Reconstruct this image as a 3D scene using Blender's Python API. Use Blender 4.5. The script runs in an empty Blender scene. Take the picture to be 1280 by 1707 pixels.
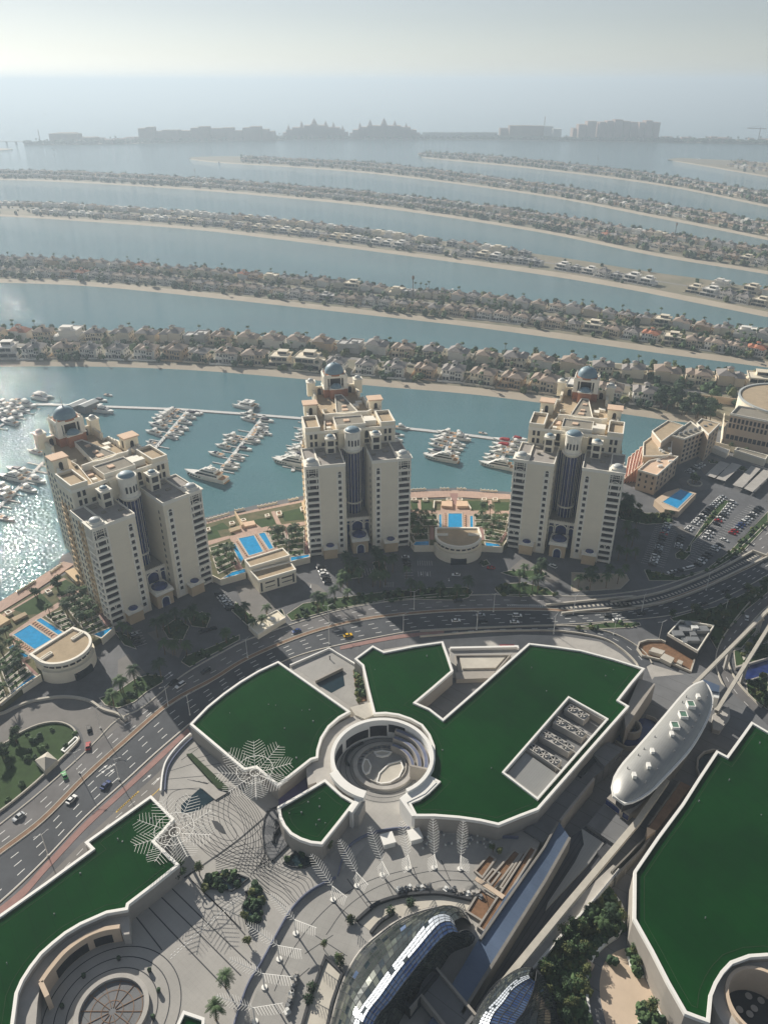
import bpy, math, random
from mathutils import Vector, Matrix
from mathutils.geometry import tessellate_polygon
R = math.radians
random.seed(7)
SC = bpy.context.scene
COL = SC.collection

# ------------------------------------------------------------------ camera, sky, sun
CAM_H = 240.0; FPX = 1282.0; PITCH = R(29.2)
cam = bpy.data.cameras.new('camera'); camo = bpy.data.objects.new('camera', cam); COL.objects.link(camo)
camo.location = (0, 0, CAM_H); camo.rotation_euler = (R(90) - PITCH, 0, 0)
cam.sensor_fit = 'VERTICAL'; cam.sensor_height = 36.0; cam.lens = 36.0 * FPX / 1707.0
cam.clip_start = 1.0; cam.clip_end = 400000.0
SC.camera = camo
SUN_EL = R(27.0); SUN_AZ = R(-37.0)          # azimuth measured from +Y (view direction), negative = left
w = bpy.data.worlds.new('World'); SC.world = w; w.use_nodes = True
nt = w.node_tree; nt.nodes.clear()
sky = nt.nodes.new('ShaderNodeTexSky'); sky.sky_type = 'NISHITA'; sky.sun_disc = False
sky.sun_elevation = SUN_EL; sky.sun_rotation = SUN_AZ
sky.air_density = 0.8; sky.dust_density = 0.2; sky.ozone_density = 1.0; sky.altitude = 0
bg = nt.nodes.new('ShaderNodeBackground'); bg.inputs[1].default_value = 0.046
wo = nt.nodes.new('ShaderNodeOutputWorld')
hs = nt.nodes.new('ShaderNodeHueSaturation'); hs.inputs['Saturation'].default_value = 0.5   # dusty, milky air
nt.links.new(sky.outputs[0], hs.inputs['Color']); nt.links.new(hs.outputs[0], bg.inputs[0]); nt.links.new(bg.outputs[0], wo.inputs[0])
sun = bpy.data.lights.new('sun', 'SUN'); suno = bpy.data.objects.new('sun', sun); COL.objects.link(suno)
sun.energy = 4.3; sun.angle = R(0.5); sun.color = (1.0, 0.93, 0.82)
sdir = Vector((math.sin(SUN_AZ) * math.cos(SUN_EL), math.cos(SUN_AZ) * math.cos(SUN_EL), math.sin(SUN_EL)))
suno.rotation_euler = sdir.to_track_quat('Z', 'Y').to_euler(); suno.location = (0, 0, 500)
SC.view_settings.view_transform = 'Standard'; SC.view_settings.look = 'None'
SC.view_settings.gamma = 1.0; SC.view_settings.exposure = 0.72
SC.cycles.max_bounces = 6; SC.cycles.volume_bounces = 0; SC.cycles.transparent_max_bounces = 6
SC.cycles.sample_clamp_indirect = 4.0
HAZE_D = 2.2e-4; HAZE_COL = (0.66, 0.79, 0.91)

# ------------------------------------------------------------------ helpers
def G(px, py, z=0.0):
    """point on the horizontal plane z seen at pixel (px,py) of the 1280x1707 photograph"""
    x = (px - 640) / FPX; v = (853.5 - py) / FPX
    dy = math.cos(PITCH) + v * math.sin(PITCH); dz = -math.sin(PITCH) + v * math.cos(PITCH)
    t = (z - CAM_H) / dz
    return Vector((x * t, dy * t, z))
def GP(pts, z=0.0): return [G(a, b, z) for a, b in pts]
def crop(x0, y0, s): return lambda pts, z=0.0: [G(x0 + a / s, y0 + b / s, z) for a, b in pts]
def lin(*c): return tuple(((v / 255) / 12.92 if v <= 10 else (((v / 255) + 0.055) / 1.055) ** 2.4) for v in c) + (1.0,)
def nth(i):
    i += 1
    w_ = {1: 'first', 2: 'second', 3: 'third', 4: 'fourth', 5: 'fifth', 6: 'sixth', 7: 'seventh', 8: 'eighth', 9: 'ninth', 10: 'tenth'}
    if i in w_: return w_[i]
    return '%d%s' % (i, 'th' if 10 < i % 100 < 14 else {1: 'st', 2: 'nd', 3: 'rd'}.get(i % 10, 'th'))
def smooth(pts, n=8):
    """catmull-rom through world points"""
    P = [Vector(p) for p in pts]; P = [P[0] * 2 - P[1]] + P + [P[-1] * 2 - P[-2]]
    out = []
    for i in range(1, len(P) - 2):
        a, b, c, d = P[i - 1], P[i], P[i + 1], P[i + 2]
        for k in range(n):
            t = k / n
            out.append(0.5 * (2 * b + (c - a) * t + (2 * a - 5 * b + 4 * c - d) * t * t + (3 * b - a - 3 * c + d) * t ** 3))
    out.append(P[-2]); return out
def resample(pts, n):
    L = [0]
    for a, b in zip(pts, pts[1:]): L.append(L[-1] + (b - a).length)
    out = []; j = 0
    for k in range(n):
        s = L[-1] * k / (n - 1)
        while j < len(L) - 2 and L[j + 1] < s: j += 1
        d = L[j + 1] - L[j]; out.append(pts[j].lerp(pts[j + 1], (s - L[j]) / d if d > 0 else 0))
    return out
def offset(pts, d):
    """open polyline shifted to its left by d (ground plane)"""
    out = []
    for i, p in enumerate(pts):
        a = pts[max(i - 1, 0)]; b = pts[min(i + 1, len(pts) - 1)]
        t = (b - a); t.z = 0; t.normalize(); out.append(Vector((p.x - t.y * d, p.y + t.x * d, p.z)))
    return out
def area2(p): return sum(p[i][0] * p[(i + 1) % len(p)][1] - p[(i + 1) % len(p)][0] * p[i][1] for i in range(len(p)))
def ccw(p): return list(p) if area2(p) > 0 else list(p)[::-1]
def inset(poly, d):
    P = [Vector((p[0], p[1])) for p in ccw(poly)]; n = len(P); out = []
    for i in range(n):
        a, b, c = P[i - 1], P[i], P[(i + 1) % n]
        u = (b - a).normalized(); v = (c - b).normalized()
        n1 = Vector((-u.y, u.x)); n2 = Vector((-v.y, v.x)); m = n1 + n2
        k = m.length_squared
        m = n1 if k < 0.15 else m * (2 / k)
        if m.length > 3: m = m.normalized() * 3
        out.append(b + m * d)
    return out
def circ(cx, cy, r, n=32, a0=0.0, a1=2 * math.pi, closed=True, ry=None):
    m = n if closed else n - 1; ry = r if ry is None else ry
    return [Vector((cx + r * math.cos(a0 + (a1 - a0) * i / m), cy + ry * math.sin(a0 + (a1 - a0) * i / m))) for i in range(n)]

class MB:
    def __init__(s): s.v = []; s.f = []; s.m = []; s.M = None; s.mi = 0; s.smooth = False; s.sm = []
    def add(s, vs, fs):
        o = len(s.v)
        if s.M is not None: vs = [s.M @ Vector(v) for v in vs]
        s.v += [tuple(v) for v in vs]
        s.f += [tuple(i + o for i in f) for f in fs]; s.m += [s.mi] * len(fs); s.sm += [s.smooth] * len(fs)
        return s
    def box(s, x0, x1, y0, y1, z0, z1):
        return s.add([(x0, y0, z0), (x1, y0, z0), (x1, y1, z0), (x0, y1, z0), (x0, y0, z1), (x1, y0, z1), (x1, y1, z1), (x0, y1, z1)],
                     [(0, 3, 2, 1), (4, 5, 6, 7), (0, 1, 5, 4), (1, 2, 6, 5), (2, 3, 7, 6), (3, 0, 4, 7)])
    def cbox(s, cx, cy, w_, d, z0, z1): return s.box(cx - w_ / 2, cx + w_ / 2, cy - d / 2, cy + d / 2, z0, z1)
    def prism(s, poly, z0, z1, holes=(), top=True, bottom=False, sides=True):
        loops = [ccw([(p[0], p[1]) for p in poly])] + [ccw([(p[0], p[1]) for p in h])[::-1] for h in holes]
        flat = [p for l in loops for p in l]; n = len(flat)
        vs = [(p[0], p[1], z1) for p in flat] + [(p[0], p[1], z0) for p in flat]; fs = []
        if top or bottom:
            tr = tessellate_polygon([[Vector((p[0], p[1], 0)) for p in l] for l in loops])
            for t in tr:
                a, b, c = (flat[i] for i in t)
                if (b[0] - a[0]) * (c[1] - a[1]) - (c[0] - a[0]) * (b[1] - a[1]) < 0: t = t[::-1]
                if top: fs.append(tuple(t))
                if bottom: fs.append(tuple(i + n for i in t[::-1]))
        if sides:
            o = 0
            for l in loops:
                k = len(l)
                for i in range(k): a = o + i; b = o + (i + 1) % k; fs.append((a, a + n, b + n, b))
                o += k
        return s.add(vs, fs)
    def rim(s, poly, wd, z0, z1, out=0.0):
        """wall of width wd standing along the inside of a closed outline"""
        P = ccw([(p[0], p[1]) for p in poly]); O = inset(P, -out) if out else [Vector(p) for p in P]; I = inset(P, wd); n = len(P)
        vs = [(p.x, p.y, z0) for p in O] + [(p.x, p.y, z1) for p in O] + [(p.x, p.y, z1) for p in I] + [(p.x, p.y, z0) for p in I]
        fs = []
        for i in range(n):
            j = (i + 1) % n; fs += [(i, j, n + j, n + i), (n + i, n + j, 2 * n + j, 2 * n + i), (2 * n + i, 2 * n + j, 3 * n + j, 3 * n + i)]
        return s.add(vs, fs)
    def band(s, A, B, th=0.0):
        """strip between two polylines of equal length; th = thickness downwards"""
        n = len(A); vs = [tuple(p) for p in A] + [tuple(p) for p in B]
        up = (B[0] - A[0]).cross(A[1] - A[0]).z
        fs = [(i, n + i, n + i + 1, i + 1) if up > 0 else (i, i + 1, n + i + 1, n + i) for i in range(n - 1)]
        s.add(vs, fs)
        if th:
            for Q in (A, B): s.add([tuple(p) for p in Q] + [(p[0], p[1], p[2] - th) for p in Q], [(i, i + 1, n + i + 1, n + i) for i in range(n - 1)])
            for i in (0, n - 1):
                a, b = A[i], B[i]; s.add([tuple(a), tuple(b), (b[0], b[1], b[2] - th), (a[0], a[1], a[2] - th)], [(0, 1, 2, 3)])
        return s
    def wall(s, pts, t, z0, z1):
        A = [Vector((p[0], p[1], z1)) for p in offset([Vector((q[0], q[1], 0)) for q in pts], t / 2)]
        B = [Vector((p[0], p[1], z1)) for p in offset([Vector((q[0], q[1], 0)) for q in pts], -t / 2)]
        return s.band(A, B, z1 - z0)
    def cyl(s, cx, cy, z0, z1, r0, r1=None, n=16, cap=True):
        r1 = r0 if r1 is None else r1; vs = []
        for z, r in ((z0, r0), (z1, r1)):
            for i in range(n): a = 2 * math.pi * i / n; vs.append((cx + r * math.cos(a), cy + r * math.sin(a), z))
        s.add(vs, [(i, (i + 1) % n, n + (i + 1) % n, n + i) for i in range(n)] + ([tuple(range(n, 2 * n))] if cap else []))
        return s
    def dome(s, cx, cy, z, r, h, n=20, k=6, a0=0.0, pw=1.0):
        vs = []; fs = []
        for j in range(k):
            t = math.pi / 2 * j / k
            for i in range(n): a = 2 * math.pi * i / n; vs.append((cx + r * math.cos(t) ** pw * math.cos(a), cy + r * math.cos(t) ** pw * math.sin(a), z + h * math.sin(t)))
        vs.append((cx, cy, z + h)); q = s.smooth; s.smooth = True
        for j in range(k - 1):
            for i in range(n): fs.append((j * n + i, j * n + (i + 1) % n, (j + 1) * n + (i + 1) % n, (j + 1) * n + i))
        for i in range(n): fs.append(((k - 1) * n + i, (k - 1) * n + (i + 1) % n, k * n))
        s.add(vs, fs); s.smooth = q; return s
    def tube(s, p0, p1, r0, r1=None, n=5):
        p0 = Vector(p0); p1 = Vector(p1); r1 = r0 if r1 is None else r1; d = (p1 - p0)
        if d.length < 1e-6: return s
        d.normalize(); u = d.orthogonal().normalized(); v = d.cross(u); vs = []
        for p, r in ((p0, r0), (p1, r1)):
            for i in range(n): a = 2 * math.pi * i / n; vs.append(p + (u * math.cos(a) + v * math.sin(a)) * r)
        return s.add(vs, [(i, (i + 1) % n, n + (i + 1) % n, n + i) for i in range(n)] + [tuple(range(n))[::-1], tuple(range(n, 2 * n))])
    def path(s, pts, r, n=5):
        for a, b in zip(pts, pts[1:]): s.tube(a, b, r, r, n)
        return s
    def hip(s, x0, x1, y0, y1, z, h, ov=0.8):
        x0 -= ov; x1 += ov; y0 -= ov; y1 += ov; q = min(x1 - x0, y1 - y0) / 2
        if x1 - x0 > y1 - y0: a = (x0 + q, (y0 + y1) / 2); b = (x1 - q, (y0 + y1) / 2); sw = False
        else: a = ((x0 + x1) / 2, y0 + q); b = ((x0 + x1) / 2, y1 - q); sw = True
        vs = [(x0, y0, z), (x1, y0, z), (x1, y1, z), (x0, y1, z), (a[0], a[1], z + h), (b[0], b[1], z + h)]
        fs = [(0, 1, 4), (1, 2, 5, 4), (2, 3, 5), (3, 0, 4, 5)] if sw else [(0, 1, 5, 4), (1, 2, 5), (2, 3, 4, 5), (3, 0, 4)]
        return s.add(vs, fs + [(3, 2, 1, 0)])
    def clump(s, c, r, rz=None, jit=0.28):
        rz = rz or r; vs = [(c[0] + x * r * (k := 1 + random.uniform(-jit, jit)), c[1] + y * r * k, c[2] + z * rz * k) for x, y, z in ICO_V]
        return s.add(vs, ICO_F)
    def leaves(s, c, r, rz, n, size):
        """n leaf-sized faces through an ellipsoid shell"""
        for _ in range(n):
            d = Vector((random.gauss(0, 1), random.gauss(0, 1), random.gauss(0, 1))).normalized(); k = random.uniform(0.45, 1.05)
            p = Vector((c[0] + d.x * r * k, c[1] + d.y * r * k, c[2] + d.z * rz * k))
            u = Vector((random.gauss(0, 1), random.gauss(0, 1), random.gauss(0, .6))).normalized() * size * random.uniform(.6, 1.3)
            v = u.cross(d + Vector((.01, .02, .3))).normalized() * size * random.uniform(.4, .9)
            s.add([p - u, p - v, p + u, p + v], [(0, 1, 2, 3)])
        return s
    def build(s, name, mats, parent=None, loc=None, kind=None):
        me = bpy.data.meshes.new(name); me.from_pydata(s.v, [], s.f)
        mats = mats if isinstance(mats, (list, tuple)) else [mats]
        for m in mats: me.materials.append(m)
        if len(mats) > 1: me.polygons.foreach_set('material_index', s.m)
        if any(s.sm): me.polygons.foreach_set('use_smooth', s.sm)
        me.update(); o = bpy.data.objects.new(name, me); COL.objects.link(o)
        if parent: o.parent = parent
        if loc: o.location = loc
        if kind: o['kind'] = kind
        return o
def ico():
    t = (1 + 5 ** .5) / 2
    v = [Vector(p).normalized() for p in [(-1, t, 0), (1, t, 0), (-1, -t, 0), (1, -t, 0), (0, -1, t), (0, 1, t), (0, -1, -t), (0, 1, -t), (t, 0, -1), (t, 0, 1), (-t, 0, -1), (-t, 0, 1)]]
    f = [(0, 11, 5), (0, 5, 1), (0, 1, 7), (0, 7, 10), (0, 10, 11), (1, 5, 9), (5, 11, 4), (11, 10, 2), (10, 7, 6), (7, 1, 8), (3, 9, 4), (3, 4, 2), (3, 2, 6), (3, 6, 8), (3, 8, 9), (4, 9, 5), (2, 4, 11), (6, 2, 10), (8, 6, 7), (9, 8, 1)]
    mid = {}; g = []
    def m(a, b):
        k = (min(a, b), max(a, b))
        if k not in mid: v.append(((v[a] + v[b]) / 2).normalized()); mid[k] = len(v) - 1
        return mid[k]
    for a, b, c in f: x, y, z = m(a, b), m(b, c), m(c, a); g += [(a, x, z), (b, y, x), (c, z, y), (x, y, z)]
    return v, g
ICO_V, ICO_F = ico()
def tag(o, label=None, cat=None, group=None, kind=None):
    if label: o['label'] = label
    if cat: o['category'] = cat
    if group: o['group'] = group
    if kind: o['kind'] = kind
    return o
def thing(name, label, cat, loc=(0, 0, 0), rz=0.0, group=None):
    o = bpy.data.objects.new(name, None); o.empty_display_size = 1; COL.objects.link(o); o.location = loc; o.rotation_euler = (0, 0, rz)
    return tag(o, label, cat, group)
def copy_tree(o, parent=None):
    c = o.copy(); COL.objects.link(c)
    if parent: c.parent = parent
    for ch in KIDS(o): copy_tree(ch, c)
    return c
_kids = {}
def KIDS(o):
    k = o.name
    if k not in _kids: _kids[k] = list(o.children)
    return _kids[k]
def place(proto, used, loc, rz, label, group, scale=None):
    """first use moves the prototype itself, later uses copy it"""
    if proto.name in used: o = copy_tree(proto)
    else: KIDS(proto); used.add(proto.name); o = proto
    o.location = loc; o.rotation_euler = (0, 0, rz); o['label'] = label; o['group'] = group
    if scale: o.scale = scale
    return o
USED = set()

# ------------------------------------------------------------------ materials
def mat(name, col, rough=0.8, var=0.12, scale=1.0, metal=0.0, bump=0.0, col2=None, coord='pos', spec=0.35, stretch=None, lines=None):
    m = bpy.data.materials.new(name); m.use_nodes = True; n = m.node_tree.nodes; l = m.node_tree.links; b = n['Principled BSDF']
    b.inputs['Roughness'].default_value = rough; b.inputs['Metallic'].default_value = metal; b.inputs['Specular IOR Level'].default_value = spec
    if coord == 'pos': g = n.new('ShaderNodeNewGeometry'); src = g.outputs['Position']
    else: g = n.new('ShaderNodeTexCoord'); src = g.outputs['Object']
    if stretch:
        mp = n.new('ShaderNodeMapping'); mp.inputs['Scale'].default_value = stretch; l.new(src, mp.inputs[0]); src = mp.outputs[0]
    no = n.new('ShaderNodeTexNoise'); no.inputs['Scale'].default_value = scale; no.inputs['Detail'].default_value = 5; no.inputs['Roughness'].default_value = 0.65
    l.new(src, no.inputs['Vector'])
    rp = n.new('ShaderNodeMapRange'); rp.inputs[1].default_value = 0.3; rp.inputs[2].default_value = 0.7; l.new(no.outputs[0], rp.inputs[0])
    mx = n.new('ShaderNodeMix'); mx.data_type = 'RGBA'; l.new(rp.outputs[0], mx.inputs['Factor'])
    c2 = col2 or tuple(min(1, c * (1 + var)) for c in col[:3]) + (1,)
    c1 = col if col2 else tuple(c * (1 - var) for c in col[:3]) + (1,)
    mx.inputs['A'].default_value = c1; mx.inputs['B'].default_value = c2; out = mx.outputs['Result']
    if lines:                                         # (spacing, width, darkening): joints of slabs, both ways
        ax = lines[3] if len(lines) > 3 else 'XY'; rot = lines[4] if len(lines) > 4 else 0
        mp2 = n.new('ShaderNodeMapping'); mp2.inputs['Rotation'].default_value = (0, 0, rot); l.new(g.outputs[0] if coord == 'pos' else g.outputs['Object'], mp2.inputs[0])
        sp = n.new('ShaderNodeSeparateXYZ'); l.new(mp2.outputs[0], sp.inputs[0]); acc = None
        for a in ax:
            mo = n.new('ShaderNodeMath'); mo.operation = 'PINGPONG'; mo.inputs[1].default_value = lines[0] / 2; l.new(sp.outputs[a], mo.inputs[0])
            lt = n.new('ShaderNodeMath'); lt.operation = 'LESS_THAN'; lt.inputs[1].default_value = lines[1] / 2; l.new(mo.outputs[0], lt.inputs[0])
            if acc is None: acc = lt
            else:
                mm = n.new('ShaderNodeMath'); mm.operation = 'MAXIMUM'; l.new(acc.outputs[0], mm.inputs[0]); l.new(lt.outputs[0], mm.inputs[1]); acc = mm
        m2 = n.new('ShaderNodeMix'); m2.data_type = 'RGBA'; m2.blend_type = 'MULTIPLY'; l.new(out, m2.inputs['A']); m2.inputs['B'].default_value = (lines[2],) * 3 + (1,)
        l.new(acc.outputs[0], m2.inputs['Factor']); out = m2.outputs['Result']
    l.new(out, b.inputs['Base Color'])
    if bump:
        bp = n.new('ShaderNodeBump'); bp.inputs['Strength'].default_value = bump; l.new(no.outputs[0], bp.inputs['Height']); l.new(bp.outputs[0], b.inputs['Normal'])
    m.diffuse_color = col; return m
def water_mat():
    m = bpy.data.materials.new('sea_water'); m.use_nodes = True; n = m.node_tree.nodes; l = m.node_tree.links; b = n['Principled BSDF']
    b.inputs['Roughness'].default_value = 0.045; b.inputs['IOR'].default_value = 1.33
    g = n.new('ShaderNodeNewGeometry')
    a = n.new('ShaderNodeTexNoise'); a.inputs['Scale'].default_value = 0.006; a.inputs['Detail'].default_value = 4
    mp = n.new('ShaderNodeMapping'); mp.inputs['Scale'].default_value = (1, 2.2, 1); l.new(g.outputs['Position'], mp.inputs[0]); l.new(mp.outputs[0], a.inputs[0])
    mx = n.new('ShaderNodeMix'); mx.data_type = 'RGBA'; l.new(a.outputs[0], mx.inputs['Factor'])
    mx.inputs['A'].default_value = (0.075, 0.16, 0.19, 1); mx.inputs['B'].default_value = (0.10, 0.225, 0.25, 1)
    l.new(mx.outputs['Result'], b.inputs['Base Color'])
    h1 = n.new('ShaderNodeTexNoise'); h1.inputs['Scale'].default_value = 0.6; h1.inputs['Detail'].default_value = 2; h1.inputs['Roughness'].default_value = 0.5
    mp2 = n.new('ShaderNodeMapping'); mp2.inputs['Scale'].default_value = (1, 1.6, 1); mp2.inputs['Rotation'].default_value = (0, 0, 0.5); l.new(g.outputs['Position'], mp2.inputs[0]); l.new(mp2.outputs[0], h1.inputs[0])
    bp = n.new('ShaderNodeBump'); bp.inputs['Strength'].default_value = 0.6; bp.inputs['Distance'].default_value = 0.75
    l.new(h1.outputs[0], bp.inputs['Height']); l.new(bp.outputs[0], b.inputs['Normal']); return m
M = {}
M['water'] = water_mat()
M['sand'] = mat('sand', lin(180, 168, 150), 0.95, scale=0.03, var=0.10)
M['wetsand'] = mat('wet_sand', lin(150, 140, 118), 0.6, scale=0.05)
M['lot'] = mat('bare_ground', lin(150, 138, 120), 0.95, scale=0.02, col2=lin(112, 112, 92))
M['estate'] = mat('garden_ground', lin(98, 100, 82), 0.95, scale=0.04, col2=lin(140, 130, 112))
M['roadfar'] = mat('estate_road', lin(135, 132, 128), 0.9, scale=0.1)
M['leafA'] = mat('leaf_dark', lin(52, 72, 50), 0.85, scale=0.4, var=0.35)
M['leafB'] = mat('leaf_mid', lin(74, 96, 60), 0.85, scale=0.4, var=0.35)
M['leafC'] = mat('leaf_olive', lin(92, 98, 58), 0.85, scale=0.4, var=0.35)
M['bark'] = mat('bark', lin(110, 92, 72), 0.95, scale=3)
M['roofA'] = mat('tile_brown', lin(158, 142, 128), 0.85, scale=1.5, var=0.18, coord='obj', lines=(0.5, 0.12, 0.75, 'Y'))
M['roofB'] = mat('tile_grey', lin(146, 140, 136), 0.85, scale=1.5, var=0.18, coord='obj', lines=(0.5, 0.12, 0.75, 'X'))
M['roofC'] = mat('tile_terracotta', lin(176, 116, 88), 0.85, scale=1.5, var=0.18, coord='obj', lines=(0.5, 0.12, 0.75, 'Y'))
M['wallA'] = mat('render_beige', lin(216, 200, 176), 0.9, scale=0.8, var=0.06)
M['wallB'] = mat('render_white', lin(228, 224, 216), 0.9, scale=0.8, var=0.05)
M['wallC'] = mat('render_tan', lin(196, 170, 140), 0.9, scale=0.8, var=0.07)
M['wallD'] = mat('render_cream', lin(222, 212, 192), 0.9, scale=0.8, var=0.05)
M['wallE'] = mat('render_grey', lin(186, 184, 180), 0.9, scale=0.8, var=0.06)
M['darkwin'] = mat('window_glass', lin(38, 46, 56), 0.15, scale=0.7, var=0.3)
M['pool'] = mat('pool_water', lin(40, 150, 205), 0.08, scale=0.5, var=0.15, bump=0.15)
M['hazyblock'] = mat('hotel_wall', lin(140, 118, 98), 0.9, scale=0.05, var=0.2, lines=(4.0, 1.6, 0.55, 'Z'))
M['flatwhite'] = mat('concrete_white', lin(205, 205, 200), 0.85, scale=0.5, var=0.08, lines=(4.0, 1.7, 0.5, 'Z'))
M['pinkish'] = mat('hotel_pink_wall', lin(170, 146, 134), 0.9, scale=0.05, var=0.12, lines=(4.0, 1.7, 0.6, 'Z'))
WZ = -2.5

# ------------------------------------------------------------------ sea
s = MB(); s.add([(-60000, -3000, WZ), (60000, -3000, WZ), (60000, 130000, WZ), (-60000, 130000, WZ)], [(0, 1, 2, 3)])
s.build('sea', M['water'], kind='structure')
s = MB(); s.box(-59000, 59000, -2900, 90000, -30, 300); hz = s.build('haze', None if False else [], kind='stuff')
hm = bpy.data.materials.new('haze_air'); hm.use_nodes = True; hn = hm.node_tree.nodes; hn.clear()
pv = hn.new('ShaderNodeVolumePrincipled'); ho = hn.new('ShaderNodeOutputMaterial'); hm.node_tree.links.new(pv.outputs[0], ho.inputs['Volume'])
pv.inputs['Color'].default_value = HAZE_COL + (1,); pv.inputs['Density'].default_value = HAZE_D; pv.inputs['Anisotropy'].default_value = 0.25
hz.data.materials.append(hm); tag(hz, 'pale bluish sea haze filling the air over the bay', kind='stuff')

# ------------------------------------------------------------------ the fronds of the palm island
def ext(pts):                                         # lengthen a pixel line past both frame edges
    (a, b), (c, d) = pts[0], pts[1]; (e, f), (g, h) = pts[-2], pts[-1]; k = lambda q: max(-.14, min(.14, q))
    return pts
FR = {   # near waterline, inner edge of the beach, far waterline (photo pixels)
 'nearest': dict(N=[(-260, 612), (0, 612), (160, 612), (320, 618), (480, 631), (640, 646), (780, 658), (910, 674), (1030, 690), (1120, 703), (1200, 712), (1500, 745)],
           B=[(-260, 602), (0, 603), (160, 603), (320, 608), (480, 619), (640, 634), (780, 645), (910, 661), (1030, 678), (1120, 690), (1200, 696), (1500, 730)],
           Fa=[(-260, 545), (0, 548), (160, 550), (320, 555), (480, 562), (640, 572), (800, 585), (960, 599), (1120, 612), (1280, 626), (1500, 645)]),
 'second': dict(N=[(-260, 470), (0, 472), (150, 478), (300, 492), (450, 508), (640, 529), (780, 545), (910, 563), (1100, 590), (1280, 614), (1500, 645)],
           B=[(-260, 463), (0, 465), (150, 470), (300, 483), (450, 499), (640, 520), (780, 536), (910, 552), (1100, 579), (1280, 603), (1500, 634)],
           Fa=[(-260, 426), (0, 429), (160, 436), (320, 447), (500, 462), (640, 477), (800, 492), (960, 510), (1120, 532), (1280, 554), (1500, 584)]),
 'third': dict(N=[(-260, 352), (0, 361), (150, 370), (320, 383), (450, 398), (640, 422), (890, 457), (1040, 482), (1140, 502), (1280, 530), (1500, 575)],
           B=[(-260, 348), (0, 357), (150, 366), (320, 378), (450, 392), (640, 416), (890, 448), (1040, 473), (1140, 492), (1280, 520), (1500, 565)],
           Fa=[(-260, 325), (0, 336), (160, 343), (320, 353), (480, 368), (640, 387), (735, 401), (940, 430), (1075, 452), (1180, 466), (1280, 484), (1500, 525)]),
 'fourth': dict(N=[(-260, 296), (0, 300), (150, 306), (320, 317), (450, 328), (640, 348), (890, 386), (1090, 427), (1280, 458), (1500, 500)],
           B=[(-260, 293.5), (0, 297.5), (150, 303), (320, 313.5), (450, 324), (640, 343), (890, 381), (1090, 421), (1280, 452), (1500, 494)],
           Fa=[(-260, 281), (0, 284.5), (150, 288), (320, 297), (450, 307), (640, 324), (840, 347), (1065, 382), (1280, 415), (1500, 453)]),
 'fifth': dict(N=[(315, 265), (330, 268), (375, 272.5), (500, 280), (640, 292), (890, 325), (1090, 363), (1280, 401), (1500, 448)],
           B=[(320, 264.5), (335, 266.5), (378, 270.5), (500, 277.5), (640, 289), (890, 321.5), (1090, 358), (1280, 396), (1500, 442)],
           Fa=[(315, 264), (330, 261.5), (400, 260.5), (500, 266), (640, 274), (890, 306), (1090, 339), (1280, 373), (1500, 412)]),
 'sixth': dict(N=[(700, 261), (712, 264), (760, 269), (890, 282), (1090, 308), (1280, 346), (1500, 392)],
           B=[(703, 260.5), (714, 262.5), (760, 266.5), (890, 279), (1090, 304.5), (1280, 342), (1500, 387)],
           Fa=[(700, 260), (712, 256), (760, 257), (890, 268), (1090, 292), (1280, 323), (1500, 362)]),
 'farthest': dict(N=[(1112, 266.5), (1130, 270), (1170, 277), (1280, 296), (1500, 330)],
           B=[(1114, 266.3), (1132, 269), (1172, 275), (1280, 293), (1500, 327)],
           Fa=[(1112, 266), (1130, 263.5), (1165, 264.5), (1280, 271), (1500, 290)]),
}
LINES = {}
for k, d in FR.items():
    n = 60
    Nw = resample(smooth(GP(d['N'], WZ)), n); Bk = resample(smooth(GP(d['B'], -0.6)), n); Fw = resample(smooth(GP(d['Fa'], WZ)), n)
    Fb = [Vector((f.x, f.y, -0.6)).lerp(b, 0.08 if k in ('nearest', 'second', 'third') else 0.12) for f, b in zip(Fw, Bk)]
    for q in Nw + Fw: q.z = WZ - 0.3
    m = MB(); m.band(Nw, Bk); m.band(Fb, Fw); o = m.build('beach', M['sand'], kind='structure')
    m = MB(); m.band(Bk, Fb); m.build('ground', M['lot'] if k in ('third', 'farthest') else M['estate'], kind='structure')
    r0 = [b.lerp(f, 0.47) + Vector((0, 0, .02)) for b, f in zip(Bk, Fb)]; r1 = [b.lerp(f, 0.53) + Vector((0, 0, .02)) for b, f in zip(Bk, Fb)]
    m = MB(); m.band(r0, r1); m.build('road', M['roadfar'], kind='structure')
    LINES[k] = (Bk, Fb)
m = MB(); m.prism(GP([(-200, 246), (0, 250), (18, 248.5), (22, 247.5), (0, 246.5), (-200, 243)]), WZ - .5, -1.2); m.build('beach', M['sand'], kind='structure')

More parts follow.
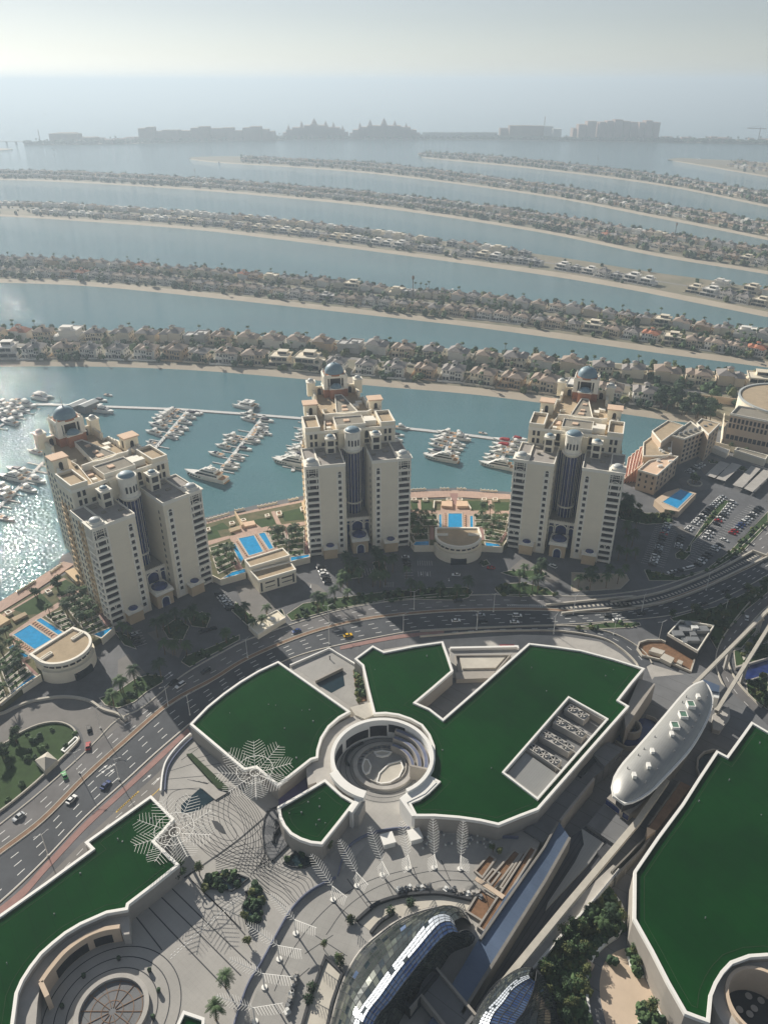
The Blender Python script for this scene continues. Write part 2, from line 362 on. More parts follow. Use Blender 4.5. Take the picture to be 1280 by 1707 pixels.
# ------------------------------------------------------------------ villas
def villa_tile(wall, roof, detail, seed):
    """mediterranean villa: stepped wings, hipped roofs, roof lantern, arcaded ground floor"""
    rnd = random.Random(seed); W = MB(); Rf = MB(); L = MB(); win = []
    w0 = 1 + rnd.uniform(-.08, .08); fl = rnd.choice((-1, 1))
    def X(a, b): a, b = (a, b) if fl > 0 else (-b, -a); return a * w0, b * w0
    a, b = X(-8, 2.5); W.box(a, b, -7, 6, 0, 7.2); Rf.hip(a, b, -7, 6, 7.2, 2.9)
    c, d = X(2.5, 8.5); W.box(c, d, -4.5, 7.5, 0, 6.5); Rf.hip(c, d, -4.5, 7.5, 6.5, 2.3)
    e, f = X(2.5, 7.5); W.box(e, f, -8.2, -4.5, 0, 3.6); W.box(e, f, -8.2, -7.95, 3.6, 4.5)
    g, h = X(-2.2, 1.2); W.box(g, h, -1, 2.2, 7, 11.2); Rf.hip(g, h, -1, 2.2, 11.2, 1.3, .7)
    g2, h2 = X(-6.5, -2.5); W.box(g2, h2, -8.6, -7, 0, 6.2); Rf.hip(g2, h2, -8.6, -6.5, 6.2, 1.1, .5)
    W.box(-11 * w0, -10.7 * w0, -12, 8, 0, 1.6); W.box(-10.7 * w0, 10.7 * w0, -12, -11.7, 0, 1.2)
    def win_row(xs, y, z0, z1, wd):
        for x in xs:
            x *= w0 * fl; q = MB(); q.cbox(x, y, wd, .12, z0, z1); win.append(q)
    win_row((-5.6, -3.4), -8.65, 3.9, 5.5, 1.1); win_row((-.8, 1.0), -7.05, 4.4, 6.2, 1.1); win_row((-5.5, -3.4), -8.65, .6, 2.8, 1.5); win_row((-.8, 1.0), -7.05, .6, 2.9, 1.2)
    win_row((3.7, 6.3), -8.25, .6, 2.7, 1.7); win_row((4.0, 6.8), -4.55, 4.2, 5.9, 1.1); win_row((-.5,), -1.05, 8.6, 10.3, 1.6)
    for s_ in (-1, 1):
        for y in (-3.5, 0, 3.5):
            for z in (.9, 4.4):
                q = MB(); q.box(*sorted(((-8.05 if s_ < 0 else 8.55) * w0, (-7.95 if s_ < 0 else 8.45) * w0)), y, y + 1.1, z, z + 1.6); win.append(q)
    return W, Rf, win
def villa_flat(seed):
    rnd = random.Random(seed); W = MB(); D = MB(); win = []
    if seed % 2:
        W.box(-8, 9, -7, 7, 0, 3.3); W.box(-8.6, 3, -7.8, 4, 3.3, 3.6); W.box(-7.8, 2, -6.4, 7.4, 3.6, 6.9); W.box(2, 9.4, -3, 7.2, 3.3, 6.3); W.rim([(-8, -6.6), (2.2, -6.6), (2.2, 7.6), (-8, 7.6)], .3, 6.9, 7.6); W.rim([(2, -3.2), (9.6, -3.2), (9.6, 7.4), (2, 7.4)], .3, 6.3, 6.9); W.box(-6, -2, 2, 6, 6.9, 9.2); W.box(-11, 11, -12, -11.7, 0, 1.1)
        for x0, x1, y, z0, z1 in ((-7.2, -3, -7.05, .4, 2.8), (-2, 1.6, -7.05, .4, 2.8), (3, 8, -7.05, .4, 2.8), (-7, -3.4, -6.45, 4, 6.3), (-2.6, 1, -6.45, 4, 6.3), (3, 8.4, -3.05, 3.8, 5.8)):
            q = MB(); q.box(x0, x1, y - .05, y + .1, z0, z1); win.append(q)
        return W, D, win
    W.box(-10, 10, -8, 8, 0, 3.4); W.box(-9, 6, -6.5, 8.2, 3.4, 3.8); W.box(-8.4, 5.4, -5.5, 7.5, 3.8, 7.2); W.box(-9.4, 7, -7.6, 8, 7.2, 7.6); W.box(-4, 4, 0, 6, 7.6, 10.1); W.box(-4.4, 4.4, -.6, 6.3, 10.1, 10.4)
    W.rim([(-9.4, -7.6), (7, -7.6), (7, 8), (-9.4, 8)], .25, 7.6, 8.2); W.box(6.2, 10.2, -7, 6, 3.4, 3.7); W.box(-11, 11, -12.2, -11.9, 0, 1.0)
    for x in (-9.2, 6.6): W.cbox(x, -7.2, .4, .4, 3.4, 7.2)
    for x0, x1, y, z0, z1 in ((-9.5, -3.2, -8.05, .4, 3), (-2.8, 3.2, -8.05, .4, 3), (3.6, 9.5, -8.05, .4, 3), (-8, -3.6, -5.55, 4.1, 6.9), (-3.2, .9, -5.55, 4.1, 6.9), (1.3, 5, -5.55, 4.1, 6.9), (-3.6, 3.6, -.05, 8, 9.8)):
        q = MB(); q.box(x0, x1, y - .05, y + .1, z0, z1); win.append(q)
    return W, D, win
VK = []    # (name words, walls, roof)
for i, (wn, wm, rn, rm) in enumerate([('beige', 'wallA', 'brown', 'roofA'), ('white', 'wallB', 'grey', 'roofB'), ('tan', 'wallC', 'brown', 'roofA'), ('beige', 'wallA', 'grey', 'roofB'), ('white', 'wallB', 'brown', 'roofA'), ('white', 'wallB', 'terracotta', 'roofC'), ('flat', None, None, None), ('beige', 'wallA', 'brown', 'roofA'), ('flat', None, None, None), ('cream', 'wallD', 'grey', 'roofB'), ('white', 'wallB', 'brown', 'roofA'), ('flat', None, None, None), ('cream', 'wallD', 'brown', 'roofA')]):
    VK.append((wn, wm, rn, rm, i))
def villa_proto(vi, detail):
    wn, wm, rn, rm, i = VK[vi]
    if wm is None:
        W, Rf, win = villa_flat(i); t = thing('modern_villa', None, 'villa') if detail else None; wmat = M['wallB'] if i == 6 else M['wallD'] if i == 8 else M['wallE']
    else:
        W, Rf, win = villa_tile(wm, rm, detail, 30 + i); t = thing('tiled_villa', None, 'villa') if detail else None; wmat = M[wm]
    if detail:
        W.build('wall', wmat, t)
        if Rf.v: Rf.build('roof', M[rm], t)
        for q in win: q.build('window', M['darkwin'], t)
        return t
    o = MB(); mats = [wmat, M[rm] if rm else M['wallB'], M['darkwin']]
    for k, part in enumerate((W, Rf)): o.mi = k; o.add(part.v, part.f)
    o.mi = 2
    for q in win: o.add(q.v, q.f)
    ob = o.build('modern_villa' if wm is None else 'tiled_villa', mats); ob['category'] = 'villa'; return ob
rv = random.Random(11); PL = []
SPEC = {'nearest': (27, 0.2, 0.74, 1.25), 'second': (20.5, .2, .75, 1.05), 'third': (22, .22, .75, 1.05), 'fourth': (22, .25, .75, 1.1), 'fifth': (24, .25, .75, 1.1), 'sixth': (26, .25, .75, 1.1), 'farthest': (30, .3, .75, 1.1)}
def topx(p):                                          # photo pixel column of a ground point
    f = p.y * math.cos(PITCH) - (p.z - CAM_H) * math.sin(PITCH); return 640 + FPX * p.x / f
for k, (sp, f1, f2, sc) in SPEC.items():
    Bk, Fb = LINES[k]
    for row, fr in (('beach', f1), ('back', f2)):
        line = [b.lerp(f, fr) for b, f in zip(Bk, Fb)]; L = sum((b - a).length for a, b in zip(line, line[1:])); n = max(2, int(L / sp)); P = resample(line, n)
        for i, p in enumerate(P[:-1]):
            px = topx(p)
            if not -60 < px < 1340: continue
            if k == 'third' and (735 < px < 752 or 893 < px < 918 or 1080 < px < 1150 or 1222 < px < 1236 or (0 < px < 60 and row == 'beach') or (row == 'back' and 890 < px < 1180)): continue
            if k == 'fifth' and px < 402: continue
            if k == 'farthest' and px < 1215: continue
            if k == 'nearest' and (px > 1085 and row == 'beach' or px > 1310): continue
            t = P[i + 1] - P[i]; ang = math.atan2(t.y, t.x) + (math.pi if row == 'back' and rv.random() < .75 else 0) + rv.uniform(-.06, .06)
            if k == 'third': vi = rv.choice((6, 8, 11)) if rv.random() < .6 else rv.choice((0, 1, 3, 4, 9, 10))
            elif k == 'nearest' and 430 < px < 560 and row == 'beach' or k == 'nearest' and px < 60 and row == 'beach': vi = rv.choice((6, 8, 11))
            else: vi = rv.choices(range(13), (3, 6, 2, 3, 6, .8, .8, 2, .8, 4, 5, .7, 3))[0]
            q = p + Vector((rv.uniform(-1.5, 1.5), rv.uniform(-2, 2), 0)); q.z = -0.6
            PL.append((q.length, k, row, q, ang, vi, sc * rv.uniform(.92, 1.1), px))
PL.sort(key=lambda a: a[0]); IND = PL[:300]; RESTV = PL[300:]
IND.sort(key=lambda a: (a[1], a[2], a[7])); cnt = {}; protos = {}
for dist, k, row, q, ang, vi, sc, px in IND:
    det = k == 'nearest'; key = (vi, det)
    if key not in protos: protos[key] = villa_proto(vi, det)
    i = cnt.get((k, row), 0); cnt[(k, row)] = i + 1; wn, wm, rn, rm, _ = VK[vi]
    d = ('white' if vi == 6 else 'cream' if vi == 8 else 'pale grey') + ' flat-roofed modern villa' if wm is None else f'{wn} villa with hipped {rn} tile roof'
    place(protos[key], USED, q, ang, f'{d}, {nth(i)} from left, {"front" if row == "beach" else "rear"} row of {k} sand frond', f'villas on the {k} frond', (sc,) * 3)
m = MB(); rd = {}
for dist, k, row, q, ang, vi, sc, px in RESTV:
    c, s_ = math.cos(ang) * sc, math.sin(ang) * sc
    m.M = Matrix(((c, -s_, 0, q.x), (s_, c, 0, q.y), (0, 0, sc, q.z), (0, 0, 0, 1))); hgt = rv.uniform(6, 8)
    m.mi = (0, 1, 2, 0, 1, 1, 1, 0, 1, 0, 1, 1, 0)[vi]; m.box(-8, 3, -7, 6, 0, hgt); m.box(3, 8.5, -4, 7, 0, hgt - 1.2); m.mi = 3 if vi % 2 else 4
    if vi in (6, 8, 11): m.mi = 1; m.box(-4, 3, -2, 4, hgt, hgt + 2.4)
    else: m.hip(-8, 3, -7, 6, hgt, 2.7); m.hip(3, 8.5, -4, 7, hgt - 1.2, 2.2)
    m.mi = 5
    for x in (-6, -3, 0): m.box(x, x + 1.4, -7.1, -7, hgt - 2.6, hgt - .9); m.box(x, x + 1.6, -7.1, -7, .5, 2.7)
o = m.build('distant_villas', [M['wallA'], M['wallB'], M['wallC'], M['roofB'], M['roofA'], M['darkwin']]); tag(o, 'dense rows of small pale villas on the farther sand fronds', 'villas', kind='stuff')

# ------------------------------------------------------------------ garden trees between the villas
DENS = {'nearest': (560, 3.0, 1.0), 'second': (900, 2.9, 1), 'third': (640, 2.8, 1), 'fourth': (1500, 3.6, 1), 'fifth': (900, 4.2, 1), 'sixth': (700, 4.4, 1), 'farthest': (60, 4.5, 1)}
for k, (n, r, _) in DENS.items():
    Bk, Fb = LINES[k]; m = MB(); B2 = resample(Bk, 400); F2 = resample(Fb, 400)
    for _ in range(n):
        i = rv.randrange(399); f = rv.choices((rv.uniform(.02, .08), rv.uniform(.05, .95), rv.uniform(.9, .99), rv.gauss(.5, .05)), (1, 4, 2, 2))[0]; p = B2[i].lerp(F2[i], f)
        px = topx(p)
        if k == 'fifth' and px < 402 or k == 'farthest' and px < 1215 or (k == 'third' and (890 < px < 1180) and rv.random() < .8): continue
        q = rv.uniform(.55, 1.25) * r; m.mi = rv.choice((0, 0, 1, 2)); m.clump((p.x, p.y, -.6 + q * rv.uniform(.8, 1.3)), q, q * rv.uniform(.8, 1.3), jit=.35)
        if rv.random() < .16 and k in ('nearest', 'second'):                  # tall palm
            h = rv.uniform(8, 12); m.mi = 3; m.tube((p.x, p.y, 0), (p.x, p.y, h), .25, n=4); m.mi = 1; m.clump((p.x, p.y, h), 1.8, 1.1, jit=.5)
    o = m.build('garden_trees', [M['leafA'], M['leafB'], M['leafC'], M['bark']]); tag(o, f'dark green garden trees and shrubs between the villas of the {k} frond', 'garden trees', kind='stuff')

# ------------------------------------------------------------------ far crescent island
def cp(px, py=233): return G(px, py, 0)
shore = smooth([G(x, y, 0) for x, y in [(45, 241), (130, 240.5), (230, 239), (350, 235.5), (460, 233), (640, 232), (830, 233), (960, 235), (1100, 237), (1280, 240), (1600, 246)]])
rear = smooth([G(x, y, 0) for x, y in [(40, 239), (130, 236), (230, 233), (350, 229.5), (460, 227), (640, 226), (830, 227), (960, 229), (1100, 231), (1280, 234), (1600, 240)]])
m = MB(); A = resample(shore, 80); B = resample(rear, 80); m.band(A, B, 3); m.build('terrain', M['estate'], kind='structure')
def far_block(mb, px0, px1, base, top, depth=60.0):
    a = G(px0, base, 0); b = G(px1, base, 0); y = (a.y + b.y) / 2; t = math.radians(29.2) + math.atan((top - 853.5) / FPX)   # height that reaches the photo row at this distance
    h = CAM_H - math.tan(t) * y if t > 0 else CAM_H + 5
    h = max(h, 4); mb.box(a.x, b.x, y, y + depth, 0, h); return a.x, b.x, y, h
def far_thing(name, label, cat, blocks, matn, grp=None):
    t = thing(name, label, cat, group=grp)
    for bl in blocks:
        mb = MB(); far_block(mb, *bl); mb.build('wall', M[matn], t)
    return t
far_thing('beach_hotel', 'low blocky grey hotel at the left end of the hazy crescent', 'hotel', [(84, 132, 238, 223), (96, 125, 237, 221.5), (132, 160, 238, 229)], 'hazyblock')
far_thing('resort_hotel', 'long stepped dark hotel left of the spired resort on the crescent', 'hotel', [(233, 246, 236, 214), (246, 258, 236, 212), (260, 272, 236, 219), (272, 300, 236, 217), (300, 318, 235, 218), (320, 333, 235, 213.5), (333, 350, 235, 211), (352, 372, 234, 214), (372, 390, 234, 213), (390, 404, 234, 218), (406, 418, 234, 213), (418, 436, 234, 211), (438, 448, 234, 215.5), (448, 458, 234, 219)], 'hazyblock')
far_thing('beach_hotel', 'dark long curved-end hotel right of the flat bridge on the crescent', 'hotel', [(833, 850, 231, 214), (848, 885, 232, 209.5), (885, 905, 232, 210)], 'hazyblock')
far_thing('striped_hotel', 'paler stepped hotel with white balconies beside the dark crescent hotel', 'hotel', [(905, 920, 232, 210.5), (920, 934, 233, 215)], 'flatwhite')
far_thing('apartment_block', 'leftmost stepped apartment block of the hazy high-rise group', 'apartment block', [(953, 961, 233, 214), (962, 974, 234, 207.5), (976, 991, 234, 202)], 'pinkish', 'high apartment blocks on the crescent')
far_thing('apartment_block', 'middle broad apartment block of the hazy high-rise group', 'apartment block', [(996, 1006, 234, 203.5), (1008, 1018, 234, 201.5), (1021, 1034, 234, 199.5), (1037, 1046, 234, 202), (1048, 1057, 234, 203.5)], 'pinkish', 'high apartment blocks on the crescent')
far_thing('apartment_block', 'rightmost apartment block of the hazy high-rise group', 'apartment block', [(1062, 1070, 235, 204), (1072, 1083, 235, 201), (1086, 1096, 235, 204)], 'pinkish', 'high apartment blocks on the crescent')
def spires(label, x0, x1, tops, sh):
    t = thing('spired_resort', label, 'hotel'); mb = MB()
    for px0, px1, tp in sh: far_block(mb, px0, px1, 231.5, tp, 70)
    mb.build('wall', M['pinkish'], t)
    for px, tp, sz in tops:
        mb = MB(); a, b, y, h = far_block(mb, px - sz, px + sz, 231.5, tp + 6, 60); c = (a + b) / 2; wd = (b - a) / 2
        mb.cyl(c, y + 30, h, h + 12, wd * .9, wd * .7, 8); mb.cyl(c, y + 30, h + 12, h + 26, wd * .6, 0.3, 8); mb.build('spire', M['pinkish'], t)
spires('left wing of the hazy spired resort on the crescent', 470, 580, [(503, 206, 3), (524, 201, 5), (543, 205, 3.4), (556, 207, 3), (481, 212, 3), (571, 213, 2.5)], [(472, 580, 221), (478, 574, 216), (488, 566, 212.5), (508, 546, 209)])
spires('right wing of the hazy spired resort on the crescent', 583, 700, [(600, 208, 3), (617, 203.5, 3.6), (640, 201, 5), (658, 205, 3.4), (677, 209, 3)], [(583, 700, 222), (588, 694, 216.5), (600, 684, 212), (612, 668, 209.5)])
m = MB(); far_block(m, 704, 828, 231, 220.5, 12); o = m.build('causeway_wall', M['flatwhite']); tag(o, 'long low pale causeway joining the resort and the dark hotel', 'causeway')
t = thing('island_bridge', 'low flat road bridge at the far left end of the crescent', 'bridge'); a = G(-60, 238, 0); b = G(52, 239.5, 0)
m = MB(); m.wall([a, b], 14, 7, 9.5); m.build('deck', M['flatwhite'], t)
for i in range(7):
    p = a.lerp(b, (i + .5) / 7); m = MB(); m.cbox(p.x, p.y, 5, 10, -3, 7); m.build('pier', M['flatwhite'], t)
m = MB(); B1 = resample(A, 400); B2_ = resample(B, 400)
for _ in range(1500):
    i = rv.randrange(400); f = rv.uniform(.02, .5); p = B1[i].lerp(B2_[i], f); q = rv.uniform(5, 10); m.mi = rv.choice((0, 1)); m.clump((p.x, p.y, q * .8), q, q * .8, jit=.35)
for _ in range(150):
    i = rv.randrange(400); p = B1[i].lerp(B2_[i], rv.uniform(.1, .9)); h = rv.uniform(12, 20); m.mi = 2; m.tube((p.x, p.y, 0), (p.x, p.y, h), .8, n=4); m.mi = 0; m.clump((p.x, p.y, h), 4.5, 3, jit=.4)
o = m.build('crescent_trees', [M['leafA'], M['leafB'], M['bark']]); tag(o, 'dark belt of trees and palms along the hazy crescent shore', 'trees', kind='stuff')
m = MB(); m.mi = 0
for _ in range(120):
    i = rv.choice((rv.randrange(20, 90), rv.randrange(240, 399))); p = B1[i].lerp(B2_[i], rv.uniform(.2, .9)); wd = rv.uniform(15, 45); m.cbox(p.x, p.y, wd, 20, 0, rv.uniform(8, 18))
o = m.build('crescent_buildings', [M['pinkish']]); tag(o, 'low buildings scattered among the trees of the far crescent', 'buildings', kind='stuff')
def mast(px, py, top, label, crane=False):
    p = G(px, py, 0); t = math.radians(29.2) + math.atan((top - 853.5) / FPX); h = CAM_H - math.tan(t) * p.y; m = MB(); m.tube((p.x, p.y, 0), (p.x, p.y, h), 2.0 if p.y > 3000 else .5, n=5)
    if crane: m.tube((p.x - 60, p.y, h - 4), (p.x + 25, p.y, h - 6), 1.6); m.tube((p.x - 60, p.y, h - 4), (p.x, p.y, h + 8), .6)
    elif p.y < 3000:
        for z in (.97, .92, .87): m.cyl(p.x, p.y, h * z - 1, h * z, 1.6, n=8)
    o = m.build('tower_crane' if crane else 'mast', M['hazyblock']); tag(o, label, 'crane' if crane else 'mast')
mast(68, 238, 216, 'tall thin mast at the left end of the far crescent'); mast(905, 231, 194, 'tall thin mast behind the dark crescent hotel')
mast(1262, 238, 212, 'thin tower crane at the right end of the crescent', True)
mast(327, 305, 281, 'tall slim telecom mast on the left of the fourth frond'); mast(994, 285, 262, 'slim telecom mast on the sixth frond')
mast(1123, 400, 371, 'slim palm-like telecom mast on the fourth frond'); mast(688, 497, 459, 'dark telecom mast among villas of the second frond')
# ------------------------------------------------------------------ materials of the near half
M['paving'] = mat('dark_paving', lin(100, 101, 104), 0.85, scale=0.05, var=0.28, lines=(6.0, .12, .75))
M['asphalt'] = mat('asphalt', lin(74, 77, 82), 0.85, scale=0.06, var=0.28)
M['asphalt2'] = mat('worn_asphalt', lin(112, 110, 110), 0.85, scale=0.08, var=0.25)
M['slip'] = mat('service_road_asphalt', lin(120, 117, 114), 0.85, scale=0.1, var=0.14)
M['concrete'] = mat('pale_concrete', lin(176, 172, 166), 0.85, scale=0.15, var=0.14)
M['kerb'] = mat('kerb_stone', lin(190, 184, 172), 0.85, scale=0.3, var=0.1)
M['brick'] = mat('brick_path', lin(152, 120, 114), 0.9, scale=0.3, var=0.14)
M['median'] = mat('median_soil', lin(138, 112, 92), 0.95, scale=0.3, var=0.2)
M['paint'] = mat('road_paint', lin(225, 225, 222), 0.7, scale=1.5, var=0.1)
M['yellow'] = mat('yellow_paint', lin(214, 178, 80), 0.7, scale=1.5, var=0.1)
M['gardensoil'] = mat('garden_bed', lin(112, 104, 80), 0.95, scale=.25, col2=lin(74, 84, 52))
M['grass'] = mat('lawn', lin(52, 74, 36), 0.95, scale=0.2, var=0.25)
M['hedge'] = mat('hedge_leaf', lin(44, 62, 34), 0.95, scale=0.8, var=0.35)
M['cream'] = mat('cream_render', lin(238, 228, 206), 0.88, scale=0.12, var=0.05, coord='obj', lines=(3.5, .10, .93, 'Z'))
M['creamtrim'] = mat('cream_trim', lin(242, 236, 222), 0.8, scale=0.5, var=0.04, coord='obj')
M['ochre'] = mat('ochre_render', lin(210, 186, 152), 0.9, scale=0.2, var=0.07, coord='obj')
M['rooftan'] = mat('roof_gravel', lin(176, 158, 132), 0.95, scale=0.25, var=0.12, coord='obj')
M['roofgrey'] = mat('roof_felt', lin(140, 134, 122), 0.95, scale=0.3, var=0.12, coord='obj')
M['roofpink'] = mat('roof_clay', lin(222, 192, 166), 0.9, scale=0.4, var=0.06, coord='obj')
M['brickred'] = mat('brick_band', lin(176, 124, 98), 0.9, scale=0.8, var=0.12, coord='obj', lines=(.5, .08, .8, 'Z'))
M['domeblue'] = mat('dome_tiles', lin(122, 146, 158), 0.5, scale=1.2, var=0.14, coord='obj')
M['domegrey'] = mat('dome_metal', lin(188, 192, 190), 0.45, scale=0.8, var=0.08, coord='obj')
M['blueglass'] = mat('blue_glass', lin(34, 50, 104), 0.12, scale=0.4, var=0.35, coord='obj', spec=0.8)
M['darkglass'] = mat('dark_opening', lin(44, 44, 50), 0.35, scale=0.5, var=0.5, coord='obj')
M['terrace'] = mat('terrace_floor', lin(158, 152, 146), 0.9, scale=0.4, var=0.12, coord='obj')
M['metal'] = mat('white_metal', lin(226, 226, 222), 0.35, scale=1, var=0.04, coord='obj')
M['grey'] = mat('grey_metal', lin(128, 130, 132), 0.45, scale=1, var=0.1, coord='obj')
M['black'] = mat('black_rubber', lin(26, 26, 28), 0.7, scale=1, var=0.1, coord='obj')
M['pinkstone'] = mat('pink_paving', lin(184, 158, 144), 0.9, scale=0.3, var=0.12, lines=(2.0, .15, .85))
M['timber'] = mat('lounger_cloth', lin(208, 170, 140), 0.8, scale=1, var=0.1)

# ------------------------------------------------------------------ trunk of the island
TR = GP([(-700, 1240), (-300, 1130), (0, 1005), (60, 968), (98, 940), (104, 926), (150, 905), (345, 862), (430, 841), (508, 826), (560, 820), (685, 816), (760, 813), (850, 820), (960, 822), (1035, 793), (1100, 748), (1150, 728), (1204, 716), (1216, 698), (1300, 640), (1700, 700), (2100, 1100), (3200, 2600), (-3200, 2600)])
TR = [p for p in TR]
m = MB(); m.prism(TR, -5, 0); m.build('ground', M['paving'], kind='structure')
m = MB(); m.prism(GP([(1185, 690), (1216, 640), (1320, 655), (1400, 700), (1330, 735), (1235, 712)], .05), -.3, .05); m.build('bare_lot', M['lot'], kind='structure')

# ------------------------------------------------------------------ residential towers
def arch_poly(w_, h, pointed=True, n=7):
    """arched opening outline in (x,z)"""
    s0 = h - w_ * (.62 if pointed else .5); P = [(-w_ / 2, 0), (w_ / 2, 0), (w_ / 2, s0)]
    for i in range(1, n):
        a = math.pi * i / n; P.append((w_ / 2 * math.cos(a), s0 + (h - s0) * (math.sin(a) ** (.8 if pointed else 1))))
    return P + [(-w_ / 2, s0)]
def xz(mb, poly, y0, y1):
    """extrude an (x,z) outline between y0 and y1 (front face at y0)"""
    n = len(poly); vs = [(p[0], y0, p[1]) for p in poly] + [(p[0], y1, p[1]) for p in poly]
    return mb.add(vs, [tuple(range(n)), tuple(range(2 * n - 1, n - 1, -1))] + [(i, i + n, (i + 1) % n + n, (i + 1) % n) for i in range(n)])
def shift(poly, dx, dz): return [(a + dx, b + dz) for a, b in poly]
def arch_ring(mb, w_, h, t, y0, y1, dx, dz):
    P = shift(arch_poly(w_, h), dx, dz); Q = shift(arch_poly(w_ + 2 * t, h + t * 1.3), dx, dz); n = len(P)
    for a, b in [(i, (i + 1) % n) for i in range(1, n)]:
        mb.add([(P[a][0], y0, P[a][1]), (P[b][0], y0, P[b][1]), (Q[b][0], y0, Q[b][1]), (Q[a][0], y0, Q[a][1]), (P[a][0], y1, P[a][1]), (P[b][0], y1, P[b][1])], [(3, 2, 1, 0), (0, 1, 5, 4)])
def make_tower():
    t = thing('residential_tower', None, 'tower')
    P = lambda mb, name, m_, par=t: mb.build(name, M[m_], par)
    ZW = 57; FL = 3.75
    body = [(-26, 25), (26, 25), (26, 43), (22.5, 43), (22.5, 58), (16.5, 58), (16.5, 74), (14, 74), (14, 92), (-14, 92), (-14, 74), (-16.5, 74), (-16.5, 58), (-22.5, 58), (-22.5, 43), (-26, 43)]
    m = MB(); m.prism(body, 0, 66, top=False)
    m.box(-22, -7.5, 0, 25.02, 0, ZW - .6); m.box(7.5, 22, 0, 25.02, 0, ZW - .6); m.box(-29, -22, 8, 24.6, 0, ZW - .6); m.box(22, 29, 8, 24.6, 0, ZW - .6)
    m.rim([(-26, 25.03), (-17.5, 25.03), (-17.5, 43), (-26, 43)], .35, 66, 69.4); m.rim([(17.5, 25.03), (26, 25.03), (26, 43), (17.5, 43)], .35, 66, 69.4)
    m.box(-7.5, 7.5, 23, 25.1, 0, 66); P(m, 'wall', 'cream')
    m = MB(); m.prism(body, 65.5, 66.0); m.box(-25.6, -17.9, 25.4, 42.6, 66, 68.2); m.box(17.9, 25.6, 25.4, 42.6, 66, 68.2); P(m, 'roof', 'rooftan')
    m = MB()
    m.rim(body, .4, 65.6, 67.3, out=.15)
    for s in (-1, 1):
        a, b = sorted((s * 7.5, s * 22)); m.rim([(a, 0), (b, 0), (b, 24.9), (a, 24.9)], .35, ZW - 1, ZW + .9, out=.12)
        a, b = sorted((s * 22, s * 29)); m.rim([(a, 8.2), (b, 8.2), (b, 24.5), (a, 24.5)], .35, ZW - 1, ZW + .8, out=.12)
        m.rim(sorted([(s * 25.85, 25.1), (s * 17.6, 25.1)]) + sorted([(s * 25.85, 42.8), (s * 17.6, 42.8)], reverse=True), .45, 69.4, 69.9, out=.2)
    P(m, 'parapet', 'creamtrim')
    m = MB()
    for s in (-1, 1):
        a, b = sorted((s * 7.9, s * 28.6)); m.box(a, b, .4, 24.9, ZW - .5, ZW - .05 if s < 0 else ZW)
    P(m, 'terrace', 'terrace')
    # roof-top pieces
    m = MB(); m.prism([(-5, 46), (8, 46), (7, 52), (3, 76), (-1.5, 76)], 66, 68.6); m.box(-8, 9, 27, 40, 66, 68.4); P(m, 'roof_block', 'creamtrim')
    m = MB(); m.prism([(-4.5, 46.4), (7.5, 46.4), (6.5, 52), (2.6, 75.6), (-1, 75.6)], 68.6, 68.68); m.box(-7.6, 8.6, 27.4, 39.6, 68.4, 68.5); P(m, 'roof_felt', 'roofgrey')
    m = MB(); m.rim([(-5, 46), (8, 46), (7, 52), (3, 76), (-1.5, 76)], .35, 68.6, 69.3); m.rim([(-8, 27), (9, 27), (9, 40), (-8, 40)], .35, 68.4, 69.2)
    m.wall([Vector(p) for p in [(-12, 43.5, 0), (-6, 44, 0), (-2, 42.6, 0), (4, 42.6, 0), (8, 44.2, 0), (13, 43.5, 0), (16, 46, 0)]], .9, 66, 69.8)
    m.wall([Vector(p) for p in [(-15, 26, 0), (-11.5, 50, 0), (-12, 57, 0), (-9, 57.4, 0)]], .4, 66, 67.6)
    P(m, 'roof_parapet', 'creamtrim')
    for x, y, w_, d, z in ((.8, 50, 3.4, 3, 68.6), (1.2, 56, 2.6, 2.2, 68.6), (1.6, 66, 2.6, 2.4, 68.6), (-1, 34, 3.2, 3, 68.4), (-11, 38, 3, 5, 66)):
        m = MB(); m.cbox(x, y, w_, d, z, z + .8); P(m, 'skylight', 'roofpink')
    for x, y, w_, d, h in ((12.5, 32, 7, 4, 3.2), (13, 38, 6, 3.5, 2.2), (19.5, 48, 3, 5, 2), (9, 60, 3.4, 4, 1.8), (12, 66, 4, 3, 1.4), (-12, 30, 2.4, 2.4, 1.2), (11, 48, 4, 4, 1.2)): m = MB(); m.cbox(x, y, w_, d, 66, 66 + h); P(m, 'roof_unit', 'creamtrim')
    for i in range(8): m = MB(); m.cbox(rv.uniform(-15, 15), rv.uniform(28, 70), rv.uniform(.6, 1.6), rv.uniform(.6, 1.6), 66, 67.2); P(m, 'roof_unit', 'roofgrey')
    for s in (-1, 1):                                  # square roof towers with flat clay caps
        m = MB(); x = s * 19.6; m.cbox(x, 54, 7.5, 6.5, 66, 73.2); k = P(m, 'roof_tower', 'cream')
        m = MB(); m.cbox(x, 54, 9, 8, 73.2, 73.9); P(m, 'cap', 'roofpink', k)
        m = MB(); xz(m, shift(arch_poly(2, 4.4), x, 67.2), 50.7, 50.9)
        q = arch_poly(2, 4.4); xx = x - s * 3.78; n = len(q); m.add([(xx, 54 + a, 67.2 + b) for a, b in q], [tuple(range(n))]); P(m, 'arch', 'darkglass', k)
        m = MB()                                       # stepped scroll buttresses along the eaves
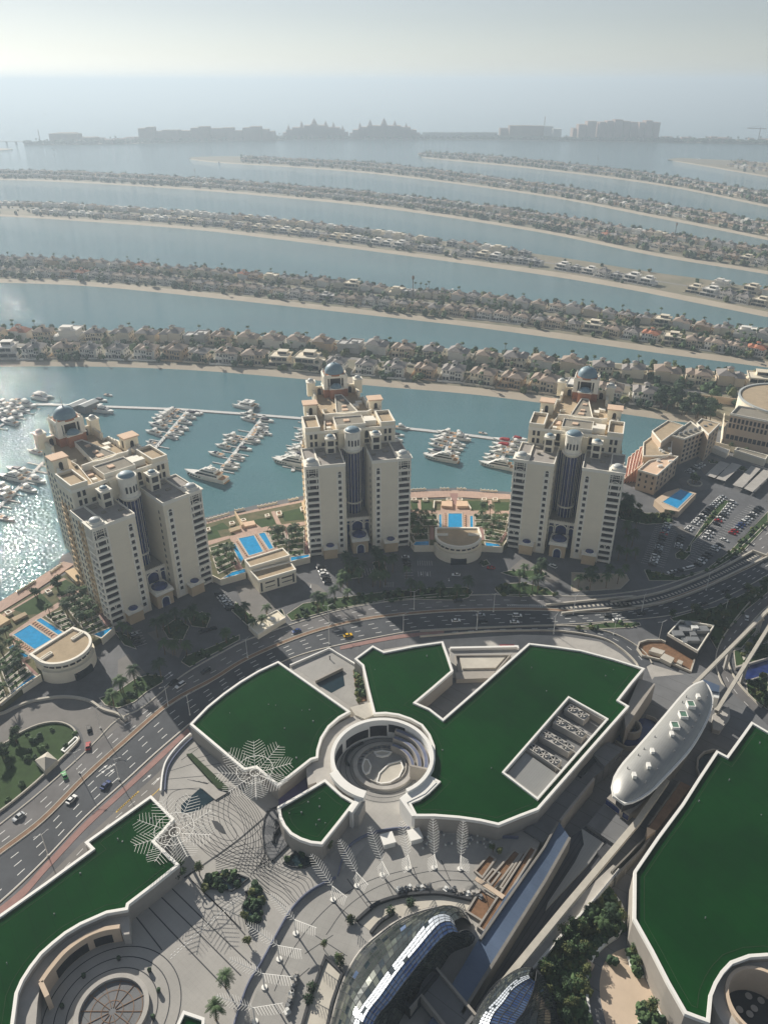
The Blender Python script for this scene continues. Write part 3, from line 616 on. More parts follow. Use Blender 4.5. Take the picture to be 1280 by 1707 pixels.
        for y, r in ((48.5, 2.6), (45.2, 2.2), (60.5, 2.8), (64.2, 2.2), (67.6, 1.9), (71, 1.7)):
            xo = s * (22.3 if y < 58 else 16.3); m.add([(xo, y - r, 66), (xo, y + r, 66), (xo, y + r * .9, 67 + r * .5), (xo, y + r * .3, 67 + r), (xo, y - r * .6, 67.2 + r * .9), (xo - s * .9, y - r, 66), (xo - s * .9, y + r, 66), (xo - s * .9, y + r * .9, 67 + r * .5), (xo - s * .9, y + r * .3, 67 + r), (xo - s * .9, y - r * .6, 67.2 + r * .9)], [(0, 1, 2, 3, 4), (9, 8, 7, 6, 5), (1, 6, 7, 2), (2, 7, 8, 3), (3, 8, 9, 4), (4, 9, 5, 0)])
        P(m, 'scroll', 'creamtrim')
        m = MB(); x = s * 15; m.cbox(x, 87, 5, 5, 66, 74.5); k = P(m, 'turret', 'cream')
        m = MB(); m.cbox(x, 87, 5.8, 5.8, 74.5, 75.2); m.cyl(x, 87, 75.2, 75.7, 2.1, n=16); P(m, 'cornice', 'creamtrim', k)
        m = MB(); m.dome(x, 87, 75.7, 1.9, 1.4); P(m, 'dome', 'domegrey', k)
        m = MB(); m.box(*sorted((s * 7, s * 12.6)), 86.4, 87.6, 66, 71.5); m.box(*sorted((s * 13, s * 14.5)), 75, 84, 66, 70); P(m, 'roof_wall', 'cream')
        m = MB(); xz(m, shift(arch_poly(2.2, 4.2), s * 9.8, 66.1), 86.25, 86.41); P(m, 'roof_arch', 'darkglass')
    # domed pavilion
    m = MB(); m.cbox(0, 86, 15, 11.5, 66, 71.2); m.prism([(-4, 76.5), (4, 76.5), (4, 81), (-4, 81)], 66, 72.2); k = P(m, 'pavilion', 'brickred')
    m = MB(); m.cbox(0, 86, 15.8, 12.3, 71.2, 71.9)
    for sx in (-1, 1):
        for sy in (-1, 1): m.cbox(sx * 6.2, 86 + sy * 4.6, 2.6, 2.4, 71.9, 78.3)
        m.cbox(sx * 3.6, 81.7, .7, .9, 71.9, 78.3); m.cbox(sx * 6.5, 86, 1.2, 1.6, 71.9, 78.3)
    m.cbox(0, 86, 15.2, 11.8, 78.3, 79.6); m.rim([(-7.4, 80.2), (7.4, 80.2), (7.4, 91.8), (-7.4, 91.8)], .4, 79.6, 80.4)
    for sx in (-1, 1):
        for sy in (-1, 1): m.cyl(sx * 6.6, 86 + sy * 4.9, 79.6, 82, .75, .2, 8)
    m.cbox(0, 78.8, 8.8, 5.2, 72.2, 72.9); P(m, 'colonnade', 'creamtrim', k)
    m = MB(); m.cbox(0, 86, 11, 8.6, 71.95, 78); P(m, 'lantern', 'darkglass', k)
    m = MB(); m.cyl(0, 86, 79.6, 80.6, 6.4, n=24); P(m, 'drum', 'brickred', k)
    m = MB(); m.dome(0, 86, 80.6, 6.0, 5.9, 28, 8); m.cyl(0, 86, 86.2, 87.2, .5, .35, 8); P(m, 'dome', 'domeblue', k)
    m = MB(); m.tube((0, 86, 87), (0, 86, 92), .12, .05); P(m, 'finial', 'metal', k)
    m = MB(); m.dome(0, 78.8, 72.9, 3.4, 2.6, 20, 5); P(m, 'front_dome', 'domeblue', k)
    # central drum and curved glass shaft
    m = MB(); m.cyl(0, 19.5, 57.5, 68.0, 4.5, n=28); m.cyl(0, 19.5, 55.4, 57.5, 3.8, 5.6, 28, cap=False); m.cyl(0, 19.5, 57.5, 58.1, 5.6, 5.6, 28); m.cyl(0, 19.5, 68.0, 68.8, 4.9, n=28); k = P(m, 'drum', 'creamtrim')
    m = MB(); m.dome(0, 19.5, 68.8, 4.1, 2.0, 24, 5); P(m, 'dome', 'domeblue', k)
    m = MB()
    for a in (-36, -12, 12, 36):
        m.M = Matrix.Translation((0, 19.5, 0)) @ Matrix.Rotation(R(a), 4, 'Z'); xz(m, shift(arch_poly(1.0, 3.6), 0, 60.5), -4.6, -4.4)
    m.M = None; P(m, 'drum_window', 'darkglass', k)
    m = MB(); m.cyl(0, 19.5, 14, 55.7, 4.2, n=28); m.box(-7.5, 7.5, 22.8, 22.98, 14, 56); k = P(m, 'glass_shaft', 'blueglass')
    m = MB()
    for a in range(-78, 79, 26):
        x, y = 4.3 * math.sin(R(a)), 19.5 - 4.3 * math.cos(R(a)); m.cbox(x, y, .18, .18, 15, 55.7)
    for x in (-7.1, -5.9, -4.8, 4.8, 5.9, 7.1): m.cbox(x, 22.7, .18, .18, 15, 56)
    P(m, 'mullion', 'creamtrim', k)
    m = MB(); m.cyl(0, 19.5, 23.6, 24.4, 4.9, n=28); P(m, 'collar', 'creamtrim', k)
    # arcade screen and its terrace
    m = MB(); m.box(-7.5, 7.5, 9.3, 23, 16.4, 17); P(m, 'porch_roof', 'terrace')
    m = MB(); m.box(-7.5, 7.5, 9.3, 9.6, 0, 16.3); k = P(m, 'lobby_glass', 'blueglass')
    m = MB()
    for x in (-7.2, -4.2, -3.4, 3.4, 4.2, 7.2): m.cbox(x, 8.8, .5, .8, 0, 16.6)
    m.box(-7.5, 7.5, 8.4, 9.3, 16.2, 17.8)
    arch_ring(m, 6.6, 15.6, .5, 8.7, 9.2, 0, 0); arch_ring(m, 2.6, 14.2, .35, 8.7, 9.2, -5.7, 0); arch_ring(m, 2.6, 14.2, .35, 8.7, 9.2, 5.7, 0)
    for i in range(16): x = -7 + i * 14 / 15; m.add([(x - .35, 8.5, 17.8), (x + .35, 8.5, 17.8), (x, 8.5, 18.7), (x - .35, 8.8, 17.8), (x + .35, 8.8, 17.8), (x, 8.8, 18.7)], [(0, 1, 2), (5, 4, 3), (1, 4, 5, 2), (3, 0, 2, 5)])
    P(m, 'arcade', 'creamtrim')
    # porch and side pods
    m = MB(); m.cbox(0, 3, 9, 9.5, 0, 8); k = P(m, 'entrance_porch', 'ochre')
    m = MB(); m.cbox(0, 3, 10.4, 10.9, 8, 8.8); m.cbox(0, 3, 9.8, 10.3, 8.8, 9.9); arch_ring(m, 4, 5.6, .5, -1.86, -1.7, 0, 0); P(m, 'cornice', 'creamtrim', k)
    m = MB(); xz(m, arch_poly(4, 5.6), -1.82, -1.7); P(m, 'doorway', 'blueglass', k)
    m = MB(); m.cyl(0, 3, 9.9, 10.3, 4.2, n=24); m.dome(0, 3, 10.3, 3.8, 1.6, 24, 5); m.tube((0, 3, 11.5), (0, 3, 13.2), .3, .1); P(m, 'dome', 'blueglass', k)
    for s in (-1, 1):
        m = MB(); m.cbox(s * 17.8, -1.6, 7.6, 5.6, 0, 6.2); k = P(m, 'pod', 'ochre')
        m = MB(); m.cbox(s * 17.8, -1.7, 8.6, 6.4, 6.2, 7.0); m.cyl(s * 17.8, -1.7, 7, 7.5, 2.9, n=20); P(m, 'cornice', 'creamtrim', k)
        m = MB(); m.dome(s * 17.8, -1.7, 7.5, 2.4, .9, 20, 4); P(m, 'dome', 'blueglass', k)
        # ornate corner bay with its balconies
        x0, x1 = sorted((s * 22, s * 29.5)); cx = (x0 + x1) / 2
        m = MB(); m.box(x0 + .5, x1 - .5, .6, 8.05, 0, 56); k = P(m, 'corner_bay', 'darkglass')
        m = MB()
        for x in (x0 + .35, x1 - .35):
            for y in (.2, 4.2, 7.6): m.cbox(x, y, .7, .7, 0, 57)
        for x in (x0 + 1.7, x1 - 1.7): m.cbox(x, -.05, .28, .3, 44, 57)
        m.box(x0, x1, -.5, 8.2, 56, 57.6); m.box(x0 - .7, x1 + .7, -1.1, 8.8, 57.6, 58.2); m.box(x0 - .1, x1 + .1, -.6, .2, 12.8, 13.9)
        arch_ring(m, 4.2, 6.2, .35, -.1, .3, cx, 45.6)
        for z in (53.4, 54.8): m.box(x0 + .3, x1 - .3, -.1, .2, z, z + .2)
        for i in range(7): m.cbox(x0 + 1.2 + i * .86, .05, .16, .2, 53.4, 56)
        sx = x1 if s > 0 else x0
        for z in range(16):
            m.box(*sorted((sx - s * .1, sx + s * .25)), .4, 7.6, 41 + z, 41.22 + z)
        for i in range(7): m.cbox(sx + s * .1, .9 + i * 1.05, .25, .16, 41, 57)
        for i in range(2): arch_ring(m, 2.5, 3.0, .3, -.1, .3, cx - 1.6 + i * 3.2, 9)
        P(m, 'bay_frame', 'creamtrim', k)
        for i in range(15):
            z = 1.2 + i * FL
            if z > 52: break
            m = MB(); m.box(x0 + .3, x1 - .3, -.35, .5, z - .3, z + 1.0); m.box(*sorted((sx - s * .6, sx + s * .35)), .5, 7.4, z - .3, z + .9); P(m, 'balcony', 'creamtrim')
        m = MB(); m.cbox(cx, 3.8, 6.4, 6.4, 58.2, 59); m.cyl(cx, 3.8, 59, 59.5, 3.0, n=20); k = P(m, 'bay_cap', 'creamtrim')
        m = MB(); m.dome(cx, 3.8, 59.5, 2.7, 1.5); P(m, 'dome', 'domegrey', k)
        # window column on the plain wing
        cx = s * 10.8
        m = MB(); m.box(cx - 1.7, cx + 1.7, -.25, .05, 1, 53); P(m, 'window_strip', 'creamtrim')
        for i in range(13):
            z = 4.6 + i * FL; m = MB(); m.box(cx - .85, cx + .85, -.3, -.2, z, z + 1.9)
            if i == 12: xz(m, shift(arch_poly(1.8, 1.2), cx, z + 2.3), -.3, -.2)
            k = P(m, 'window', 'darkglass'); m = MB(); m.box(cx - 1.15, cx + 1.15, -.8, -.2, z - .35, z); P(m, 'sill', 'creamtrim', k)
            m = MB(); m.box(*sorted((s * 7.5, s * 7.38)), 5, 6, z, z + 1.7); P(m, 'window', 'darkglass')
        # terrace kiosk, doors and arched windows above the wing
        m = MB(); m.cbox(s * 13, 18.5, 5.4, 5.4, ZW, 65.4); k = P(m, 'kiosk', 'cream')
        m = MB(); m.cbox(s * 13, 18.5, 6.1, 6.1, 65.4, 66.2); m.cyl(s * 13, 18.5, 66.2, 66.8, 2.3, n=20); P(m, 'cornice', 'creamtrim', k)
        m = MB(); m.dome(s * 13, 18.5, 66.8, 1.9, 1.0); P(m, 'dome', 'domeblue', k)
        m = MB(); m.box(s * 13 - 1.7, s * 13 + 1.7, 15.68, 15.82, 61.6, 64.6); m.box(s * 13 - 1.7, s * 13 + 1.7, 15.68, 15.82, 57.4, 60)
        for q in (-1, 1): m.box(s * 13 + q * 2.6, s * 13 + q * 2.78, 16.9, 20.1, 61.6, 64.4)
        P(m, 'kiosk_glass', 'darkglass', k)
        m = MB(); xz(m, shift(arch_poly(2.2, 4.4), s * 9.2, 61), 24.88, 25); P(m, 'arched_window', 'darkglass'); m = MB(); m.box(s * 9.2 - 1.4, s * 9.2 + 1.4, 24.88, 25.0, 57.2, 60); P(m, 'terrace_door', 'darkglass'); m = MB(); m.box(s * 16 - 1, s * 16 + 1, 24.88, 25, 57.2, 60); P(m, 'terrace_door', 'darkglass')
        for x in (20.2, 22.8):
            for z in (58, 62.6): m = MB(); m.box(s * x - .75, s * x + .75, 24.88, 25, z, z + 2.9); P(m, 'body_window', 'darkglass')
        for x, y in ((s * 17.5, 12), (s * 10, 9), (s * 19, 20)): m = MB(); m.cbox(x, y, rv.uniform(1, 3), rv.uniform(1, 2.4), ZW, ZW + rv.uniform(.5, 1.3)); P(m, 'terrace_furniture', 'roofgrey')
    # window grids and balconies of the long sides
    m = MB(); b = MB()
    for s in (-1, 1):
        for x, ya, yb in ((29, 9.5, 24), (26, 26.5, 42.5), (22.5, 44.5, 57.5), (16.5, 59.5, 73.5), (14, 75.5, 91)):
            n = int((yb - ya) / 3.6)
            for j in range(n):
                y = ya + (j + .5) * (yb - ya) / n
                for i in range(15 if x == 29 else 17):
                    z = 3.6 + i * FL
                    if z > (54 if x == 29 else 63): continue
                    m.box(*sorted((s * (x - .02), s * (x + .06))), y - .8, y + .8, z, z + 2.1)
    o = P(m, 'side_window', 'darkglass'); o['kind'] = 'stuff'
    for s in (-1, 1):
        for x, y, w_ in ((29, 13, 4), (26, 31, 3.4), (26, 39, 3.4), (22.5, 50, 3.8), (16.5, 66, 4)):
            m = MB()
            for i in range(14): z = 3.4 + i * FL; m.box(*sorted((s * x, s * (x + 1.1))), y - w_ / 2, y + w_ / 2, z - .2, z + .95)
            for q in (-1, 1): m.box(*sorted((s * x, s * (x + .5))), y + q * w_ / 2 - .2, y + q * w_ / 2 + .2, 0, 56)
            P(m, 'balcony_stack', 'ochre')
        m = MB(); m.box(*sorted((s * 22.4, s * 27.6)), 44, 58, 0, 5.5); P(m, 'base_block', 'ochre')
    m = MB()
    for x0, x1, y, in ((-14, 14, 92),):
        for j in range(7):
            for i in range(16): m.box(-12.6 + j * 4, -11 + j * 4, 91.98, 92.06, 3.6 + i * FL, 5.6 + i * FL)
    o = P(m, 'rear_window', 'darkglass'); o['kind'] = 'stuff'
    return t
tw = make_tower()
for i, (mid, ang, lab) in enumerate([((-117.9, 332.85), 43.4, 'leftmost cream tower with blue domes, its long side facing the sunlit water'), ((-14.65, 386.05), 11.8, 'middle one of the three cream residential towers with blue domes'), ((101.35, 381.25), -17.9, 'rightmost cream domed residential tower, beside the brown terraced hotel')]):
    a = R(ang); ox = mid[0] + math.sin(a) * 4.0; oy = mid[1] - math.cos(a) * 4.0
    place(tw, USED, (ox, oy, 0), a, lab, 'cream residential towers by the marina')
K1 = crop(0, 640, 2.845); K1b = crop(0, 1100, 2.811); K2 = crop(330, 600, 3.2); K3 = crop(640, 600, 3.048); K4 = crop(960, 640, 3.71)
K5 = crop(420, 1040, 2.909); K6 = crop(840, 1040, 2.909); K7 = crop(360, 1340, 2.56); K8 = crop(800, 1340, 2.667); KG = crop(330, 800, 6.4); KP = crop(660, 800, 5.818); KL = crop(0, 920, 5.818); KH = crop(1020, 680, 4.923)
def inside(p, poly):
    c = False; n = len(poly)
    for i in range(n):
        a, b = poly[i], poly[(i + 1) % n]
        if (a[1] > p[1]) != (b[1] > p[1]) and p[0] < (b[0] - a[0]) * (p[1] - a[1]) / (b[1] - a[1]) + a[0]: c = not c
    return c
def scatter(poly, n):
    xs = [p[0] for p in poly]; ys = [p[1] for p in poly]; out = []
    for _ in range(n * 12):
        p = (rv.uniform(min(xs), max(xs)), rv.uniform(min(ys), max(ys)))
        if inside(p, poly): out.append(p)
        if len(out) >= n: break
    return out
def sheet(name, pts, z, m_, kind='structure', parent=None):
    m = MB(); m.prism(pts, z - .5, z, sides=False); return m.build(name, M[m_], parent, kind=kind)
# ------------------------------------------------------------------ the curved main road
U = smooth(GP([(-260, 1600), (-60, 1422), (0, 1375), (60, 1327), (125, 1270), (160, 1236), (196, 1200), (240, 1178), (306, 1125), (371, 1087), (424, 1062), (549, 1022), (642, 1003), (719, 996), (824, 991), (968, 994), (1062, 985), (1111, 974), (1176, 950), (1230, 915), (1280, 868), (1360, 790)], .02))
MD = smooth(GP([(-260, 1620), (-60, 1467), (0, 1421), (71, 1367), (142, 1296), (213, 1232), (285, 1171), (356, 1132), (408, 1100), (480, 1068), (549, 1045), (627, 1029), (730, 1019), (820, 1016), (902, 1016), (985, 1020), (1068, 1012), (1149, 988), (1230, 953), (1280, 925), (1380, 850)], .02))
LW = smooth(GP([(-260, 1680), (-60, 1550), (0, 1505), (71, 1438), (142, 1363), (213, 1299), (263, 1253), (313, 1210), (370, 1160), (440, 1118), (500, 1092), (567, 1075), (674, 1054), (730, 1049), (870, 1043), (960, 1040), (1041, 1034), (1116, 1026), (1176, 1009), (1230, 985), (1280, 958), (1380, 900)], .02))
N = 160; U, MD, LW = resample(U, N), resample(MD, N), resample(LW, N)
m = MB(); m.band([p.copy() for p in U], [p for p in MD]); m.build('road', M['asphalt2'], kind='structure')
m = MB(); m.band(MD, LW); m.build('road', M['asphalt'], kind='structure')
def up(P, z): return [Vector((p.x, p.y, z)) for p in P]
m = MB(); m.band(up(offset(MD, .9), .28), up(offset(MD, -.9), .28), .26); m.build('road_median', M['median'], kind='structure')
m = MB()
for d in (1.05, -1.05): m.band(up(offset(MD, d + .15), .34), up(offset(MD, d - .15), .34), .3)
m.band(up(offset(U, .25), .3), up(offset(U, -.25), .3), .3); m.band(up(offset(LW, .2), .26), up(offset(LW, -.2), .26), .26); m.build('kerb', M['kerb'], kind='structure')
mk = MB()
def dashes(line, on, off, wd, z=.045, start=0):
    L = sum((b - a).length for a, b in zip(line, line[1:])); P = resample(line, int(L)); i = start
    while i + on < len(P) - 1:
        seg = P[i:i + on + 1]; mk.band(up(offset(seg, wd / 2), z), up(offset(seg, -wd / 2), z)); i += on + off
def mixl(A, B, t): return [a.lerp(b, t) for a, b in zip(A, B)]
for t in (.36, .68): dashes(mixl(U, MD, t), 3, 6, .3)
for t in (.3, .53, .77): dashes(mixl(MD, LW, t), 3, 6, .3)
for line in (mixl(U, MD, .03), mixl(U, MD, .93), mixl(MD, LW, .08), mixl(MD, LW, .97)): dashes(line, 40, 0, .18)
def arrow(px, py, ang, s=1.0):
    c = G(px, py, .05); mk.M = Matrix.Translation(c) @ Matrix.Rotation(ang, 4, 'Z') @ Matrix.Scale(s, 4)
    mk.add([(-.15, -2, 0), (.15, -2, 0), (.15, .8, 0), (-.15, .8, 0), (-.6, .8, 0), (.6, .8, 0), (0, 2.4, 0)], [(0, 1, 2, 3), (4, 5, 6)]); mk.M = None
for px, py in ((172, 1281), (183, 1288), (187, 1277), (168, 1290), (245, 1297), (260, 1302), (283, 1128), (280, 1124)): arrow(px, py, R(-35))
for px, py in ((748, 966), (712, 957), (702, 956), (518, 977), (560, 960)): arrow(px, py, R(180), .8)
for i in range(18):                                     # chevrons before the tunnel ramp
    p = G(846 + i * 3.6, 1009 + i * .05, .05); mk.add([p + Vector(v) for v in ((-.5, -.9, 0), (-.1, -.9, 0), (.5, 0, 0), (.1, 0, 0), (-.5, .9, 0), (-.1, .9, 0))], [(0, 1, 2, 3), (3, 2, 5, 4)])
for i in range(10):
    p = G(862 + i * 3.5, 1043.5, .05); mk.add([p + Vector(v) for v in ((-.4, -.5, 0), (0, -.5, 0), (.4, .0, 0), (0, .0, 0), (-.4, .5, 0), (0, .5, 0))], [(0, 1, 2, 3), (3, 2, 5, 4)])
# brick footpath, service lane and slip road on the mall side
PA = resample(smooth(GP([(-260, 1710), (0, 1530), (82, 1447), (145, 1380), (215, 1315), (266, 1268), (317, 1219)], .1)), 60); PB = resample(smooth(GP([(-260, 1690), (0, 1512), (75, 1440), (142, 1370), (213, 1306), (263, 1259), (313, 1214)], .1)), 60)
m = MB(); m.band(PA, PB, .1); m.build('footpath', M['brick'], kind='structure')
m = MB(); m.band(*[resample(smooth(GP(q, .12)), 40) for q in ([(567, 1083), (620, 1072), (674, 1063), (740, 1056)], [(567, 1077), (620, 1066), (674, 1057), (740, 1051)])], .1); m.build('footpath', M['brick'], kind='structure')
SA = resample(smooth(GP([(0, 1540), (82, 1460), (150, 1392), (218, 1330), (268, 1284), (300, 1250)], .03)), 60); SB = resample(smooth(GP([(40, 1580), (120, 1480), (170, 1420), (235, 1362), (285, 1320), (300, 1262)], .03)), 60)
m = MB(); m.band(SA, SB); m.build('road', M['slip'], kind='structure')
mk.mi = 1; dashes(mixl(SA, SB, .55)[30:56], 30, 0, .3, .06); mk.mi = 0; dashes(mixl(SA, SB, .25), 3, 3, .2, .06)
for i in range(14):
    p = G(196 + i * 2.6, 1352 - i * 2.4, .07); mk.mi = 1; mk.add([p + Vector(v) for v in ((-.5, -.5, 0), (0, -.7, 0), (.5, .5, 0), (0, .7, 0))], [(0, 1, 2, 3)])
mk.mi = 0
S1 = resample(smooth(GP([(700, 1062), (800, 1054), (870, 1052), (935, 1053), (1001, 1064), (1034, 1082), (1057, 1103), (1066, 1118)], .06)), 50); S2 = resample(smooth(GP([(700, 1053), (800, 1048), (870, 1045), (950, 1044), (1010, 1053), (1046, 1068), (1074, 1088), (1086, 1106)], .06)), 50)
m = MB(); m.band(S1, S2); m.build('road', M['asphalt'], kind='structure'); dashes(mixl(S1, S2, .5), 3, 5, .25, .09)
m = MB(); m.band(up(offset(S2, .2), .6), up(offset(S2, -.2), .6), .6); m.band(up(offset(S1, .3), .9), up(offset(S1, -.3), .9), .9); m.build('kerb', M['kerb'], kind='structure')
sheet('pavement', GP([(600, 1100), (640, 1083), (740, 1066), (870, 1058), (935, 1060), (1000, 1070), (1034, 1090), (1060, 1112), (1000, 1120), (740, 1100), (600, 1115)]), .05, 'concrete')
R1 = resample(smooth(GP([(1345, 925), (1300, 955), (1250, 1003), (1216, 1045), (1197, 1078), (1192, 1105), (1199, 1132), (1215, 1160), (1240, 1190)], .05)), 50); R2 = resample(smooth(GP([(1380, 945), (1330, 975), (1275, 1015), (1238, 1055), (1216, 1083), (1213, 1105), (1222, 1128), (1240, 1152), (1268, 1180)], .05)), 50)
m = MB(); m.band(R1, R2); m.build('road', M['asphalt2'], kind='structure'); dashes(mixl(R1, R2, .5), 3, 5, .25, .075)
m = MB()
for Q in (R1, R2): m.band(up(offset(Q, .25), .9), up(offset(Q, -.25), .9), .9)
m.build('kerb', M['kerb'], kind='structure')
sheet('forecourt', GP([(1074, 1104), (1166, 1132), (1200, 1150), (1240, 1190), (1300, 1230), (1270, 1300), (1180, 1300), (1060, 1190), (1090, 1143)], .0), .035, 'concrete')
# tunnel ramp beside the main road on the right
T1 = resample(smooth(K3([(820, 1250), (1000, 1232), (1280, 1205)], .1) + K4([(200, 1352), (500, 1300), (760, 1205), (930, 1125), (1085, 1040)], .1)), 60); T2 = resample(smooth(K3([(900, 1292), (1060, 1275), (1280, 1262)], .1) + K4([(200, 1402), (520, 1360), (800, 1262), (990, 1165), (1180, 1075)], .1)), 60)
m = MB(); m.band(up(T1, .06), up(T2, .06)); m.build('tunnel_ramp', M['asphalt'], kind='structure')
m = MB()
for Q in (T1, T2): m.band(up(offset(Q, .45), 1.3), up(offset(Q, -.45), 1.3), 1.3)
m.wall(K4([(1085, 1040), (1180, 1075)]), .9, 0, 1.7); o = m.build('barrier_wall', M['kerb']); tag(o, 'long pale barrier walls along the tunnel ramp right of the towers', 'wall')
m = MB(); c = mixl(T1, T2, .42); P = resample(c, 130)
for a, b in zip(P[::2], P[1::2]): m.band(up(offset([a, b], .9), .07), up(offset([a, b], -.9), .07))
m.build('lane_markings', M['kerb'], kind='structure')
# loop ramp and sunken garden on the left
A = resample(smooth(K1([(-300, 1640), (0, 1570), (60, 1545), (150, 1510), (300, 1488), (420, 1505), (490, 1548), (560, 1570), (600, 1600)], .04)), 50); B = resample(smooth(K1b([(-300, 480), (0, 440), (50, 380), (90, 345), (180, 300), (270, 283), (345, 305), (385, 350), (400, 430)], .04)), 50)
m = MB(); m.band(A, B); m.build('road', M['slip'], kind='structure')
m = MB(); m.band(up(offset(A, .5), 1.2), up(offset(A, -.5), 1.2), 1.2); o = m.build('parapet_wall', M['kerb']); tag(o, 'curving cream parapet wall of the loop road below the round pavilion', 'wall')
GB = K1b([(-300, 520), (0, 405), (80, 352), (180, 306), (270, 292), (335, 312), (368, 355), (365, 395), (215, 540), (100, 640), (0, 718), (-300, 940)])
sheet('lawn', GB, .06, 'grass')
m = MB(); m.rim(smooth(GB, 3), .6, 0, .9); o = m.build('garden_wall', M['kerb']); tag(o, 'low cream wall round the dark teardrop lawn inside the loop road', 'wall')
m = MB(); q = K1b([(165, 470), (225, 430), (270, 468), (212, 520)], 2.5); cx = sum((p for p in q), Vector()) / 4
m.prism(q, 0, 2.5); m.add([tuple(p) for p in q] + [(cx.x, cx.y, 4.6)], [(0, 1, 4), (1, 2, 4), (2, 3, 4), (3, 0, 4)]); o = m.build('pyramid_canopy', M['kerb']); tag(o, 'pale pyramid roofed kiosk at the corner of the dark lawn', 'kiosk')
m = MB(); m.rim(K1b([(288, 428), (357, 362), (372, 375), (306, 438)]), .5, 0, .8); o = m.build('lawn_vent', M['metal']); tag(o, 'long white rectangular frame set in the dark lawn', 'vent')
mk.build('lane_markings', [M['paint'], M['yellow']], kind='structure')

# ------------------------------------------------------------------ forecourts, islands, hedges
SH = MB()
def island(pts, what='shrubs in a kerbed traffic island', dens=.10, z=.16, ground='grass', sz=1.0, name='flower_bed'):
    sheet(name, pts, z, ground); m = MB(); m.rim(pts, .35, 0, z + .12); m.build('kerb', M['kerb'], kind='structure')
    for p in scatter(pts, int(abs(area2(pts)) / 2 * dens)):
        r = rv.uniform(.5, 1.2) * sz; SH.mi = rv.choice((0, 0, 1, 2)); SH.clump((p[0], p[1], z + r * .6), r, jit=.35)
isl = [K3([(0, 1178), (180, 1165), (300, 1158), (420, 1155), (452, 1180), (430, 1208), (380, 1222), (150, 1218), (0, 1232)]), K3([(560, 1165), (600, 1140), (700, 1132), (830, 1160), (860, 1185), (900, 1196), (700, 1204), (590, 1198)]),
       K3([(590, 1082), (640, 1070), (800, 1068), (830, 1095), (780, 1112), (650, 1100)]), K2([(470, 1360), (560, 1300), (780, 1265), (1040, 1232), (1280, 1222), (1280, 1250), (1030, 1275), (700, 1340), (500, 1395)]),
       K1([(470, 1490), (540, 1470), (640, 1400), (700, 1380), (770, 1385), (775, 1415), (700, 1460), (640, 1510), (560, 1540), (500, 1525)]), K1([(860, 1320), (880, 1290), (960, 1265), (1138, 1190), (1138, 1215), (960, 1310), (900, 1345)]),
       K1([(770, 1160), (840, 1110), (900, 1150), (870, 1215), (800, 1210)]), K1([(890, 1110), (960, 1080), (1000, 1110), (980, 1160), (910, 1150)]), K2([(780, 1110), (830, 1075), (870, 1110), (880, 1160), (810, 1170)]), K2([(930, 1080), (990, 1070), (1010, 1130), (960, 1165)]),
       K1([(540, 1170), (620, 1200), (650, 1260), (590, 1240)]), K2([(200, 1290), (330, 1400), (450, 1330), (470, 1370), (310, 1460), (180, 1340)]), K3([(485, 1030), (520, 1015), (540, 1040), (500, 1052)]),
       KH([(595, 1180), (720, 990), (900, 745), (960, 770), (800, 960), (650, 1120), (640, 1180)]), KH([(515, 1200), (560, 1165), (640, 1200), (600, 1245), (520, 1235)]), KH([(560, 1390), (760, 1330), (960, 1180), (1280, 850), (1280, 960), (1060, 1190), (860, 1310), (560, 1420), (300, 1420), (260, 1330)]),
       K4([(0, 1500), (200, 1475), (390, 1475), (400, 1495), (340, 1510), (0, 1522)]), K4([(580, 1450), (700, 1415), (880, 1375), (1050, 1290), (1187, 1232), (1187, 1290), (1050, 1400), (930, 1530), (870, 1650), (800, 1530), (760, 1470), (600, 1470)]),
       K6([(1180, 30), (1240, 10), (1150, 120), (1090, 120)]), K6([(1110, 130), (1280, 90), (1280, 165), (1120, 210)]), K6([(1170, 290), (1280, 250), (1280, 420), (1180, 350)]), K4([(100, 740), (300, 730), (430, 800), (590, 800), (600, 860), (430, 870), (280, 840), (240, 800)]), KH([(780, 430), (1280, 540), (1280, 590), (930, 470), (800, 455)])]
for q in isl: island(q)
island(K3([(950, 1080), (1230, 1090), (1245, 1120), (1200, 1165), (950, 1180)]), ground='sand', dens=.02)
sheet('lawn', GB[1:7], .09, 'grass')
for p in scatter(GB, 80):
    if p[1] < G(0, 1240)[1] and rv.random() < .6: continue
    r = rv.uniform(.6, 1.5); SH.mi = rv.choice((0, 1)); SH.clump((p[0], p[1], r * .6), r, jit=.35)
o = SH.build('shrubs', [M['leafA'], M['leafB'], M['leafC']]); tag(o, 'dark clipped shrubs and hedges filling the kerbed islands along the road', 'shrubs', kind='stuff')
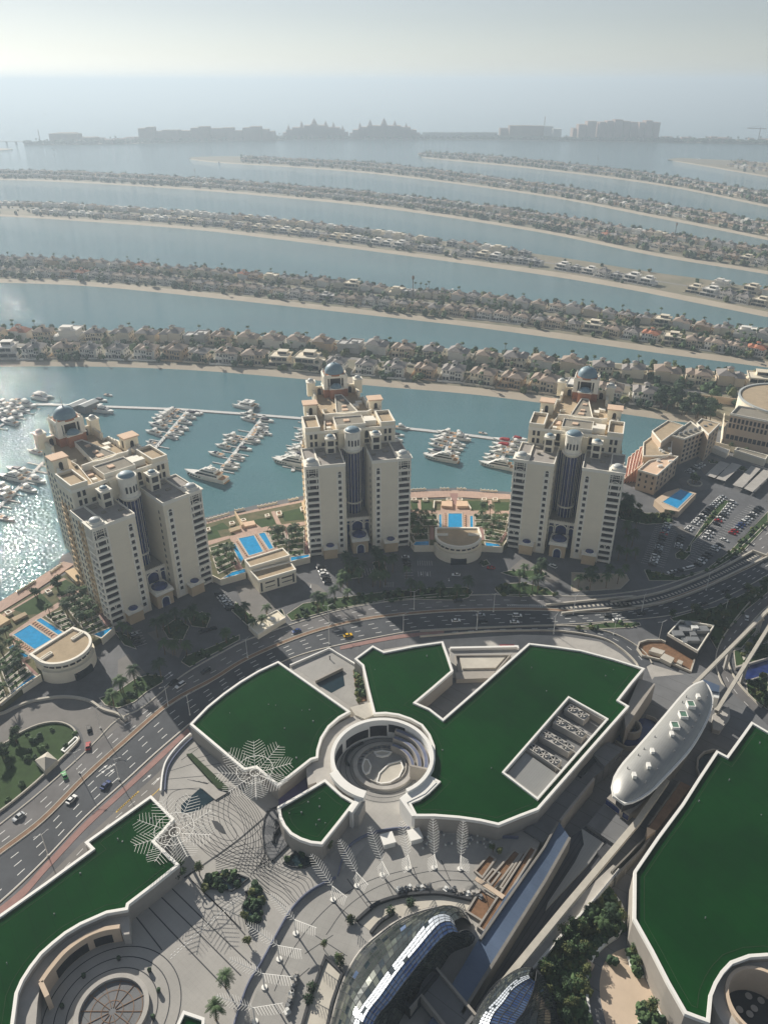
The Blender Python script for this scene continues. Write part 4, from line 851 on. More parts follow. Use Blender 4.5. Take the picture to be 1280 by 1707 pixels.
# parking bays: white lines
m = MB()
def bays(a, b, n, ln, side=1):
    a, b = a.copy(), b.copy(); t = (b - a).normalized(); nn = Vector((-t.y, t.x, 0)) * ln * side
    for i in range(n + 1):
        p = a.lerp(b, i / n); q = p + nn; m.band([Vector((p.x, p.y, .03)), Vector((q.x, q.y, .03))], [Vector((p.x + t.x * .15, p.y + t.y * .15, .03)), Vector((q.x + t.x * .15, q.y + t.y * .15, .03))])
for crp, a_, b_, n_, ln_, sd in ((KH, (885, 728), (600, 1000), 22, 5, 1), (KH, (1005, 790), (785, 1085), 18, 5, -1), (KH, (965, 772), (745, 1065), 18, 5, 1), (KH, (1185, 815), (680, 1280), 30, 5, -1), (KH, (430, 955), (310, 1285), 20, 5, -1), (KH, (470, 960), (350, 1290), 20, 5, 1), (KH, (700, 1060), (600, 1185), 9, 5, 1), (KH, (860, 1080), (760, 1180), 8, 5, 1),
    (K1, (1030, 1000), (1085, 1070), 7, 5, 1), (K1, (620, 1180), (650, 1245), 5, 5, 1), (K2, (640, 1105), (678, 1195), 7, 5, 1), (K2, (990, 1185), (1040, 1185), 5, 5, -1), (K3, (95, 1040), (105, 1110), 5, 5, 1), (K3, (170, 1020), (240, 1020), 6, 5, -1), (K3, (175, 1100), (235, 1100), 5, 5, 1), (K1, (850, 1200), (890, 1160), 5, 6, 1), (K2, (870, 1115), (930, 1110), 4, 7, -1)):
    A_, B_ = crp([a_, b_], .03); bays(A_, B_, n_, ln_, sd)
m.build('parking_lines', M['paint'], kind='structure')
m = MB()
for q in (K1([(700, 1180), (770, 1160), (880, 1230), (850, 1300), (790, 1270)], .03), K1([(560, 1310), (610, 1280), (690, 1370), (640, 1400), (600, 1440), (560, 1400)], .03), K2([(200, 1210), (330, 1190), (420, 1330), (280, 1400)], .03), K2([(580, 1185), (640, 1200), (700, 1250), (640, 1270)], .03), K3([(640, 1060), (700, 1010), (860, 1070), (900, 1110), (850, 1135)], .03), K4([(590, 880), (650, 880), (700, 920), (640, 940)], .03), K4([(800, 430), (900, 470), (790, 560), (740, 480)], .03)): m.prism(q, 0, .03, sides=False)
m.build('pavement', M['slip'], kind='structure')
# ------------------------------------------------------------------ cars
def car_proto(name, colr, kind='sedan'):
    cm = mat('car_paint_' + name, colr, .3, var=.03, coord='obj'); t = thing('car', None, 'car'); L = 4.6 if kind == 'sedan' else 4.9; W_ = 1.85; H1 = .82 if kind == 'sedan' else 1.0; H2 = 1.42 if kind == 'sedan' else 1.78
    b = MB(); y0, y1 = -L / 2, L / 2
    prof = [(y0, .35), (y0, H1 - .08), (y0 + .15, H1), (y1 - .5, H1), (y1 - .05, H1 - .2), (y1, .35)]
    n = len(prof); vs = [(-W_ / 2, a, c) for a, c in prof] + [(W_ / 2, a, c) for a, c in prof]
    b.add(vs, [tuple(range(n))[::-1], tuple(range(n, 2 * n))] + [(i, (i + 1) % n, (i + 1) % n + n, i + n) for i in range(n)])
    ya, yb, yc, yd = (y0 + .55, y0 + 1.15, y1 - 2.1, y1 - 1.25) if kind == 'sedan' else (y0 + .1, y0 + .4, y1 - 2.0, y1 - 1.2)
    b.box(-.68, .68, yb, yc, H2 - .02, H2 + .02); b.build('body', cm, t)
    g = MB(); g.add([(-.88, ya, H1), (.88, ya, H1), (.88, yd, H1), (-.88, yd, H1), (-.68, yb, H2), (.68, yb, H2), (.68, yc, H2), (-.68, yc, H2)], [(0, 1, 5, 4), (1, 2, 6, 5), (2, 3, 7, 6), (3, 0, 4, 7), (4, 5, 6, 7)]); g.build('windows', M['darkwin'], t)
    for sx in (-1, 1):
        for y in (y0 + .85, y1 - .9):
            w_ = MB(); w_.M = Matrix.Translation((sx * .82, y, .33)) @ Matrix.Rotation(R(90), 4, 'Y'); w_.cyl(0, 0, -.12, .12, .33, n=10); w_.build('wheel', M['black'], t)
    return t
CARC = {'white': car_proto('white', lin(236, 236, 234)), 'white SUV': car_proto('white_suv', lin(232, 232, 230), 'suv'), 'silver': car_proto('silver', lin(176, 180, 184)), 'black': car_proto('black', lin(24, 25, 28)), 'dark grey SUV': car_proto('grey_suv', lin(62, 64, 68), 'suv'),
        'red': car_proto('red', lin(170, 28, 34)), 'blue': car_proto('blue', lin(44, 66, 120)), 'yellow': car_proto('yellow', lin(236, 188, 40)), 'green': car_proto('green', lin(60, 150, 80))}
def car(kind, p, ang, label, group):
    lab = label; place(CARC[kind], USED, (p.x, p.y, .07), ang, lab, group)
def row(crp, a, b, n, rel, where, skip=(), grp='parked cars', seq=None):
    """n cars side by side from a to b, each turned by rel from the row's direction"""
    A, B = crp([a, b]); t = B - A; ang = math.atan2(t.y, t.x)
    k = 0
    for i in range(n):
        if i in skip: continue
        kd = seq[i % len(seq)] if seq else rv.choices(('white', 'white SUV', 'silver', 'black', 'dark grey SUV', 'blue', 'red'), (6, 3, 3, 4, 3, 1, .5))[0]
        p = A.lerp(B, i / max(1, n - 1)) + Vector((rv.uniform(-.15, .15), rv.uniform(-.15, .15), 0))
        nm = kd if 'SUV' in kd else kd + ' car'; place(CARC[kd], USED, (p.x, p.y, .04), ang + R(rel) + rv.uniform(-.04, .04), f'{nm}, {nth(k)} down {where}', grp); k += 1
row(KH, (905, 735), (620, 1005), 18, 0 + 0, 'the row left of the planted car park strip', grp='cars parked left of the planted strip', skip=(15,))
row(KH, (985, 780), (765, 1075), 14, 0, 'the middle row of the large car park', grp='cars in the middle row of the car park', skip=(9,))
row(KH, (1210, 825), (700, 1290), 26, 0, 'the long row beside the grass bank', grp='cars parked beside the grass bank', skip=(13, 14, 16, 20))
row(KH, (450, 965), (330, 1290), 17, 0, 'the left row of the lower car park', grp='cars in the left row of the lower car park', skip=(7,))
row(KH, (565, 1060), (540, 1150), 5, 0, 'the short row in the lower car park', grp='cars in the short car park row')
row(KH, (480, 1355), (640, 1320), 6, 90, 'the short row at the car park foot', grp='cars at the foot of the car park')
row(KH, (740, 470), (620, 530), 6, 0, 'the row beside the round turning circle', grp='cars by the turning circle', seq=('white', 'silver', 'white SUV', 'dark grey SUV'))
row(K1, (1040, 1000), (1095, 1068), 6, 0, 'the row right of the leftmost tower entrance', grp='cars right of the leftmost tower', seq=('dark grey SUV', 'white', 'white', 'white SUV', 'silver', 'black'))
row(K2, (655, 1110), (692, 1188), 5, 0, 'the row just below the middle tower', grp='cars below the middle tower', seq=('black', 'white', 'white SUV', 'dark grey SUV', 'black'))
row(K2, (1108, 1055), (1118, 1105), 4, 0, 'the row beside the middle round pavilion', grp='cars beside the round pavilion', seq=('white', 'dark grey SUV', 'black', 'black'))
row(K1, (635, 1190), (655, 1235), 3, 0, 'the short row below the leftmost tower', grp='cars below the leftmost tower entrance', seq=('silver', 'black', 'dark grey SUV'))
row(K1, (965, 1178), (1010, 1165), 2, 90, 'the pair of cars before the leftmost tower', grp='cars in front of the leftmost tower', seq=('dark grey SUV', 'black'))
rowU = mixl(U, MD, .5)
def roadcar(kind, crp, x, y, what, flip=0, off=0.0):
    p = crp([(x, y)])[0]; j = min(range(len(rowU) - 1), key=lambda i: (rowU[i] - p).length); t = rowU[j + 1] - rowU[j]
    place(CARC[kind], USED, (p.x, p.y, .05), math.atan2(t.y, t.x) - math.pi / 2 + flip * math.pi + off, what, 'cars driving on the curved road')
roadcar('white', K3, 365, 1328, 'white car driving alone on the lower carriageway below the round pavilion'); roadcar('silver', K3, 490, 1300, 'silver car beside a dark car, lower carriageway left of two white cars')
roadcar('dark grey SUV', K3, 502, 1330, 'dark grey SUV just below a silver car on the lower carriageway'); roadcar('white SUV', K3, 675, 1303, 'upper of two white vehicles side by side on the lower carriageway')
roadcar('white', K3, 662, 1335, 'lower of two white vehicles side by side on the lower carriageway'); roadcar('white', K3, 1182, 1326, 'white car near the green verge at the right of the curve')
roadcar('black', K3, 1135, 1302, 'black car just ahead of a white car near the right tower'); roadcar('dark grey SUV', K3, 375, 1229, 'dark grey SUV alone on the upper carriageway below the round pavilion', 1)
roadcar('yellow', K2, 800, 1473, 'yellow taxi on the lower carriageway above the green roofs'); roadcar('blue', K2, 525, 1450, 'blue car on the upper carriageway left of the yellow taxi', 1)
roadcar('white SUV', K1b, 847, 123, 'white SUV on the upper carriageway beside a dark car below the leftmost tower', 1); roadcar('black', K1b, 812, 110, 'black car just left of the white SUV, upper carriageway', 1)
roadcar('dark grey SUV', K1b, 965, 57, 'dark grey SUV on the upper carriageway near the road bridge foot', 1); roadcar('black', K1b, 420, 328, 'black car behind the red car by the loop road', 0, R(55))
roadcar('red', K1b, 415, 408, 'red car leaving the loop road by the dark lawn', 0, R(40)); roadcar('white', K1b, 338, 658, 'white car with black windows on the lower carriageway at left')
roadcar('blue', K1b, 497, 590, 'blue car on the lower carriageway at left near the lane arrows'); roadcar('silver', K1b, 90, 740, 'silver grey car on the upper carriageway at the far left', 1)
roadcar('dark grey SUV', K4, 970, 1087, 'dark grey SUV beside the tunnel mouth at right', 1); roadcar('black', K4, 920, 1282, 'black car on the right curve below the tunnel ramp')
roadcar('dark grey SUV', K4, 1050, 1260, 'rightmost dark grey SUV on the main curve'); roadcar('black', K4, 790, 1363, 'black car by the trees on the right curve')
roadcar('black', K4, 400, 1421, 'black car beside the lamp post on the right curve'); roadcar('white', K4, 1052, 1452, 'white car climbing the narrow side road at right', 0, R(35))
for k, (kd, x, y, a, lab) in enumerate([('white SUV', 855, 1052, 45, 'white SUV parked at the porch of the right tower'), ('red', 542, 1060, 80, 'red car below the right tower near the round pavilion'), ('white', 365, 1096, 85, 'white car in front of the round middle pavilion')]):
    p = K3([(x, y)])[0]; place(CARC[kd], USED, (p.x, p.y, .05), R(a), lab, 'cars in the tower forecourts')
p = K1b([(305, 545)])[0]; place(CARC['green'], USED, (p.x, p.y, .05), R(35), 'small green delivery car on the upper carriageway beside the lawn corner', 'cars driving on the curved road')
for key in list(CARC): pass

# ------------------------------------------------------------------ street lamps and palms
def lamp_proto():
    t = thing('street_lamp', None, 'street lamp'); m = MB(); m.cyl(0, 0, 0, .6, .35, n=8); m.tube((0, 0, .5), (0, 0, 11.5), .16, .09, 6); m.build('pole', M['metal'], t)
    for s in (-1, 1):
        m = MB(); m.tube((0, 0, 11.2), (s * 1.9, 0, 11.9), .07, .05, 5); a = m.build('arm', M['metal'], t); m = MB(); m.cbox(s * 2.2, 0, .9, .35, 11.82, 12.0); m.build('lamp_head', M['grey'], a)
    return t
lp = lamp_proto()
for i, (px, py) in enumerate([(672, 1055), (690, 1016), (794, 1050), (822, 1020), (922, 1057), (955, 1024), (1022, 1058), (549, 1074), (413, 1097), (281, 1177), (317, 1192), (133, 1289), (199, 1300), (81, 1427), (168, 1214), (1068, 1023), (1097, 1068), (1176, 984), (1205, 1030), (548, 1040)]):
    p = G(px, py); place(lp, USED, (p.x, p.y, .05), rv.uniform(0, 1), f'white twin-armed street lamp, {nth(sorted([672, 690, 794, 822, 922, 955, 1022, 549, 413, 281, 317, 133, 199, 81, 168, 1068, 1097, 1176, 1205, 548]).index(px))} from the left along the curved road', 'street lamps along the curved road')
def palm_proto(h, n, r, seed, mm='leafB'):
    rn = random.Random(seed); t = thing('palm_tree', None, 'palm'); m = MB(); bx, by = rn.uniform(-.3, .3), rn.uniform(-.3, .3)
    m.tube((0, 0, 0), (bx * .5, by * .5, h * .5), .3, .22, 6); m.tube((bx * .5, by * .5, h * .5), (bx, by, h), .22, .2, 6); m.build('trunk', M['bark'], t)
    m = MB()
    for k in range(n):
        a = k * 2.4 + rn.uniform(-.2, .2); el = rn.uniform(-.25, 1.1); P = []
        for j in range(6):
            s = j / 5; rr = r * s * math.cos(el * .6); P.append(Vector((bx + rr * math.cos(a), by + rr * math.sin(a), h + r * (math.sin(el) * s - .75 * s * s))))
        side = Vector((-math.sin(a), math.cos(a), 0))
        for j in range(5):
            w0, w1 = [r * .16 * math.sin(math.pi * min(1, .12 + q / 5 * .86)) for q in (j, j + 1)]
            for sg in (-1, 1):
                for g in (0, .5):
                    c0 = P[j].lerp(P[j + 1], g); c1 = P[j].lerp(P[j + 1], g + .34); e = side * sg * (w0 + (w1 - w0) * g) * 1.25 + Vector((0, 0, -.28 * w0)) + (P[j + 1] - P[j]) * .35
                    m.add([c0, c1, c1 + e, c0 + e], [(0, 1, 2, 3) if sg > 0 else (3, 2, 1, 0)])
    m.build('crown', M[mm], t); return t
palms = [palm_proto(8.5, 22, 3.4, 1), palm_proto(7.2, 20, 3.1, 2), palm_proto(10, 24, 3.6, 3, 'leafA')]
def plant_palms(pts, z, label, group, sc=1.0):
    for p in pts:
        k = rv.choice(palms); s_ = sc * rv.uniform(.85, 1.12); place(k, USED, (p[0], p[1], z), rv.uniform(0, 6.28), label, group, (s_,) * 3)
FC = 'date palm standing among the dark islands in front of the residential towers'
for q, n in ((isl[0], 4), (isl[1], 4), (isl[2], 5), (isl[3], 6), (isl[4], 5), (isl[5], 3), (isl[6], 6), (isl[7], 4), (isl[8], 6), (isl[9], 7), (isl[10], 2), (isl[11], 4), (K1([(690, 1180), (900, 1200), (860, 1290), (700, 1280)]), 5), (K2([(740, 1190), (1000, 1190), (1000, 1220), (760, 1240)]), 7), (K3([(0, 1060), (120, 1060), (120, 1150), (0, 1150)]), 4)): plant_palms(scatter(q, n), .1, FC, 'palms in the tower forecourts')
plant_palms(scatter(K3([(1180, 760), (1280, 760), (1280, 1060), (1180, 1050)]) , 16), .1, 'palm in the dark yard right of the rightmost tower', 'palms right of the rightmost tower')
plant_palms(scatter(K3([(950, 1080), (1230, 1090), (1200, 1165), (950, 1180)]), 10), .2, 'palm on the bare sandy plot below the rightmost tower', 'palms on the sandy plot')
# bushy street trees
def tree_proto(r, h, seed, mm, n=520):
    rn = random.Random(seed); t = thing('leafy_tree', None, 'tree'); m = MB(); m.tube((0, 0, 0), (0, 0, h * .55), .28, .2, 6)
    for k in range(4): a = k * 1.6; m.tube((0, 0, h * .4), (r * .5 * math.cos(a), r * .5 * math.sin(a), h * .75), .14, .06, 5)
    m.build('trunk', M['bark'], t); m = MB()
    for k in range(7):
        a = rn.uniform(0, 6.28); q = r * rn.uniform(.2, .6); m.mi = rn.choice((0, 0, 1)); m.leaves((q * math.cos(a), q * math.sin(a), h * rn.uniform(.6, .95)), r * .52, r * .42, n // 7, .34)
    m.build('crown', [M[mm], M['leafB'] if mm != 'leafB' else M['leafC']], t); return t
trees = [tree_proto(2.6, 5.5, 5, 'leafA'), tree_proto(3.2, 6.5, 6, 'leafB'), tree_proto(2.2, 4.6, 7, 'leafC')]
def plant_trees(pts, z, label, group, sc=1.0, ks=(0, 1, 2)):
    for p in pts:
        k = trees[rv.choice(ks)]; s_ = sc * rv.uniform(.8, 1.2); place(k, USED, (p[0], p[1], z), rv.uniform(0, 6.28), label, group, (s_,) * 3)
plant_trees(scatter(isl[17], 20), .1, 'dark bushy tree on the verge below the right road curve', 'trees on the right verge', ks=(0, 1))
plant_trees(scatter(isl[21], 14), .1, 'dark tree below the brown terraced hotel', 'trees below the brown hotel')
plant_trees(scatter(GP([(1085, 675), (1110, 660), (1205, 690), (1200, 712), (1150, 700)]), 34), -.3, 'dark bushy tree in the grove at the end of the beach', 'trees in the grove at the beach end', 1.9, (0,))
plant_trees(scatter(K1b([(0, 420), (90, 370), (60, 470), (0, 520)]), 6), .1, 'dark tree at the left edge of the loop road lawn', 'trees by the loop road lawn', ks=(0,))
plant_trees(scatter(K6([(1130, 130), (1280, 95), (1280, 150)]), 5), .1, 'small tree by the side road near the rail beams', 'trees by the side road')
plant_trees(scatter(isl[20], 7), .1, 'small tree on the grass right of the rail beams', 'trees right of the rail beams')
plant_trees([G(x, y) for x, y in ((1205, 748), (1216, 752), (1227, 757), (1240, 757), (1252, 762), (1222, 735), (1232, 738))], .1, 'round green tree against the wall above the car park', 'trees above the car park', .8)
# ------------------------------------------------------------------ waterfront: promenade, gardens, pools, pavilions
PZ = 3.2                                                # level of the garden deck between the towers
def deck(pts, nm='garden_terrace'):
    q = [Vector((p.x, p.y)) for p in pts]; m = MB(); m.prism(q, 0, PZ); m.build(nm, M['gardensoil'], kind='structure'); return q
def quad_pt(Q, u, v): return (Q[0].lerp(Q[1], u)).lerp(Q[3].lerp(Q[2], u), v)
def rows(Q, n, gap, m_, z, ulist=((0.02, .98),), name='flower_bed', hedge=True):
    """n planted strips across the quad Q (v direction), each cut into the u ranges"""
    sheet_m = MB(); kb = MB()
    for i in range(n):
        for u0, u1 in ulist:
            a, b, c, d = [quad_pt(Q, u, (i + g) / n) for u, g in ((u0, gap), (u1, gap), (u1, 1 - gap), (u0, 1 - gap))]
            P = [a, b, c, d]; sheet_m.prism(P, z - .1, z, sides=False); kb.rim(P, .35, z - .3, z + .18, out=.3)
            if hedge:
                for p in scatter([(q.x, q.y) for q in P], int(abs(area2([(q.x, q.y) for q in P])) / 2 * .16)):
                    r = rv.uniform(.35, .8); HB.mi = rv.choice((0, 0, 1, 2)); HB.clump((p[0], p[1], z + r * .5), r, jit=.35)
    sheet_m.build(name, M[m_], kind='structure'); kb.build('kerb', M['kerb'], kind='structure')
HB = MB()
def pool(pts, label, z=None, grp=None):
    z = PZ + .05 if z is None else z; t = thing('swimming_pool', label, 'pool', group=grp); m = MB(); m.prism(pts, z - .1, z, sides=False); m.build('water', M['pool'], t)
    m = MB(); m.rim(pts, .25, z - .3, z + .14, out=.45); m.build('coping', M['kerb'], t); return t
def lounger_proto():
    t = thing('sun_lounger', None, 'sun lounger'); m = MB(); m.box(-.35, .35, -1, .5, .3, .42); m.add([(-.35, .5, .42), (.35, .5, .42), (.35, 1.05, .85), (-.35, 1.05, .85), (-.35, .5, .32), (.35, .5, .32), (.35, 1.08, .75), (-.35, 1.08, .75)], [(0, 1, 2, 3), (7, 6, 5, 4), (0, 4, 5, 1), (2, 6, 7, 3)])
    m.build('cushion', M['timber'], t); m = MB()
    for x in (-.3, .3):
        for y in (-.9, .5): m.cbox(x, y, .07, .07, 0, .3)
    m.build('frame', M['bark'], t); return t
lg = lounger_proto()
def loungers(a, b, n, rel, label, grp):
    a, b = a.copy(), b.copy(); t = b - a; ang = math.atan2(t.y, t.x)
    for i in range(n):
        p = a.lerp(b, (i + .5) / n); place(lg, USED, (p.x, p.y, PZ), ang + R(rel), label, grp)
def planter(pts, z0=PZ, h=1.3, label=None):
    t = thing('planter_box', label, 'planter', group='square cream planter boxes on the garden terraces'); m = MB(); m.rim(pts, .5, z0, z0 + h); m.build('box', M['creamtrim'], t); m = MB(); m.prism(inset(pts, .45), z0, z0 + h - .3, sides=False); m.build('soil', M['median'], t)
def balustrade(a, b, label):
    """promenade railing with a wavy crest"""
    m = MB(); P = resample([a, b], max(6, int((b - a).length / 1.1)))
    m.wall(P, .35, .4, 1.5)
    for i, p in enumerate(P):
        if i % 2 == 0: m.cbox(p.x, p.y, .5, .5, .4, 2.1)
    o = m.build('balustrade', M['creamtrim']); tag(o, label, 'balustrade', 'cream balustrades along the water')
# promenades
for A_, B_ in (([(-300, 1130), (0, 1003), (60, 966), (106, 936)], [(-300, 1150), (0, 1021), (60, 984), (125, 940)]), ([(345, 869), (430, 848), (508, 833), (560, 825)], [(345, 880), (430, 860), (508, 845), (560, 838)]), ([(640, 824), (685, 820), (760, 817), (850, 824), (905, 826)], [(640, 834), (685, 830), (760, 828), (850, 834), (905, 836)])):
    m = MB(); m.band(resample(GP(A_, .45), 30), resample(GP(B_, .45), 30), .45); m.build('promenade', M['pinkstone'], kind='structure')
for i, (a, b) in enumerate([((345, 868), (382, 857)), ((392, 852), (408, 849)), ((430, 846), (462, 839)), ((481, 835), (498, 831)), ((683, 817.5), (710, 816)), ((734, 815.5), (749, 815.5)), ((762, 815.5), (777, 816)), ((801, 818), (829, 820)), ((30, 988), (60, 969)), ((85, 955), (103, 942))]):
    balustrade(G(*a, .5), G(*b, .5), f'cream crested balustrade at the water edge, {nth([8, 9, 2, 3, 4, 5, 6, 7, 0, 1].index(i) if False else (2, 3, 4, 5, 6, 7, 8, 9, 0, 1)[i])} from the left')
# middle garden (between the leftmost and middle tower)
gq = lambda pts: KG(pts, PZ)
dk = deck(gq([(60, 480), (390, 385), (1180, 225), (1200, 830), (990, 882), (510, 1000), (245, 1075), (60, 960)]))
m = MB(); m.wall(gq([(60, 980), (245, 1075), (510, 1000)]), .5, 0, PZ + .9); m.wall(gq([(985, 884), (1195, 832)]), .5, 0, PZ + .9); o = m.build('terrace_wall', M['cream']); tag(o, 'cream retaining wall in front of the rectangular pavilion garden', 'wall')
sheet('pool_terrace', gq([(330, 600), (640, 545), (760, 560), (860, 740), (500, 850), (380, 700)]), PZ + .03, 'pinkstone'); sheet('path', gq([(480, 470), (640, 460), (700, 560), (440, 600), (330, 540)]), PZ + .035, 'pinkstone'); sheet('path', gq([(640, 510), (1170, 440), (1185, 475), (650, 555)]), PZ + .04, 'pinkstone'); sheet('path', gq([(780, 340), (820, 330), (900, 490), (850, 495)]), PZ + .055, 'pinkstone'); sheet('path', gq([(100, 655), (330, 595), (340, 625), (110, 700)]), PZ + .04, 'pinkstone')
sheet('lawn', gq([(530, 440), (800, 390), (830, 470), (680, 510), (600, 455)]), PZ + .05, 'grass'); sheet('lawn', gq([(880, 350), (1090, 300), (1150, 420), (930, 445)]), PZ + .05, 'grass'); sheet('lawn', gq([(100, 520), (270, 455), (340, 520), (210, 540), (250, 610), (110, 640)]), PZ + .05, 'grass')
rows(gq([(740, 545), (920, 510), (960, 690), (810, 720)]), 3, .12, 'grass', PZ + .06); rows(gq([(955, 520), (1135, 500), (1135, 800), (960, 815)]), 5, .1, 'grass', PZ + .06); rows(gq([(120, 720), (320, 665), (430, 900), (220, 1010)]), 5, .1, 'grass', PZ + .06)
sheet('path', gq([(1142, 480), (1190, 470), (1195, 790), (1145, 790)]), PZ + .09, 'brick'); sheet('path', gq([(905, 510), (945, 500), (985, 670), (950, 680)]), PZ + .09, 'brick'); sheet('path', gq([(345, 820), (385, 810), (470, 920), (490, 945), (410, 965)]), PZ + .09, 'brick')
pool(gq([(430, 625), (600, 590), (700, 765), (545, 812)]), 'blue rectangular pool above the rectangular pavilion'); pool(gq([(645, 575), (715, 560), (810, 730), (760, 745)]), 'narrow curved pool channel right of the rectangular blue pool'); pool(gq([(355, 690), (400, 680), (490, 840), (460, 890)]), 'narrow channel left of the rectangular blue pool')
pool(gq([(245, 1065), (360, 985), (505, 945), (515, 990)]), 'wedge-shaped pool on the terrace wall left of the rectangular pavilion'); pool(gq([(985, 825), (1190, 795), (1190, 825), (990, 875)]), 'wedge-shaped pool on the terrace wall right of the rectangular pavilion')
loungers(gq([(615, 595)])[0], gq([(735, 760)])[0], 9, 90, 'tan sun lounger on the right side of the rectangular blue pool', 'loungers right of the rectangular pool'); loungers(gq([(410, 650)])[0], gq([(520, 810)])[0], 9, -90, 'tan sun lounger on the left side of the rectangular blue pool', 'loungers left of the rectangular pool')
def gate_block(pts, z, label, mt='ochre'):
    m = MB(); m.prism(pts, 0, z); o = m.build('garden_pavilion', M[mt]); tag(o, label, 'garden building')
gate_block(gq([(395, 375), (405, 370), (490, 510), (470, 520)]), PZ + 2.6, 'tall ochre garden wall block above the rectangular pool'); gate_block(gq([(480, 470), (600, 450), (620, 490), (480, 520)]), PZ + 1.2, 'low pink flat-roofed shelter above the rectangular pool', 'roofpink'); gate_block(gq([(330, 540), (440, 505), (460, 540), (350, 575)]), PZ + 1.2, 'low brown flat-roofed shelter left of the ochre garden block', 'rooftan')
PBX = [(gq([(455, 435), (505, 425), (520, 445), (475, 460)])), gq([(715, 385), (760, 375), (770, 400), (725, 410)]), gq([(835, 355), (890, 345), (900, 385), (850, 395)]), gq([(1090, 305), (1145, 295), (1160, 330), (1100, 345)]), gq([(335, 465), (385, 455), (400, 480), (345, 495)]), gq([(90, 530), (130, 520), (140, 550), (95, 565)])]
# right garden (between the middle and right towers)
kq = lambda pts: KP(pts, PZ)
deck(kq([(60, 185), (1140, 185), (1150, 560), (1040, 650), (815, 640), (375, 640), (180, 650), (100, 560)]))
m = MB(); m.wall(kq([(110, 560), (180, 652), (375, 650)]), .5, 0, PZ + .9); m.wall(kq([(815, 650), (1030, 660), (1070, 590)]), .5, 0, PZ + .9); o = m.build('terrace_wall', M['cream']); tag(o, 'cream retaining walls on both sides of the middle round pavilion', 'wall')
sheet('pool_terrace', kq([(400, 300), (760, 300), (770, 500), (400, 490)]), PZ + .03, 'pinkstone'); sheet('path', kq([(110, 295), (1100, 300), (1095, 330), (110, 325)]), PZ + .035, 'pinkstone'); sheet('path', kq([(440, 220), (700, 220), (720, 300), (430, 300)]), PZ + .04, 'pinkstone'); sheet('path', kq([(205, 195), (240, 195), (245, 300), (215, 300)]), PZ + .055, 'pinkstone'); sheet('path', kq([(885, 195), (925, 195), (940, 300), (900, 300)]), PZ + .055, 'pinkstone')
sheet('lawn', kq([(690, 205), (900, 205), (900, 290), (720, 290)]), PZ + .05, 'grass'); sheet('lawn', kq([(950, 215), (1100, 215), (1090, 300), (960, 290)]), PZ + .05, 'grass'); sheet('lawn', kq([(140, 210), (350, 210), (350, 290), (160, 290)]), PZ + .05, 'grass')
rows(kq([(760, 330), (930, 330), (920, 470), (770, 470)]), 2, .15, 'grass', PZ + .06); rows(kq([(940, 340), (1090, 360), (1060, 510), (910, 480)]), 3, .14, 'grass', PZ + .06); rows(kq([(845, 480), (1050, 520), (990, 600), (860, 590)]), 2, .14, 'grass', PZ + .06)
rows(kq([(225, 335), (400, 335), (410, 450), (260, 455)]), 2, .12, 'grass', PZ + .06); rows(kq([(130, 300), (210, 340), (250, 450), (130, 450)]), 2, .14, 'grass', PZ + .06); rows(kq([(125, 465), (315, 460), (320, 590), (180, 595)]), 2, .12, 'grass', PZ + .06)
for q in ([(330, 455), (365, 450), (370, 580), (325, 580)], [(800, 465), (845, 465), (855, 585), (820, 585)], [(925, 340), (965, 345), (945, 440), (905, 450)], [(1060, 500), (1075, 520), (1030, 610), (1000, 605)], [(520, 130), (600, 130), (590, 230), (545, 240)]): sheet('path', kq(q), PZ + .1, 'brick')
pool(kq([(505, 325), (640, 325), (645, 480), (500, 480)]), 'blue rectangular pool directly behind the middle round pavilion'); pool(kq([(415, 335), (440, 335), (445, 480), (415, 480)]), 'narrow channel left of the middle blue pool'); pool(kq([(715, 350), (745, 350), (750, 480), (715, 480)]), 'narrow channel right of the middle blue pool')
pool(kq([(160, 635), (190, 600), (320, 590), (320, 635)]), 'wedge-shaped pool on the wall left of the middle round pavilion'); pool(kq([(860, 605), (1000, 625), (1015, 655), (870, 650)]), 'wedge-shaped pool on the wall right of the middle round pavilion')
loungers(kq([(480, 335)])[0], kq([(480, 470)])[0], 7, 90, 'tan sun lounger left of the blue pool behind the middle round pavilion', 'loungers left of the middle pool'); loungers(kq([(668, 335)])[0], kq([(668, 470)])[0], 7, -90, 'tan sun lounger right of the blue pool behind the middle round pavilion', 'loungers right of the middle pool')
gate_block(kq([(440, 225), (545, 225), (545, 280), (440, 270)]), PZ + 1.6, 'left of two low pink shelters above the middle pool', 'roofpink'); gate_block(kq([(585, 225), (690, 225), (700, 275), (590, 275)]), PZ + 1.6, 'right of two low pink shelters above the middle pool', 'roofpink')
PBX += [kq([(x, 190), (x + 48, 190), (x + 50, 212), (x - 2, 212)]) for x in (150, 258, 487, 595, 828, 935)]
m = MB(); m.wall(kq([(365, 285), (370, 215), (440, 215)]), .7, PZ, PZ + 1.2); m.wall(kq([(690, 225), (700, 250), (725, 290)]), .7, PZ, PZ + 1.2); o = m.build('garden_wall', M['creamtrim']); tag(o, 'low cream stepped walls flanking the shelters above the middle pool', 'wall')
